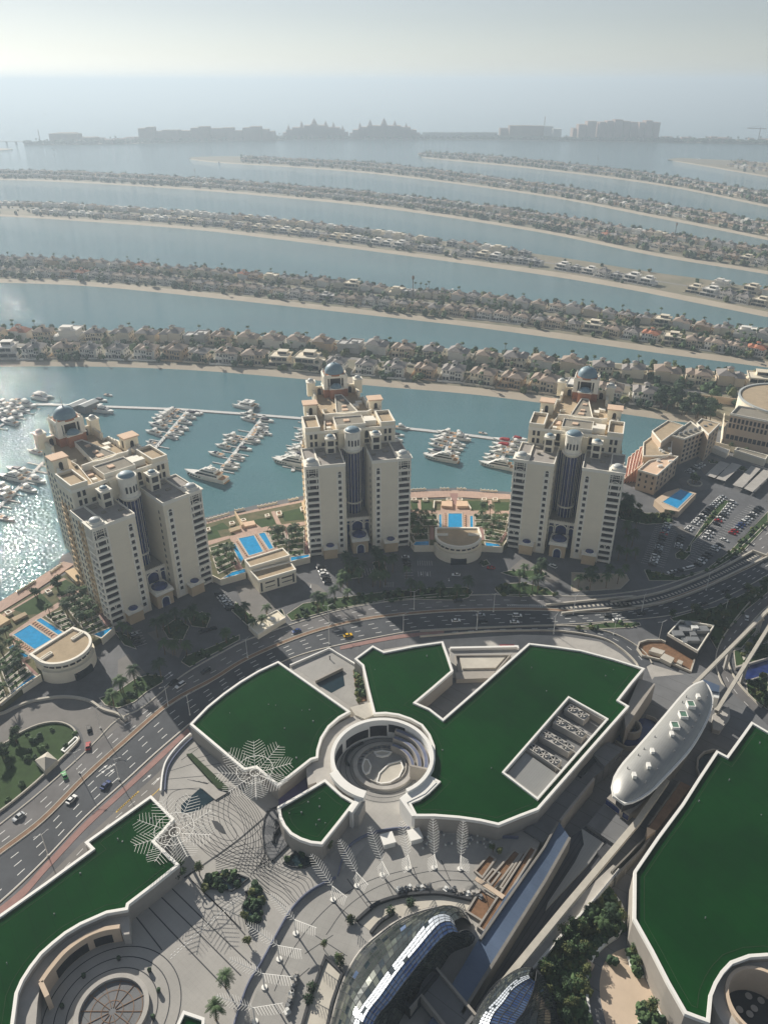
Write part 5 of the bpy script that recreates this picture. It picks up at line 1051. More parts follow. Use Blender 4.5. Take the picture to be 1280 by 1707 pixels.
# left garden (below the leftmost tower's left side)
lq = lambda pts: KL(pts, PZ)
deck(lq([(-900, 1150), (0, 600), (640, 215), (760, 260), (870, 400), (1110, 740), (900, 880), (380, 1190), (0, 1500), (-900, 2100)]))
m = MB(); m.wall(lq([(1110, 745), (990, 850)]), .5, 0, PZ + .9); m.wall(lq([(400, 1200), (200, 1330), (0, 1490), (-900, 2100)]), .5, 0, PZ + .9); o = m.build('terrace_wall', M['cream']); tag(o, 'cream retaining wall beside the sunlit left round pavilion', 'wall')
sheet('pool_terrace', lq([(90, 800), (300, 655), (660, 800), (560, 860), (340, 1010), (240, 1060)]), PZ + .03, 'pinkstone'); sheet('path', lq([(280, 660), (600, 470), (640, 500), (320, 690)]), PZ + .04, 'pinkstone'); sheet('path', lq([(560, 430), (840, 330), (860, 370), (590, 480)]), PZ + .04, 'pinkstone'); sheet('path', lq([(0, 620), (620, 250), (650, 265), (0, 660)]), PZ + .035, 'pinkstone')
sheet('lawn', lq([(130, 560), (400, 400), (520, 520), (380, 600), (260, 610), (200, 580)]), PZ + .05, 'grass'); sheet('lawn', lq([(520, 330), (640, 270), (780, 350), (600, 430)]), PZ + .05, 'grass')
rows(lq([(590, 470), (830, 370), (1020, 720), (850, 800)]), 7, .12, 'grass', PZ + .06, ((.02, .98),)); rows(lq([(440, 620), (600, 560), (740, 720), (620, 760)]), 4, .14, 'grass', PZ + .06); rows(lq([(-20, 1060), (110, 950), (330, 1190), (100, 1370)]), 6, .12, 'grass', PZ + .06); rows(lq([(-300, 1300), (-30, 1080), (60, 1400), (-200, 1600)]), 6, .12, 'grass', PZ + .06)
sheet('path', lq([(860, 420), (905, 430), (1080, 700), (1030, 730)]), PZ + .1, 'brick'); sheet('path', lq([(140, 1060), (200, 1020), (380, 1190), (350, 1200)]), PZ + .1, 'brick')
pool(lq([(130, 805), (295, 705), (510, 850), (340, 950)]), 'large sunlit blue pool at the left edge beside the round pavilion'); pool(lq([(350, 665), (400, 640), (620, 780), (570, 810)]), 'narrow channel above the large left pool'); pool(lq([(80, 930), (130, 900), (290, 1010), (240, 1030)]), 'narrow channel below the large left pool')
pool(lq([(0, 1470), (190, 1300), (320, 1190), (370, 1215), (200, 1330), (20, 1480)]), 'long wedge-shaped pool on the wall at the far left'); pool(lq([(900, 800), (1090, 730), (1100, 745), (985, 835)]), 'wedge-shaped pool between the round pavilion and the leftmost tower')
loungers(lq([(320, 680)])[0], lq([(520, 810)])[0], 9, 180, 'tan sun lounger on the upper side of the large left pool', 'loungers above the left pool'); loungers(lq([(150, 850)])[0], lq([(330, 970)])[0], 9, 0, 'tan sun lounger on the lower side of the large left pool', 'loungers below the left pool')
gate_block(lq([(-40, 600), (60, 660), (110, 690), (-40, 780)]), PZ + 2.2, 'ochre shelter at the left edge above the pool'); gate_block(lq([(120, 660), (250, 600), (275, 625), (150, 690)]), PZ + 1.3, 'brown slatted shelter above the large left pool', 'rooftan')
PBX += [lq([(50, 600), (100, 578), (130, 600), (80, 628)]), lq([(440, 395), (480, 375), (515, 395), (465, 420)]), lq([(690, 265), (735, 248), (760, 265), (715, 290)])]
for i, q in enumerate(sorted(PBX, key=lambda q: topx(q[0]))): planter(q, label=f'square cream planter box on the garden terraces, {nth(i)} from the left')
GL = 'slender palm in the terraced garden between the leftmost and middle towers'
plant_palms(scatter([(p.x, p.y) for p in gq([(740, 545), (1135, 500), (1135, 800), (810, 720)])], 14) + scatter([(p.x, p.y) for p in gq([(120, 720), (320, 665), (430, 900), (220, 1010)])], 9), PZ, GL, 'palms in the middle terraced garden', .8)
plant_palms(scatter([(p.x, p.y) for p in kq([(760, 330), (1090, 340), (1050, 590), (850, 590)])], 14) + scatter([(p.x, p.y) for p in kq([(130, 300), (400, 335), (400, 450), (130, 590)])], 10), PZ, 'slender palm in the terraced garden around the middle round pavilion', 'palms around the middle round pavilion', .8)
plant_palms(scatter([(p.x, p.y) for p in lq([(440, 620), (830, 370), (1020, 720), (850, 800)])], 20) + scatter([(p.x, p.y) for p in lq([(0, 900), (150, 850), (330, 1150), (60, 1400)])], 14), PZ, 'slender palm in the terraced garden left of the leftmost tower', 'palms in the left terraced garden', .8)
plant_trees([lq([(570, 380)])[0], lq([(560, 340)])[0], lq([(370, 450)])[0], lq([(345, 430)])[0], lq([(790, 310)])[0]], PZ, 'round dark tree on the lawn behind the left pool', 'trees on the left terrace lawn', 1.0, (0,))
o = HB.build('shrubs', [M['leafA'], M['leafB'], M['leafC']]); tag(o, 'low dense planting in the terraced beds between the towers', 'shrubs', kind='stuff')

def round_pavilion(A, B, label, Z=10.5):
    """D-shaped cream building: straight back A-B, semicircular front"""
    A = Vector((A.x, A.y)); B = Vector((B.x, B.y)); W_ = (B - A).length; u = (B - A) / W_; v = Vector((u.y, -u.x)); ang = math.atan2(u.y, u.x)
    t = thing('round_pavilion', label, 'pavilion', (A.x + u.x * W_ / 2, A.y + u.y * W_ / 2, 0), ang); h = W_ / 2; d = W_ * .34
    arc = circ(0, -d, h * 1.02, 28, math.pi, 2 * math.pi, closed=False, ry=h * .98); out = [Vector((h * .97, 0)), Vector((-h * .97, 0))] + arc
    m = MB(); m.prism(inset(out, 1.0), 0, Z - .3, top=False); m.prism([Vector((-h * 1.0, -d))] + circ(0, -d, h * 1.06, 28, math.pi, 2 * math.pi, closed=False, ry=h * 1.04) + [Vector((h, -d))], 0, Z - 4.2); m.build('wall', M['cream'], t)
    m = MB(); m.prism(inset(out, .5), Z - .4, Z); m.build('roof', M['rooftan'], t)
    m = MB(); m.rim(out, 1.0, Z - .9, Z + .8, out=.2)
    for s in (-1, 1): a, b = sorted((s * h * .99, s * h * .45)); m.rim([(a, -d + .2), (b, -d + .2), (b, -d + 1.9), (a, -d + 1.9)], .4, Z, Z + .9)
    m.build('parapet', M['creamtrim'], t)
    for i in range(11):
        a = math.pi + math.pi * (i + .7) / 12; m = MB(); m.M = Matrix.Translation((h * .985 * math.cos(a) * .97, -d + h * .95 * math.sin(a) * .97, 0)) @ Matrix.Rotation(a + math.pi / 2, 4, 'Z'); m.cbox(0, 0, 2.2, .5, Z - 2.6, Z - 1.9); m.build('window', M['darkglass'], t)
    m = MB(); m.box(-5, 4, -d - h * 1.06 - .3, -d - h * .9, 0, 3.6); m.build('garage_opening', M['darkwin'], t)
round_pavilion(KP([(375, 470)], 10.5)[0], KP([(805, 470)], 10.5)[0], 'round-fronted cream pavilion with grey roof below the middle pool'); round_pavilion(KL([(285, 1008)], 10.5)[0], KL([(718, 735)], 10.5)[0], 'round-fronted cream pavilion with tan roof at left beside the big pool')
t = thing('rectangular_pavilion', 'cream rectangular two-step pavilion in front of the middle garden pool', 'pavilion')
m = MB(); m.prism(KG([(500, 862), (905, 735), (980, 812), (560, 937)], 10.5), 0, 10.5, top=False); m.prism(KG([(565, 985), (985, 880), (1045, 965), (650, 1082)], 8), 0, 8, top=False); m.build('wall', M['cream'], t)
m = MB(); m.prism(KG([(500, 862), (905, 735), (980, 812), (560, 937)], 10.5), 10.3, 10.45, sides=False); m.prism(KG([(565, 985), (985, 880), (1045, 965), (650, 1082)], 8), 7.8, 7.95, sides=False); m.build('roof', M['rooftan'], t)
m = MB(); m.rim(KG([(500, 862), (905, 735), (980, 812), (560, 937)], 10.5), .5, 10, 11.2, out=.2); m.rim(KG([(565, 985), (985, 880), (1045, 965), (650, 1082)], 8), .5, 7.5, 8.8, out=.2); m.build('parapet', M['creamtrim'], t)
P = KG([(650, 1082), (1045, 965)], 8); u = (P[1] - P[0]); L = u.length; u.normalize(); ang = math.atan2(u.y, u.x)
for x0, x1, z0, z1 in ((.8, 1.8, 1, 6.5), (3.5, 9, 5.2, 6.0), (3.5, 9, 2.6, 3.1), (10.4, 11.4, 1, 6.5), (13, 19, 5.2, 6.0), (13, 19, 2.6, 3.1), (L - 2.2, L - 1.2, 1, 6.5)):
    m = MB(); m.M = Matrix.Translation((P[0].x, P[0].y, 0)) @ Matrix.Rotation(ang, 4, 'Z'); m.box(x0, x1, -.08, .1, z0, z1); m.build('window', M['darkglass'], t)
# ticket office with a pair of pale skylights near the road
q = GP([(414, 1042), (462, 1018), (476, 1030), (430, 1058)], 3); t = thing('gatehouse', 'small flat gatehouse with two pale skylights beside the road', 'gatehouse'); m = MB(); m.prism(q, 0, 3); m.build('wall', M['cream'], t); m = MB(); m.rim(q, .3, 2.6, 3.5, out=.15); m.build('parapet', M['creamtrim'], t)
for a in (.32, .68):
    c = q[0].lerp(q[1], a).lerp(q[3].lerp(q[2], a), .5); m = MB(); m.cbox(c.x, c.y, 2.6, 2, 3, 3.5); m.build('skylight', M['metal'], t)

# ------------------------------------------------------------------ brown terraced hotel at the right
def block(t, pts, z, roof='rooftan', wall='hotelw', par=.9, z0=0, nm='wall'):
    m = MB(); m.prism(pts, z0, z, top=False); m.build(nm, M[wall], t); m = MB(); m.prism(pts, z - .3, z, sides=False); m.build('roof', M[roof], t); m = MB(); m.rim(pts, .4, z - .3, z + par, out=.1); m.build('parapet', M['creamtrim'], t)
M['hotelw'] = mat('hotel_render', lin(206, 184, 160), 0.9, scale=.15, var=.07)
M['redtile'] = mat('red_terrace_tiles', lin(200, 158, 142), 0.9, scale=.6, var=.15)
def facade_windows(t, a, b, n, rows_, z0, dz, w_, h_, out=.12, name='window', matn='darkglass'):
    """individual windows on the vertical wall from a to b"""
    u = (b - a); L = u.length; ang = math.atan2(u.y, u.x)
    for j in range(n):
        for i in range(rows_):
            m = MB(); m.M = Matrix.Translation((a.x, a.y, 0)) @ Matrix.Rotation(ang, 4, 'Z'); x = L * (j + .5) / n; m.box(x - w_ / 2, x + w_ / 2, -out, out, z0 + i * dz, z0 + i * dz + h_); m.build(name, M[matn], t)
t = thing('terraced_hotel', 'brown terraced hotel of stepped flat roofs right of the rightmost tower', 'hotel')
hA = KH([(325, 195), (455, 110), (585, 150), (400, 285)], 20); block(t, hA, 20)
hB = KH([(480, 230), (640, 115), (750, 195), (590, 260)], 19.5); block(t, hB, 19.5, 'roofgrey')
hC = KH([(690, 130), (730, 95), (880, 135), (790, 225)], 20.5); block(t, hC, 20.5)
hD = KH([(255, 290), (330, 235), (490, 280), (480, 390), (400, 400), (250, 400)], 15); block(t, hD, 15, 'rooftan')
hE = KH([(210, 515), (300, 440), (480, 395), (540, 405), (365, 560)], 14); block(t, hE, 14, 'roofpink')
facade_windows(t, hE[4], hE[3], 5, 3, 2.5, 4, 2.2, 2.2); facade_windows(t, hE[0], hE[4], 3, 3, 3, 4, 1.2, 1.8); facade_windows(t, hB[3], hB[2], 5, 5, 2, 3.6, 2.4, 2.0); facade_windows(t, hC[3], hC[2], 3, 5, 2, 3.6, 2.8, 1.8)
for k in range(10):
    x, y = rv.uniform(330, 480), rv.uniform(320, 520); z = 15 if y < 400 else 14; p = KH([(x, y)], z)[0]
    if not inside(p, [(q.x, q.y) for q in (hD if z == 15 else hE)]): continue
    m = MB(); m.cbox(p.x, p.y, rv.uniform(1.2, 2.6), rv.uniform(1, 2), z, z + 1.2); m.build('roof_unit', M['metal'], t)
for k in range(7):
    p = KH([(560 + k * 40, 215 - k * 12)], 20)[0]; m = MB(); m.cbox(p.x, p.y, 2.2, 1.6, 19.5, 21.3); m.build('roof_unit', M['grey'], t)
for i in range(5):                                      # red terraces stepping down to the water
    z = 10.5 - i * 1.9; q = KH([(240 - i * 30, 330 + i * 10), (275 - i * 30, 300 + i * 8), (250 - i * 26, 430 + i * 22), (190 - i * 18, 520 + i * 14)], z)
    q = KH([(255 - i * 32, 300 + i * 28), (300 - i * 34, 290 + i * 26), (250 - i * 26, 470 + i * 20), (200 - i * 26, 500 + i * 22)], z); m = MB(); m.prism(q, 0, z); m.build('terrace', M['redtile'], t); m = MB(); m.rim(q, .3, z, z + .8); m.build('terrace_parapet', M['creamtrim'], t)
q = KH([(345, 755), (440, 690), (540, 660), (690, 700), (545, 850), (430, 830)], 4.5); m = MB(); m.prism(q, 0, 4.5); o = m.build('pool_deck', M['hotelw']); tag(o, 'raised brown deck carrying the bright pool beside the terraced hotel', 'deck')
pool(KH([(410, 772), (560, 667), (662, 705), (535, 828)], 4.55), 'bright blue pool on a raised deck beside the brown hotel', 4.6)
# turning circle with a dark tree
c = G(1157, 806, .1); m = MB(); m.prism(circ(c.x, c.y, 10.5, 36), 0, .12); m.build('pavement', M['asphalt2'], kind='structure'); m = MB(); m.rim(circ(c.x, c.y, 5, 28), .7, .1, .9); o = m.build('fountain_rim', M['kerb']); tag(o, 'round stone rim in the middle of the turning circle', 'planter'); plant_trees([(c.x, c.y), (c.x + 1.6, c.y + 1.2), (c.x - 1.4, c.y + 1)], .1, 'dark tree in the middle of the turning circle', 'trees in the turning circle', 1.25, (0,))
# car park canopies
CN = [KH(q, 3.2) for q in ([(885, 435), (965, 460), (840, 575), (762, 550)], [(980, 450), (1060, 470), (925, 600), (850, 580)], [(1140, 475), (1215, 500), (1065, 655), (985, 632)], [(1240, 505), (1320, 530), (1150, 690), (1080, 660)])]
for i, q in enumerate(CN):
    t = thing('car_park_canopy', f'flat pale canopy over the upper car park, {nth(i)} from the left', 'canopy', group='flat car park canopies'); m = MB(); m.prism(q, 3.05, 3.25, bottom=True); m.build('roof', M['concrete'], t)
    for a, b in ((.08, .1), (.92, .1), (.08, .9), (.92, .9)): p = quad_pt(q, a, b); m = MB(); m.cbox(p.x, p.y, .2, .2, 0, 3.1); m.build('post', M['grey'], t)
    for k in range(3):
        p = quad_pt(q, .5, (k + .5) / 3); place(CARC[rv.choice(('white', 'black', 'silver'))], USED, (p.x, p.y, .04), rv.uniform(-.1, .1) + R(40), f'car half hidden under the {nth(i)} car park canopy, {nth(k)} from its top', 'cars under the canopies')
# boundary walls, gate house, big arched hotel at the right edge
m = MB(); m.wall(GP([(1183, 744), (1215, 752), (1250, 764), (1290, 776)]), .6, 0, 4.5); m.wall(KH([(885, 325), (905, 110)]), .6, 0, 7); o = m.build('boundary_wall', M['cream']); tag(o, 'tall cream boundary wall above the upper car park', 'wall')
m = MB(); m.wall(GP([(1150, 668), (1190, 672), (1240, 678), (1300, 684)], -.3), .6, -.5, 6); o = m.build('estate_wall', M['hotelw']); tag(o, 'long brown wall beside the bare lot at the root of the near frond', 'wall')
q = KH([(795, 315), (830, 300), (965, 345), (940, 375)], 4); m = MB(); m.prism(q, 0, 4); o = m.build('gate_lodge', M['creamtrim']); tag(o, 'small white flat-roofed gate lodge beside the tall boundary wall', 'lodge')
q = KH([(1000, 350), (1025, 330), (1275, 395), (1255, 430)], 5); t = thing('flat_villa', 'long low flat-roofed villa at the top of the car park', 'villa'); block(t, q, 5, 'roofgrey', 'cream')
t = thing('arched_hotel', 'massive cream hotel with tall windows and curved roof at the right edge', 'hotel')
hq = KH([(968, 55), (1030, -10), (1500, 60), (1500, 160)], 24); block(t, hq, 24, 'roofgrey', 'hotelw', 1.2); facade_windows(t, hq[0], hq[3], 16, 2, 14, 4.6, 1.6, 3.4); facade_windows(t, hq[0], hq[3], 14, 1, 5, 4, 2.4, 3.6)
cz = G(1316, 668, 25); m = MB(); m.prism(circ(cz.x, cz.y, 37, 48), 0, 25.5, top=False); m.build('roof_drum', M['cream'], t); m = MB(); m.prism(circ(cz.x, cz.y, 37, 48), 25, 25.3, sides=False); m.build('round_roof', M['rooftan'], t); m = MB(); m.rim(circ(cz.x, cz.y, 37, 48), 1.2, 25, 26.2, out=.3); m.build('roof_ring', M['domegrey'], t)

# ------------------------------------------------------------------ marina
DZ = WZ + .7
def dock(name, pts, wd, label, grp='floating piers of the marina'):
    t = thing(name, label, 'pier', group=grp); m = MB(); m.wall(pts, wd, DZ - .6, DZ); m.build('deck', M['dockw'], t); return t
M['dockw'] = mat('dock_planks', lin(196, 196, 194), 0.8, scale=.4, var=.1)
dock('breakwater_pier', GP([(-200, 672), (85, 674), (165, 677), (300, 682), (400, 689), (515, 698), (600, 706), (700, 716), (780, 725), (900, 741)], DZ), 4.2, 'long pale outer pier crossing the marina behind the towers')
fd = (G(417, 713.5, DZ) - G(391, 709, DZ)).normalized()
piers = [('first', (73, 770), (-60, 905), 13), ('second', (313, 684), (246, 762), 11), ('third', (441, 692), (365, 788), 11), ('fourth', (515, 700), (488, 785), 8), ('fifth', (753, 720), (738, 768), 7), ('sixth', (853, 733), (832, 772), 6), ('seventh', (62, 674), (-60, 745), 8)]
BT = []
for nm, a, b, n in piers:
    A, B = G(*a, DZ), G(*b, DZ); t = dock('branch_pier', [A, B], 2.6, f'{nm} branch pier running toward the towers')
    t['label'] = {'first': 'branch pier left of the leftmost tower', 'second': 'branch pier right behind the leftmost tower', 'third': 'branch pier with the long white yacht at its foot', 'fourth': 'branch pier half hidden by the middle tower', 'fifth': 'branch pier between the middle and right towers', 'sixth': 'branch pier half hidden by the right tower', 'seventh': 'branch pier at the upper left edge of the marina'}[nm]
    for i in range(n):
        p = A.lerp(B, (i + .6) / n)
        for s in (-1, 1):
            if rv.random() < .85: m = MB(); m.wall([p, p + fd * s * rv.choice((9, 11, 12))], .9, DZ - .6, DZ - .02); m.build('finger', M['dockw'], t)
    for i in range(n * 2): p = A.lerp(B, (i + .5) / (n * 2)); m = MB(); m.cbox(p.x + 1, p.y, .4, .4, DZ, DZ + 1.3); m.build('service_post', M['metal'], t)
M['gel'] = mat('white_gelcoat', lin(238, 236, 230), 0.25, scale=.5, var=.03, coord='obj'); M['navy'] = mat('navy_canvas', lin(38, 44, 62), 0.6, scale=1, var=.1, coord='obj'); M['redc'] = mat('red_canvas', lin(150, 40, 44), 0.7, scale=1, var=.1, coord='obj'); M['teak'] = mat('teak_deck', lin(176, 140, 104), 0.8, scale=2, var=.1, coord='obj', lines=(.3, .05, .8, 'X'))
def hull(L, W_, H_, mt, t, flare=.8):
    """bow toward +X"""
    m = MB(); m.smooth = False; n = 12; top = []; bot = []
    for i in range(n + 1):
        s = i / n; wv = W_ / 2 * (1 - max(0, (s - .45) / .55) ** 2.2); top.append((-L / 2 + L * s, wv, H_ * (1 + .28 * s * s))); bot.append((-L / 2 + L * s * .94, wv * flare * (1 - .25 * s), -.3))
    T = top + [(x, -y, z) for x, y, z in top[::-1]]; Bm = bot + [(x, -y, z) for x, y, z in bot[::-1]]; k = len(T)
    m.add(T + Bm, [(i, (i + 1) % k, k + (i + 1) % k, k + i)[::-1] for i in range(k)]); m.add(T, [tuple(range(k))[::-1]])
    m.build('hull', M[mt], t); m = MB(); I = [(x * .97 + .0, y * .84, z + .03) for x, y, z in T]; m.add(I, [tuple(range(k))[::-1]]); m.build('deck', M['gel'], t)
def slab(m, x0, x1, w0, w1, z0, z1, rk=.6, rs=.2):
    """raked deckhouse: front (x1) slopes by rk"""
    m.add([(x0, -w0, z0), (x1, -w1, z0), (x1, w1, z0), (x0, w0, z0), (x0 + rs, -w0 * .92, z1), (x1 - rk, -w1 * .86, z1), (x1 - rk, w1 * .86, z1), (x0 + rs, w0 * .92, z1)], [(4, 5, 6, 7), (0, 1, 5, 4), (1, 2, 6, 5), (2, 3, 7, 6), (3, 0, 4, 7)])
def boat_proto(kind):
    t = thing({'yacht': 'motor_yacht', 'cat': 'catamaran'}.get(kind, 'motor_boat'), None, 'boat')
    if kind in ('cruiser', 'sport', 'covered', 'redcover'):
        hull(12, 3.8, 1.3, 'gel', t)
        if kind == 'cruiser':
            m = MB(); slab(m, -3.4, 3.2, 1.5, 1.1, 1.35, 2.3, 1.6); slab(m, -3.2, .6, 1.4, 1.2, 2.55, 3.3, .8); c = m.build('cabin', M['gel'], t); m = MB(); slab(m, -3.0, 2.2, 1.53, 1.2, 1.75, 2.2, 1.2); slab(m, -2.6, .9, 1.3, 1.0, 2.3, 2.58, .6); m.build('windows', M['darkwin'], c)
            m = MB(); m.box(-3.2, -1.2, -1.35, 1.35, 3.9, 4.0); m.tube((-2.2, 1.2, 2.6), (-2.4, 1.2, 3.9), .06); m.tube((-2.2, -1.2, 2.6), (-2.4, -1.2, 3.9), .06); m.build('canopy', M['gel'], t)
            m = MB(); m.box(-5.7, -3.6, -1.5, 1.5, 1.3, 1.42); m.build('aft_deck', M['teak'], t)
        elif kind == 'sport':
            m = MB(); slab(m, -2.2, 3.4, 1.4, .9, 1.35, 2.2, 2.4); c = m.build('cabin', M['gel'], t); m = MB(); slab(m, -1.6, 1.9, 1.36, 1.1, 1.85, 2.35, 1.4); m.build('windshield', M['darkwin'], c); m = MB(); m.box(-5.6, -2.6, -1.5, 1.5, 1.3, 1.42); m.build('cockpit', M['teak'], t)
        else:
            m = MB(); slab(m, -5.4, 1.8, 1.7, 1.2, 1.3, 2.5, 2.2, .5); m.build('cover', M['navy' if kind == 'covered' else 'redc'], t)
    elif kind == 'yacht':
        hull(30, 7, 2.7, 'gel', t, .75); m = MB(); slab(m, -11, 7, 3.0, 2.2, 2.8, 4.9, 3.4); slab(m, -9, 3, 2.7, 2.0, 5.2, 6.9, 2.6); slab(m, -7, -1, 2.0, 1.6, 7.1, 7.9, 1.2); c = m.build('superstructure', M['gel'], t)
        m = MB(); slab(m, -10.4, 5.8, 3.04, 2.4, 3.5, 4.5, 2.0); slab(m, -8.4, 2.2, 2.74, 2.1, 5.6, 6.5, 1.6); m.build('windows', M['darkwin'], c)
        for i in range(5): m = MB(); m.cbox(2 + i * 2.2, 0, .9, 6.9 - i * .55, 1.5, 2.0); m.build('porthole', M['darkwin'], t)
        m = MB(); m.box(-14.6, -11.2, -3, 3, 2.75, 2.85); m.box(-16, -14.6, -2.8, 2.8, .5, .8); m.box(-12, -9.2, -2.5, 2.5, 5.25, 5.33); m.build('aft_deck', M['teak'], t)
        m = MB(); m.tube((-4, 0, 7.8), (-5, 0, 10.5), .25, .08); m.box(-5.3, -3.8, -1.6, 1.6, 8.9, 9.05); m.build('radar_arch', M['gel'], t)
    else:
        for s in (-1, 1):
            m = MB(); m.M = Matrix.Translation((0, s * 3.4, 0)); n = 8; T = []
            for i in range(n + 1): q = i / n; T.append((-9 + 18 * q, 1.2 * (1 - max(0, (q - .5) / .5) ** 2), 1.8 + .4 * q))
            T = T + [(x, -y, z) for x, y, z in T[::-1]]; k = len(T); m.add(T + [(x * .95, y * .6, -.3) for x, y, z in T], [(i, (i + 1) % k, k + (i + 1) % k, k + i)[::-1] for i in range(k)] + [tuple(range(k))[::-1]]); m.build('hull', M['gel'], t)
        m = MB(); m.box(-8.5, 5, -3.6, 3.6, 1.7, 2.3); slab(m, -6, 3.6, 3.4, 2.6, 2.3, 4.1, 2.0); m.box(-7, 1, -3, 3, 4.7, 4.85); slab(m, -3, 0, 1.8, 1.5, 4.85, 5.6, .6); c = m.build('superstructure', M['gel'], t); m = MB(); slab(m, -5.6, 3, 3.44, 2.7, 2.9, 3.7, 1.3); m.build('windows', M['darkwin'], c)
        m = MB(); m.box(-8.3, -6.2, -3.3, 3.3, 2.32, 2.4); m.build('aft_deck', M['teak'], t)
    return t
BP = {k: boat_proto(k) for k in ('cruiser', 'sport', 'covered', 'redcover', 'yacht', 'cat')}
BL = {'cruiser': 'white cabin cruiser', 'sport': 'low sports boat', 'covered': 'dark-covered white boat', 'redcover': 'red-covered white boat', 'yacht': 'large white motor yacht', 'cat': 'white catamaran'}
KB = crop(250, 640, 4.741); KZ = crop(0, 640, 4.571); fang = math.atan2(fd.y, fd.x)
boats = []
def bt(crp, lst, where, grp):
    for it in lst:
        x, y, kd, L = it[:4]; flip = it[4] if len(it) > 4 else 0; p = crp([(x, y)], WZ)[0]; boats.append((p, kd, L, flip, where, grp))
bt(KB, [(440, 745, 'yacht', 36, 1)], 'at the foot of the third pier, left of the middle tower', 'the great yacht'); bt(KB, [(755, 180, 'cat', 22, 1)], 'moored on the far side of the outer pier', 'catamarans at the outer pier')
bt(KB, [(775, 250, 'cruiser', 16, 1), (770, 285, 'cruiser', 13, 1), (930, 295, 'covered', 13), (890, 345, 'cruiser', 13), (885, 385, 'cruiser', 14), (850, 420, 'sport', 12), (815, 458, 'cruiser', 14), (760, 520, 'covered', 12), (700, 590, 'cruiser', 13), (660, 638, 'sport', 12), (635, 668, 'cruiser', 14), (860, 400, 'sport', 11), (925, 400, 'sport', 10)], 'right of the pier with the long yacht', 'boats right of the long-yacht pier')
bt(KB, [(640, 425, 'cruiser', 15, 1), (625, 460, 'cruiser', 13, 1), (575, 500, 'cruiser', 13, 1), (520, 560, 'sport', 13, 1), (690, 440, 'sport', 11, 1)], 'left of the pier with the long yacht', 'boats left of the long-yacht pier')
bt(KB, [(350, 240, 'covered', 13), (320, 270, 'cruiser', 14), (285, 312, 'cruiser', 14), (255, 358, 'sport', 14), (220, 388, 'sport', 13), (180, 425, 'cruiser', 13), (390, 235, 'covered', 10)], 'right of the pier behind the leftmost tower', 'boats right of the second pier')
bt(KB, [(160, 222, 'cruiser', 14, 1), (130, 243, 'cruiser', 15, 1), (100, 265, 'cruiser', 15, 1), (70, 290, 'cruiser', 15, 1), (60, 335, 'cruiser', 17, 1), (25, 390, 'cruiser', 15, 1), (10, 470, 'sport', 10, 1), (130, 300, 'sport', 11, 1), (190, 210, 'sport', 12, 1), (190, 260, 'sport', 11, 1)], 'left of the pier behind the leftmost tower', 'boats left of the second pier')
bt(KB, [(1220, 380, 'cruiser', 13, 1), (1200, 412, 'cruiser', 13, 1), (1200, 440, 'cruiser', 14, 1), (1185, 500, 'cruiser', 14, 1), (1150, 535, 'cruiser', 15, 1), (1160, 565, 'covered', 14, 1), (1110, 635, 'yacht', 30, 1), (1060, 600, 'cruiser', 15, 1)], 'against the left side of the middle tower', 'boats beside the middle tower')
bt(K3, [(310, 375, 'cruiser', 14, 1), (290, 398, 'cruiser', 13, 1), (275, 418, 'cruiser', 14, 1), (262, 438, 'sport', 13, 1), (255, 465, 'covered', 12, 1), (230, 482, 'sport', 9, 1)], 'left of the pier between the two right towers', 'boats left of the fifth pier')
bt(K3, [(390, 385, 'cruiser', 13), (395, 405, 'cruiser', 15), (375, 435, 'cruiser', 13), (365, 455, 'cruiser', 13), (350, 475, 'sport', 12), (340, 492, 'cruiser', 13)], 'right of the pier between the two right towers', 'boats right of the fifth pier'); bt(K3, [(285, 508, 'yacht', 26, 1)], 'at the foot of the pier between two towers', 'the middle yacht')
bt(K3, [(595, 412, 'redcover', 14, 1), (590, 435, 'redcover', 14, 1), (570, 455, 'cruiser', 13, 1), (575, 475, 'cruiser', 13, 1), (545, 490, 'sport', 12, 1), (540, 510, 'cruiser', 13, 1), (690, 405, 'redcover', 12), (680, 430, 'cruiser', 13), (665, 455, 'cruiser', 13), (655, 480, 'cruiser', 12)], 'around the pier left of the rightmost tower', 'boats at the sixth pier'); bt(K3, [(570, 545, 'yacht', 28, 1)], 'close to the left side of the rightmost tower', 'the right yacht')
bt(K3, [(95, 350, 'cruiser', 12), (75, 385, 'covered', 10), (65, 410, 'cruiser', 11), (503, 375, 'sport', 7)], 'by the outer pier right of the middle tower', 'boats at the outer pier')
bt(KZ, [(90, 725, 'yacht', 24, 1), (170, 680, 'cruiser', 14, 1), (110, 655, 'covered', 14, 1), (40, 835, 'cruiser', 16, 1), (20, 870, 'cruiser', 13, 1), (295, 745, 'cruiser', 15), (230, 815, 'cruiser', 15), (270, 525, 'cruiser', 13, 1), (60, 1035, 'sport', 13), (10, 790, 'cruiser', 14, 1)], 'at the sunlit pier left of the leftmost tower', 'boats at the first pier')
bt(KZ, [(330, 112, 'cat', 20), (220, 170, 'cruiser', 18), (190, 210, 'cruiser', 14), (135, 248, 'cruiser', 15), (75, 302, 'cruiser', 18, 1), (60, 205, 'cruiser', 15, 1), (110, 185, 'cruiser', 14), (30, 175, 'cruiser', 14, 1), (15, 150, 'cruiser', 14, 1), (40, 235, 'cruiser', 14, 1), (160, 135, 'sport', 14), (120, 160, 'cruiser', 14), (800, 215, 'cruiser', 20), (780, 130, 'covered', 12), (830, 90, 'sport', 9), (10, 270, 'cruiser', 14), (-30, 200, 'cruiser', 14), (-60, 250, 'cruiser', 14)], 'in the upper left corner of the marina', 'boats in the upper left of the marina')
boats.sort(key=lambda b: (b[5], b[0].x)); ct = {}
BASE = {'cruiser': 12, 'sport': 12, 'covered': 12, 'redcover': 12, 'yacht': 30, 'cat': 18}
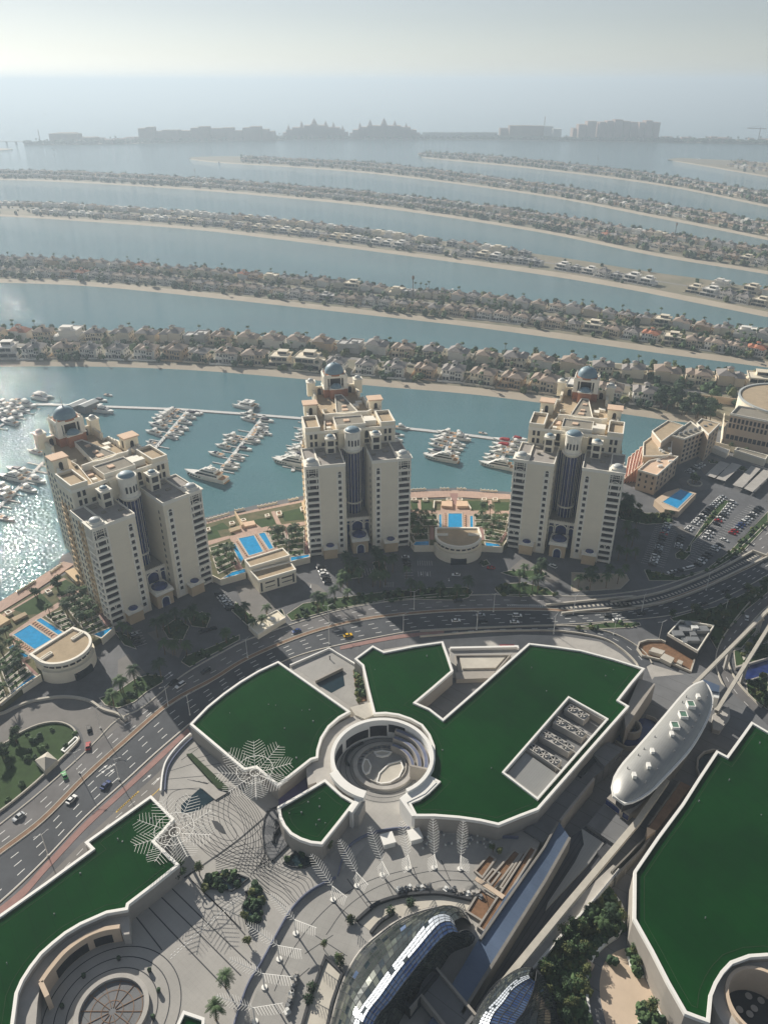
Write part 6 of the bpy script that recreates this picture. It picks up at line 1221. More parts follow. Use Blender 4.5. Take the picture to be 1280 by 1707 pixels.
for p, kd, L, flip, where, grp in boats:
    i = ct.get((grp, kd), 0); ct[(grp, kd)] = i + 1; s_ = L / BASE[kd] * rv.uniform(.95, 1.05); n_same = sum(1 for b in boats if b[5] == grp and b[1] == kd)
    lab = (f'{nth(i)} {BL[kd]} from left,' if n_same > 1 else BL[kd]) + ' ' + where
    place(BP[kd], USED, (p.x, p.y, WZ), fang + math.pi * flip + rv.uniform(-.05, .05), lab, grp, (s_,) * 3)
t = thing('boat_house', 'grey double boat house with ridged roofs behind the leftmost tower dome', 'boat house')
c = G(141, 683, WZ)
for k, dx in enumerate((-8, 1.5)):
    m = MB(); m.M = Matrix.Translation((c.x + dx, c.y, DZ)) @ Matrix.Rotation(fang - .1, 4, 'Z'); m.box(0, 8.5, -8, 8, 0, 6); m.build('wall', M['flatwhite'] if False else M['grey'], t); r = MB(); r.M = m.M; r.add([(-.3, -8.3, 6), (8.8, -8.3, 6), (8.8, 8.3, 6), (-.3, 8.3, 6), (4.2, -8.3, 7.4), (4.2, 8.3, 7.4)], [(0, 1, 4), (3, 5, 2), (0, 4, 5, 3), (1, 2, 5, 4)]); r.build('roof', M['domegrey'], t)
# small craft and a dhow far out
for i, (px, py, lab) in enumerate([(90, 250, 'tiny dark boat alone on the water near the left crescent'), (75, 190, 'tiny far boat on the open sea at upper left'), (1163, 267, 'tiny boat near the tip of the farthest sand spit'), (752, 486, 'tiny boat off the bare lot of the third frond'), (365, 272, 'tiny boat off the bare tip of the fifth frond')]):
    p = G(px, py, WZ); place(BP['cruiser'], USED, tuple(p), rv.uniform(0, 3), lab, 'small boats far out', (1.6 if py < 300 else 1,) * 3)
# ------------------------------------------------------------------ shopping mall in front: podium plaza, green roofs, rotunda
ZP, ZR = 12.0, 20.0
M['turf'] = mat('roof_turf', lin(2, 42, 12), 0.95, scale=.025, spec=.05, col2=lin(9, 66, 20), lines=(5.5, .16, .72, 'X', R(-35)))
M['whitepar'] = mat('white_parapet', lin(236, 234, 228), 0.6, scale=.3, var=.03)
M['guard'] = mat('guard_concrete', lin(128, 125, 120), 0.85, scale=.3, var=.12)
M['mallwall'] = mat('mall_render', lin(162, 156, 148), 0.85, scale=.2, var=.07, lines=(3, .08, .85, 'Z'))
M['plaza'] = mat('plaza_granite', lin(168, 165, 160), 0.85, scale=.06, var=.13, lines=(1.6, .06, .88, 'XY', R(40)))
M['plaza2'] = mat('terrace_granite', lin(158, 156, 152), 0.85, scale=.07, var=.13, lines=(2.4, .07, .85, 'XY', R(20)))
M['line'] = mat('dark_granite_line', lin(62, 64, 68), 0.8, scale=.5, var=.1)
M['deckgrey'] = mat('grey_deck', lin(116, 117, 119), 0.85, scale=.08, var=.15, lines=(7, .2, .6, 'Y', R(38)))
M['ribbed'] = mat('ribbed_deck', lin(74, 76, 82), 0.7, scale=.15, var=.15, lines=(1.4, .25, .6, 'X', R(38)))
M['steelblue'] = mat('blue_steel_roof', lin(96, 112, 136), 0.35, scale=.05, var=.2, metal=.3, lines=(3.2, .1, .8, 'Y', R(38)))
M['silver'] = mat('silver_roof', lin(158, 158, 155), 0.42, scale=.3, var=.04, metal=.35, lines=(.9, .1, .86, 'X', R(40)))
M['soil'] = mat('planter_soil', lin(128, 98, 74), 0.95, scale=.6, var=.25)
M['greenglass'] = mat('green_skylight_glass', lin(96, 128, 110), 0.2, scale=1, var=.2)
M['purple'] = mat('purple_glazing', lin(96, 92, 128), 0.3, scale=.1, var=.3)
M['railglass'] = mat('rail_glass', lin(112, 118, 140), 0.25, scale=.2, var=.2)
M['panel'] = mat('dome_glass', lin(78, 84, 82), 0.12, scale=.22, col2=lin(34, 44, 44), spec=.8, metal=.3)
M['panelsky'] = mat('dome_glass_sky_blue', lin(120, 146, 188), 0.15, scale=.3, var=.25, spec=.8, metal=.6)  # sky mirrored in the ridge glass, put into its colour
M['panel2'] = mat('dome_glass_olive', lin(88, 94, 86), 0.15, scale=.3, var=.3, spec=.8, metal=.3)  # pane tone that paints a reflection into the glass
M['panel3'] = mat('dome_glass_dark', lin(40, 52, 58), 0.1, scale=.3, var=.3, spec=.8, metal=.3)
M['panelsky2'] = mat('dome_glass_sky_deep_blue', lin(84, 112, 166), 0.15, scale=.3, var=.2, spec=.8, metal=.5)
M['panelskywhite'] = mat('dome_glass_sky_white', lin(168, 176, 186), 0.4, scale=.3, var=.08, metal=.2)  # brighter sky reflection along the ridge, painted as panel colour
M['darkpool'] = mat('dark_pond', lin(34, 52, 60), 0.1, scale=.5, var=.2)
M['pale'] = mat('pale_screed', lin(196, 190, 178), 0.85, scale=.12, var=.14)
M['palepink'] = mat('plaza_sand_stone', lin(204, 184, 162), 0.85, scale=.1, var=.1)

POD = GP([(400, 1200), (318, 1224), (300, 1240), (286, 1256), (276, 1272), (271, 1290), (269, 1320), (262, 1350), (236, 1400), (60, 1620), (-120, 1790), (-120, 2050), (640, 2050), (700, 1790), (800, 1600), (905, 1395), (960, 1290), (1010, 1200), (900, 1130), (871, 1083), (756, 1084), (738, 1120), (640, 1120), (603, 1117), (549, 1085), (482, 1115), (470, 1130)], ZP)
m = MB(); m.prism(POD, 0, ZP, top=False); t_pod = m.build('retaining_wall', M['mallwall']); tag(t_pod, 'pale retaining walls carrying the raised mall plaza above the road', 'wall')
m = MB(); m.prism(POD, ZP - .5, ZP, sides=False); m.build('plaza', M['plaza'], kind='structure')
ROOFS = {}
def green_roof(key, px, label, holes=(), z=ZR, pw=.85, base=0):
    t = thing('green_roofed_building', label, 'building'); q = [Vector((p.x, p.y)) for p in GP(px, z)]; hs = [[Vector((p.x, p.y)) for p in GP(h, z)] for h in holes]
    m = MB(); m.prism(q, base, z - .8, holes=hs, top=False); m.build('wall', M['mallwall'], t)
    m = MB(); m.prism(q, z - .9, z - .75, holes=hs, sides=False); m.build('turf_roof', M['turf'], t)
    m = MB(); m.rim(q, pw, z - 1.3, z, out=.12)
    for h in hs: m.rim(h, .05, z - 1.6, z, out=.7)
    m.build('parapet', M['whitepar'], t)
    m = MB(); I = inset(q, 3.2); m.rim(I, .12, z - .76, z - .70); m.build('edge_cable', M['hedge'], t)
    ROOFS[key] = q; rr_ = random.Random(len(q)); cand = [p for p in scatter([(v.x, v.y) for v in inset(q, 3.5)], 9) if not any(inside(p, [(v.x, v.y) for v in h]) for h in hs)]
    for p in cand[:9]: m = MB(); m.cyl(p[0], p[1], z - .8, z - .8 + rr_.uniform(.25, .9), rr_.uniform(.12, .3), n=8); m.build('roof_vent', M['grey'], t)
    return t
R1P = [(317, 1207), (345, 1178), (372, 1156), (400, 1136), (430, 1118), (464, 1102), (524, 1144), (584, 1186), (566, 1196), (549, 1211), (537, 1230), (531, 1250), (530, 1263), (519, 1266), (491, 1288), (463, 1310), (427, 1279), (407, 1283), (362, 1245)]
green_roof('a', R1P, 'fan-shaped green roof nearest the curved road at the middle left')
PIT = [(948, 1163), (1010, 1198), (895, 1329), (840, 1287)]
R2P = [(591, 1098), (621, 1076), (640, 1086), (690, 1076), (738, 1069), (747, 1094), (755, 1118), (724, 1145), (693, 1171), (716, 1181), (738, 1198), (800, 1144), (881, 1072), (925, 1077), (967, 1083), (1020, 1097), (1074, 1114), (1052, 1140), (1031, 1167), (1048, 1177), (975, 1260), (897, 1349), (868, 1360), (831, 1375), (800, 1368), (764, 1363), (725, 1360), (692, 1360), (680, 1337), (698, 1330), (712, 1320), (729, 1303), (712, 1294), (719, 1281), (722, 1265), (721, 1243), (714, 1225), (702, 1209), (684, 1199), (664, 1192), (643, 1189), (623, 1190), (613, 1150), (604, 1109)]
tR2 = green_roof('b', R2P, 'largest branching green roof wrapping the round courtyard, with a cooling pit', holes=[PIT])
green_roof('c', [(463, 1345), (503, 1322), (542, 1299), (556, 1312), (571, 1325), (592, 1337), (565, 1372), (537, 1407), (518, 1405), (500, 1399), (484, 1390), (473, 1377), (466, 1362)], 'small leaf-shaped green roof below the round courtyard')
green_roof('d', [(291, 1365), (275, 1383), (258, 1402), (278, 1421), (299, 1441), (257, 1475), (215, 1507), (213, 1516), (178, 1522), (135, 1541), (110, 1556), (89, 1573), (70, 1590), (53, 1612), (39, 1634), (30, 1655), (23, 1707), (15, 1800), (-110, 1800), (-110, 1590), (0, 1525), (75, 1472), (153, 1415), (142, 1404), (197, 1365), (252, 1326)], 'long green roof at the lower left beside the brick footpath')
green_roof('e', [(1252, 1203), (1400, 1290), (1500, 1500), (1400, 1700), (1340, 1625), (1310, 1600), (1280, 1593), (1250, 1595), (1220, 1606), (1205, 1622), (1194, 1640), (1186, 1660), (1182, 1704), (1162, 1697), (1141, 1689), (1112, 1638), (1085, 1585), (1055, 1531), (1056, 1452), (1095, 1395), (1136, 1340), (1164, 1296), (1194, 1251), (1211, 1260), (1232, 1231)], 'big dark green roof at the right edge beside the railway')
green_roof('f', [(295, 1709), (306, 1685), (341, 1697), (338, 1760), (290, 1760)], 'tiny green roof corner at the bottom edge', pw=.7)
# cooling pit
t = thing('cooling_pit', 'sunken cooling pit with steel beams in the largest green roof', 'plant pit'); q = GP(PIT, ZR - 4.5); Q3 = GP(PIT, ZR)
m = MB(); m.prism([Vector((p.x, p.y)) for p in Q3], ZR - 5, ZR - 4.5, sides=False); m.build('floor', M['deckgrey'], t)
for f in (.0, .23, .45, .67, .985):
    a = Q3[0].lerp(Q3[3], f); b = Q3[1].lerp(Q3[2], f); m = MB(); m.wall([a, b], .35, ZR - 1.2, ZR - .7); m.build('beam', M['concrete'], t)
a, b, c, d = [quad_pt(Q3, u, v) for u, v in ((.02, .7), (.98, .7), (.98, .97), (.02, .97))]; m = MB(); m.prism([a, b, c, d], ZR - 2.2, ZR - 2.0); m.build('lattice_floor', M['silver'], t)
for ri, fs in enumerate([[(330, 410), (377, 438)], [(273, 472), (320, 497), (367, 523)], [(208, 537), (256, 563), (303, 592)], [(145, 603), (192, 632), (240, 660)]]):
    z = ZR - 1.0; C = K6(fs, z); u = (C[-1] - C[0]).normalized(); v = Vector((-u.y, u.x, 0)); g = (C[1] - C[0]).length
    t = thing('cooling_unit', f'metal housing with {"two" if ri == 0 else "three"} round fans, {nth(ri)} row from the pit top', 'cooling unit', group='cooling units in the roof pit')
    a = C[0] - u * g * .5; b = C[-1] + u * g * .5; m = MB(); P = [a - v * 2.2, b - v * 2.2, b + v * 2.2, a + v * 2.2]; m.prism(P, ZR - 4.4, z - .3); m.build('housing', M['concrete'], t)
    for c in C:
        m = MB(); m.rim(circ(c.x, c.y, 1.85, 24), .14, z - .3, z + .15); k = m.build('fan', M['grey'], t); m = MB(); m.cyl(c.x, c.y, z - .28, z - .22, 1.72, n=20); m.build('fan_well', M['black'], k)
        m = MB(); m.cyl(c.x, c.y, z - .2, z + .1, .4, n=10)
        for j in range(6): a_ = j * math.pi / 3; p = Vector((math.cos(a_), math.sin(a_), 0)); w_ = Vector((-p.y, p.x, 0)); o = Vector((c.x, c.y, z - .1)); m.add([o + p * .3 - w_ * .15, o + p * 1.7 - w_ * .42, o + p * 1.7 + w_ * .3 + Vector((0, 0, .15)), o + p * .3 + w_ * .15], [(0, 1, 2, 3)])
        m.build('blades', M['concrete'], k)
# rotunda courtyard
dl, dr = G(553, 1263, 21), G(721, 1263, 21); RC = (dl + dr) / 2; RR = (dr - dl).length / 2; RC.y += 1.0
def ring_pts(r, a0, a1, n, z): return [Vector((RC.x + r * math.cos(R(a0 + (a1 - a0) * i / n)), RC.y + r * math.sin(R(a0 + (a1 - a0) * i / n)), z)) for i in range(n + 1)]
def arcband(mb, r0, r1, a0, a1, z, th, n=40): mb.band(ring_pts(r1, a0, a1, n, z), ring_pts(r0, a0, a1, n, z), th)
t = thing('round_courtyard', 'white circular walkway and wall around the sunken round courtyard', 'courtyard wall')
m = MB(); arcband(m, RR - .9, RR + .5, -62, 248, 21.4, 21.4 - ZP, 80); arcband(m, RR - 1.0, RR + 2.2, 205, 252, 21.6, 2.0); m.build('ring_wall', M['whitepar'], t)
m = MB(); arcband(m, RR + .5, RR + 7.2, 70, 252, 18.2, 18.2 - ZP, 60); m.build('walkway', M['concrete'], t)
m = MB()
for a0, a1, z0, z1 in ((150, 176, 13, 18), (108, 142, 13.2, 17.4), (84, 106, 13.2, 18.6), (60, 82, 15.5, 19.4)): m.band(ring_pts(RR - .95, a0, a1, 14, z1), ring_pts(RR - 1.05, a0, a1, 14, z1), z1 - z0)
m.build('shop_window', M['darkglass'], t)
for i, (r0, r1, z) in enumerate(((RR - 3.2, RR - 1.4, 18.4), (RR - 5.6, RR - 3.9, 17.0), (RR - 8.0, RR - 6.4, 15.4))):
    m = MB(); arcband(m, r0, r1, -14, 72, z, z - ZP, 24); m.build('terrace_step', M['mallwall'], t); m = MB(); arcband(m, r0 + .3, r1 - .2, -12, 70, z + .06, .05, 24); m.build('awning', M['railglass'], t)
m = MB(); m.wall([Vector((RC.x + (RR - 8) * math.cos(R(-15)), RC.y + (RR - 8) * math.sin(R(-15)), 0)), Vector((RC.x + (RR + .2) * math.cos(R(-15)), RC.y + (RR + .2) * math.sin(R(-15)), 0))], .8, ZP, 19); m.build('end_wall', M['mallwall'], t)
FC2 = K5([(640, 692)], ZP)[0]
def fl(r0, r1, z, name, m_, th=.1, par=None):
    mb = MB(); a = circ(FC2.x, FC2.y, r1, 56); b = circ(FC2.x, FC2.y, r0, 56); A_ = [Vector((p.x, p.y, z)) for p in a] ; B_ = [Vector((p.x, p.y, z)) for p in b]; A_.append(A_[0]); B_.append(B_[0]); mb.band(A_, B_, th); return mb.build(name, M[m_], par, kind=None if par else 'structure')
kx = (K5([(790, 692)], ZP)[0] - FC2).length
fl(0.01, kx * 1.45, ZP + .02, 'courtyard_floor', 'plaza2', 0)
for r in (1.1, 1.25, 1.42): fl(kx * r - .18, kx * r, ZP + .05, 'paving_line', 'line', 0)
t = thing('round_planter', 'large round stepped planter ring in the middle of the sunken courtyard', 'planter')
fl(kx * .86, kx * 1.0, ZP + 1.1, 'rim', 'concrete', 1.1, t); fl(kx * .70, kx * .73, ZP + .7, 'inner_rim', 'concrete', .7, t); fl(.01, kx * .86, ZP + .12, 'floor', 'plaza2', .05, t)
for q in ([(590, 622), (630, 614), (680, 622), (660, 640), (632, 646), (604, 640)], [(533, 690), (545, 655), (565, 660), (580, 690), (570, 722), (548, 732), (536, 715)], [(602, 770), (615, 725), (660, 680), (722, 664), (736, 700), (715, 745), (670, 772), (625, 778)]):
    p = K5(q, ZP + .6); m = MB(); m.rim(p, .45, ZP + .1, ZP + 1.0); k = m.build('lens_bed', M['whitepar'], t); m = MB(); m.prism(inset(p, .4), ZP, ZP + .6, sides=False); m.build('gravel', M['pale'], k)
for i in range(14):
    a = R(20 + i * 11.5); x, y = FC2.x + kx * .8 * math.cos(a), FC2.y + kx * .8 * math.sin(a); m = MB(); m.cbox(x, y, 1.3, .9, ZP + .1, ZP + .8); m.build('bench', M['grey'], t)
t = thing('curved_bench', 'curving seat edge at the left of the sunken courtyard', 'bench'); m = MB(); m.wall(smooth(K5([(470, 690), (455, 660), (470, 625), (500, 600), (540, 580)], ZP)), .7, ZP, ZP + .7); m.build('seat', M['line'], t)
# gap terraces north of the courtyard
def slab_(pts, z0, z1, m_, name='platform', label=None, cat=None, kind='structure'):
    mb = MB(); mb.prism(pts, z0, z1); o = mb.build(name, M[m_], kind=None if label else kind)
    if label: tag(o, label, cat)
    return o
slab_(K5([(475, 405), (572, 380), (592, 440), (545, 460), (500, 440)], 19), ZP, 19, 'pale', 'roof_bridge', 'pale bridge slab linking two green roofs above the round courtyard', 'bridge')
slab_(K5([(190, 200), (375, 125), (530, 215), (545, 380), (480, 400)], ZP), ZP - .1, ZP + .04, 'plaza2', 'terrace')
slab_(K5([(310, 290), (440, 228), (450, 300), (385, 335)], ZP), ZP - .1, ZP + .1, 'darkpool', 'light_well', 'dark blue sunken light well between two green roofs', 'light well')
q = K5([(490, 225), (528, 215), (562, 370), (512, 385)], ZP); slab_(q, ZP - .1, ZP + .3, 'soil', 'flower_bed')
PS = MB()
for p in scatter([(v.x, v.y) for v in q], 40): r = rv.uniform(.5, 1.3); PS.mi = rv.choice((0, 1, 2)); PS.clump((p[0], p[1], ZP + .4 + r * .5), r, jit=.4)
m = MB(); m.wall(K5([(185, 200), (375, 118), (535, 215)], 13), .7, 0, 13.2); o = m.build('terrace_parapet', M['whitepar']); tag(o, 'white-edged parapet of the terrace between two green roofs', 'wall')
m = MB(); m.wall(K5([(310, 288), (440, 224)], ZP), .6, ZP, ZP + 1.6); o = m.build('garden_wall', M['mallwall']); tag(o, 'short pale wall above the dark blue light well', 'wall')
slab_(K5([(950, 118), (1285, 112), (1190, 245), (990, 245)], ZP), ZP - .1, ZP + .04, 'plaza2', 'terrace'); slab_(K5([(1005, 160), (1232, 155), (1180, 212), (1020, 216)], ZP + 1), ZP, ZP + 1, 'pale', 'roof_hatch', 'pale rectangular roof panel between two arms of the largest green roof', 'roof panel')
m = MB(); m.rim(K5([(982, 150), (1255, 148), (1185, 232), (1000, 235)], ZP + 1.6), .5, ZP, ZP + 1.6); o = m.build('frame_wall', M['mallwall']); tag(o, 'grey frame wall around the pale rectangular roof panel', 'wall')
slab_(K5([(985, 235), (1175, 232), (1170, 262), (990, 268)], ZP + 2.4), ZP, ZP + 2.4, 'mallwall', 'low_wing', 'narrow cream wing with a pink awning between the roof arms', 'wing')
slab_(K5([(965, 262), (1200, 255), (925, 470), (790, 385)], ZP), ZP - .1, ZP + .06, 'deckgrey', 'terrace')
m = MB(); m.wall(K5([(960, 115), (1285, 108)], 13.4), 1.2, 0, 13.4); o = m.build('terrace_parapet', M['whitepar']); tag(o, 'pale parapet between the two arms of the largest green roof', 'wall')
t = thing('parked_truck', 'pink and white truck parked behind the largest green roof', 'truck', tuple(G(848, 1085, 0))); m = MB(); m.box(-4.5, 2.5, -1.2, 1.2, .7, 2.9); m.build('cargo_box', M['redc'], t); m = MB(); m.box(2.6, 4.5, -1.15, 1.15, .5, 2.6); m.build('cab', M['gel'], t)
for x in (-3.2, -1.8, 3.4):
    for y in (-1.1, 1.1): m = MB(); m.M = Matrix.Translation((x, y, .5)) @ Matrix.Rotation(R(90), 4, 'X'); m.cyl(0, 0, -.15, .15, .5, n=10); m.build('wheel', M['black'], t)
slab_(K5([(130, 850), (268, 695), (385, 740), (355, 755), (130, 886)], 13), ZP - .1, 13.2, 'purple', 'glazed_gallery', 'purple glazed gallery between the fan roof and the small leaf roof', 'gallery')
slab_(K5([(262, 700), (318, 655), (385, 680), (388, 745), (356, 752), (272, 782)], 18.0), ZP, 18.0, 'concrete', 'stair_landing', 'pale blue-grey landing left of the round courtyard wall', 'landing')
slab_(K5([(715, 845), (855, 738), (895, 768), (840, 822), (750, 866), (790, 930), (775, 932)], 20.2), ZP, 20.2, 'whitepar', 'roof_edge_slab', 'white stepped slab at the lower right end of the courtyard ring', 'slab')
slab_(K5([(490, 800), (535, 842), (485, 915), (470, 905), (498, 862)], 20.2), ZP, 20.2, 'whitepar', 'roof_edge_slab', 'white end slab at the lower left end of the courtyard ring', 'slab')

# plaza paving pattern
L_ = MB()
def pl(pts, wd=.16, crp=K1b, z=ZP, sm=True):
    P = crp(pts, z); P = smooth(P, 6) if sm else P; L_.band(up(offset(P, wd), z + .03), up(offset(P, -wd), z + .03))
def lerp2(A, B, t): return [(a[0] + (b[0] - a[0]) * t, a[1] + (b[1] - a[1]) * t) for a, b in zip(A, B)]
for i in range(1, 6):
    k = .28 + i * .26; pl([(1028 + 150 * k * math.cos(a * math.pi / 12) * 1.0 + 40 * k * math.sin(a * math.pi / 12), 785 + 70 * k * math.sin(a * math.pi / 12) * 1.5 + 45 * k * math.cos(a * math.pi / 12)) for a in range(25)], .09)
for i in range(9):
    t_ = i / 8; pl(lerp2([(880, 560), (1010, 600), (1120, 720), (1150, 850), (1100, 1000)], [(1075, 590), (1160, 640), (1230, 740), (1250, 860), (1262, 980)], t_), .09); pl(lerp2([(850, 700), (900, 830), (1000, 930), (1130, 985), (1262, 1090)], [(1090, 600), (1070, 720), (1120, 830), (1200, 900), (1265, 960)], t_), .09)
    pl(lerp2([(230, 255), (150, 300), (190, 360), (250, 400), (300, 440)], [(210, 110), (240, 240), (330, 290), (400, 320), (420, 370)], t_), .09, K7); pl(lerp2([(0, 230), (80, 170), (150, 140), (205, 90)], [(0, 300), (120, 290), (250, 330), (340, 420)], t_), .09, K7)
pl([(865, 1022), (970, 950), (1110, 850), (1240, 740)], .35)
for q in ([(740, 1095), (900, 1250), (1130, 1480)], [(800, 1065), (1000, 1260), (1180, 1430)], [(900, 1035), (1060, 1190), (1150, 1290)], [(670, 1130), (800, 1270), (1060, 1540)], [(620, 1180), (760, 1360)], [(970, 1100), (1130, 1260)]): pl(q, .18, sm=False)
RB = K1b([(528, 1650)], ZP)[0]; rb = (K1b([(690, 1640)], ZP)[0] - RB).length
def circline(c, r, wd, z, mb): P = circ(c.x, c.y, r, 64); P.append(P[0]); mb.band([Vector((c.x + (p.x - c.x) * (1 + wd / r), c.y + (p.y - c.y) * (1 + wd / r), z)) for p in P], [Vector((p.x, p.y, z)) for p in P])
for k in (1.28, 1.62, 1.95): circline(RB, rb * k, .3, ZP + .03, L_)
for q in ([(318, 1228), (440, 1310)],): pass
for i in range(7): pl([(300 + i * 14, 1238 + i * 13), (318 + i * 24, 1226 + i * 14)], .1, crop(0, 0, 1), sm=False)
for q in ([(850, 470), (950, 400)], [(800, 520), (960, 470)], [(775, 560), (1000, 540)], [(770, 610), (940, 600)]): pl(q, .1, sm=False)
for cx in (500, 640, 760, 880, 1000):
    pass
for q in ([(640, 420), (760, 400), (950, 330), (1100, 330)], [(470, 560), (560, 440), (700, 350), (900, 290), (1080, 290)], [(250, 800), (330, 620), (480, 440), (650, 330), (860, 270)], [(420, 560), (560, 650)], [(380, 640), (500, 560)], [(500, 420), (620, 520)], [(560, 320), (680, 480)], [(700, 280), (760, 400)], [(840, 270), (870, 350)], [(960, 240), (1000, 330)], [(330, 760), (400, 700)]): pl(q, .12, K7, sm=len(q) > 2)
L_.build('paving_lines', M['line'], kind='structure')
m = MB(); P = K1b([(992, 752), (1020, 757), (1045, 780), (1063, 818), (1040, 812), (1010, 790)], ZP); m.prism(P, ZP, ZP + .08); m.build('paving_medallion', M['line'], kind='structure')
m = MB()
for i in range(26):                                     # dashed white inlay
    for r_ in (0, 1):
        x = 800 + i * 15.5; y = 1385 - i * 13.6 + r_ * 16; a, b = K1b([(x, y), (x + 9, y - 7)], ZP); m.band(up(offset([a, b], .1), ZP + .05), up(offset([a, b], -.1), ZP + .05))
m.build('paving_inlay', M['paint'], kind='structure')
# rotunda skylight at the bottom left
t = thing('round_skylight', 'large round glazed skylight with brown ribs at the bottom left', 'skylight'); m = MB(); m.rim(circ(RB.x, RB.y, rb * 1.06, 48), 1.3, ZP, ZP + 1.3); m.build('rim', M['concrete'], t)
m = MB(); m.prism(circ(RB.x, RB.y, rb * .98, 40), ZP, ZP + .3, sides=False); m.build('glass', M['soil'] if False else M['deckgrey'], t); m = MB()
for k in (.3, .6, .85): circline(RB, rb * k, .18, ZP + .4, m)
for i in range(12): a = i * math.pi / 6; m.tube((RB.x + 1 * math.cos(a), RB.y + 1 * math.sin(a), ZP + .4), (RB.x + rb * .97 * math.cos(a), RB.y + rb * .97 * math.sin(a), ZP + .4), .1, n=4)
m.build('rib', M['median'], t)
# arc gallery beside it
AW = [(562, 1248), (480, 1262), (400, 1295), (310, 1360), (240, 1440), (192, 1508)]
t = thing('arc_gallery', 'curved beige gallery wall with dark shop windows at the lower left', 'gallery')
m = MB(); m.prism(K1b([(605, 1180), (608, 1285), (575, 1288)] + AW + [(178, 1600), (170, 1707), (165, 1800), (30, 1800), (45, 1640), (150, 1400), (300, 1260), (480, 1190)], 17.0), ZP, 17.0); m.build('walkway', M['concrete'], t)
W1 = smooth(K1b(AW, 18.5), 8); m = MB(); m.wall(W1, 1.3, ZP, 18.5); m.wall(K1b([(192, 1508), (222, 1575)], 18.5), 1.3, ZP, 18.5); m.build('wall', M['palepink'], t)
W2 = offset(W1, .72) if (offset(W1, .72)[3] - Vector((RB.x, RB.y, 18.5))).length < (W1[3] - Vector((RB.x, RB.y, 18.5))).length else offset(W1, -.72); n = len(W2)
for a, b in ((.12, .36), (.4, .8)):
    seg = W2[int(a * n):int(b * n)]; m = MB(); m.wall(seg, .1, ZP + .3, 16); m.build('shop_window', M['darkglass'], t)
for x, y in ((560, 1405), (395, 1487), (703, 1460), (745, 1555), (720, 1680), (295, 1630)):
    p = K1b([(x, y)], ZP)[0]; t = thing('litter_bin', f'small dark round planter pot on the circular paving', 'planter pot', (p.x, p.y, ZP), group='pots on the circular paving'); m = MB(); m.cyl(0, 0, 0, .9, .5, .65, 12); m.build('pot', M['line'], t); m = MB(); m.clump((0, 0, 1.2), .6); m.build('plant', M['leafA'], t)
# street edge of the plaza
t = thing('plaza_parapet', 'curved white parapet where the plaza overlooks the road', 'parapet'); m = MB(); m.wall(smooth(GP([(318, 1222), (300, 1239), (286, 1255), (276, 1271), (271, 1290), (268, 1318)], 13)), .6, 11, 13.1); m.build('outer_wall', M['whitepar'], t); m = MB(); m.wall(smooth(GP([(324, 1226), (306, 1243), (292, 1259), (282, 1275), (277, 1292), (275, 1316)], 12.8)), .4, 11.9, 12.8); m.build('inner_wall', M['railglass'], t)
q = K1b([(875, 440), (900, 437), (1070, 598), (1060, 612), (1020, 600)], ZP + 1); slab_(q, ZP, ZP + 1.0, 'hedge', 'clipped_hedge', 'long straight clipped green hedge on the plaza edge', 'hedge')
slab_(K1b([(850, 680), (940, 600), (1003, 655), (930, 705), (850, 720)], ZP + .05), ZP, ZP + .07, 'darkpool', 'reflecting_pool', 'dark triangular reflecting pool beside the two big steel flowers', 'pool'); slab_(K1b([(945, 600), (985, 575), (1065, 622), (1010, 655)], ZP + .5), ZP, ZP + .5, 'concrete', 'stone_plinth', 'pale stone plinth above the dark triangular pool', 'plinth')
def bed(pts, crp, label, m_='darkpool', z=ZP + .2, plants=True, wallm='line'):
    P = crp(pts, z); t = thing('pond', label, 'pond'); m = MB(); m.rim(P, .4, ZP, z + .4); m.build('rim', M[wallm], t); m = MB(); m.prism(inset(P, .3), ZP, z, sides=False); m.build('water', M[m_], t)
    if plants:
        for p in scatter([(v.x, v.y) for v in P], plants if isinstance(plants, int) and plants > 1 else 14): r = rv.uniform(.6, 1.4); PS.mi = rv.choice((0, 0, 1, 2)); PS.clump((p[0], p[1], z + r * .6), r, jit=.4)
bed([(960, 1012), (1010, 998), (1060, 997), (1120, 1005), (1170, 1024), (1125, 1060), (1090, 1085), (1020, 1078), (960, 1070)], K1b, 'dark lens-shaped pond with shrubs and steps, upper of two', plants=22); bed([(1197, 1060), (1216, 1085), (1228, 1130), (1230, 1180), (1222, 1232), (1190, 1240), (1150, 1235), (1132, 1160), (1160, 1100)], K1b, 'dark lens-shaped pond with shrubs and steps, lower of two', plants=18)
bed([(205, 60), (225, 25), (262, 12), (272, 60), (300, 110), (338, 150), (237, 250), (205, 200), (197, 130)], K7, 'sunken seating pit left of the small leaf roof', 'deckgrey', plants=False); bed([(285, 255), (340, 200), (390, 185), (430, 200), (425, 255), (380, 275), (320, 272)], K7, 'dark pond below the small leaf roof', plants=5)
for i, (x, y) in enumerate([(1050, 1018), (1075, 1028), (1098, 1040), (1180, 1100), (1195, 1130), (1200, 1165), (270, 120), (255, 150), (262, 90)][:9]):
    crp = K1b if i < 6 else K7; p = crp([(x, y)], ZP)[0]; t = thing('stone_bench', 'dark stone seat block set in the plaza ponds', 'bench', (p.x, p.y, ZP), R(-50 + 20 * i), group='seat blocks in the plaza ponds'); m = MB(); m.box(-2, 2, -.5, .5, 0, .7); m.box(-2, 2, .5, .9, 0, 1.3); m.build('seat', M['line'], t)
sp = [(838, 1000), (850, 1030), (938, 1010)]
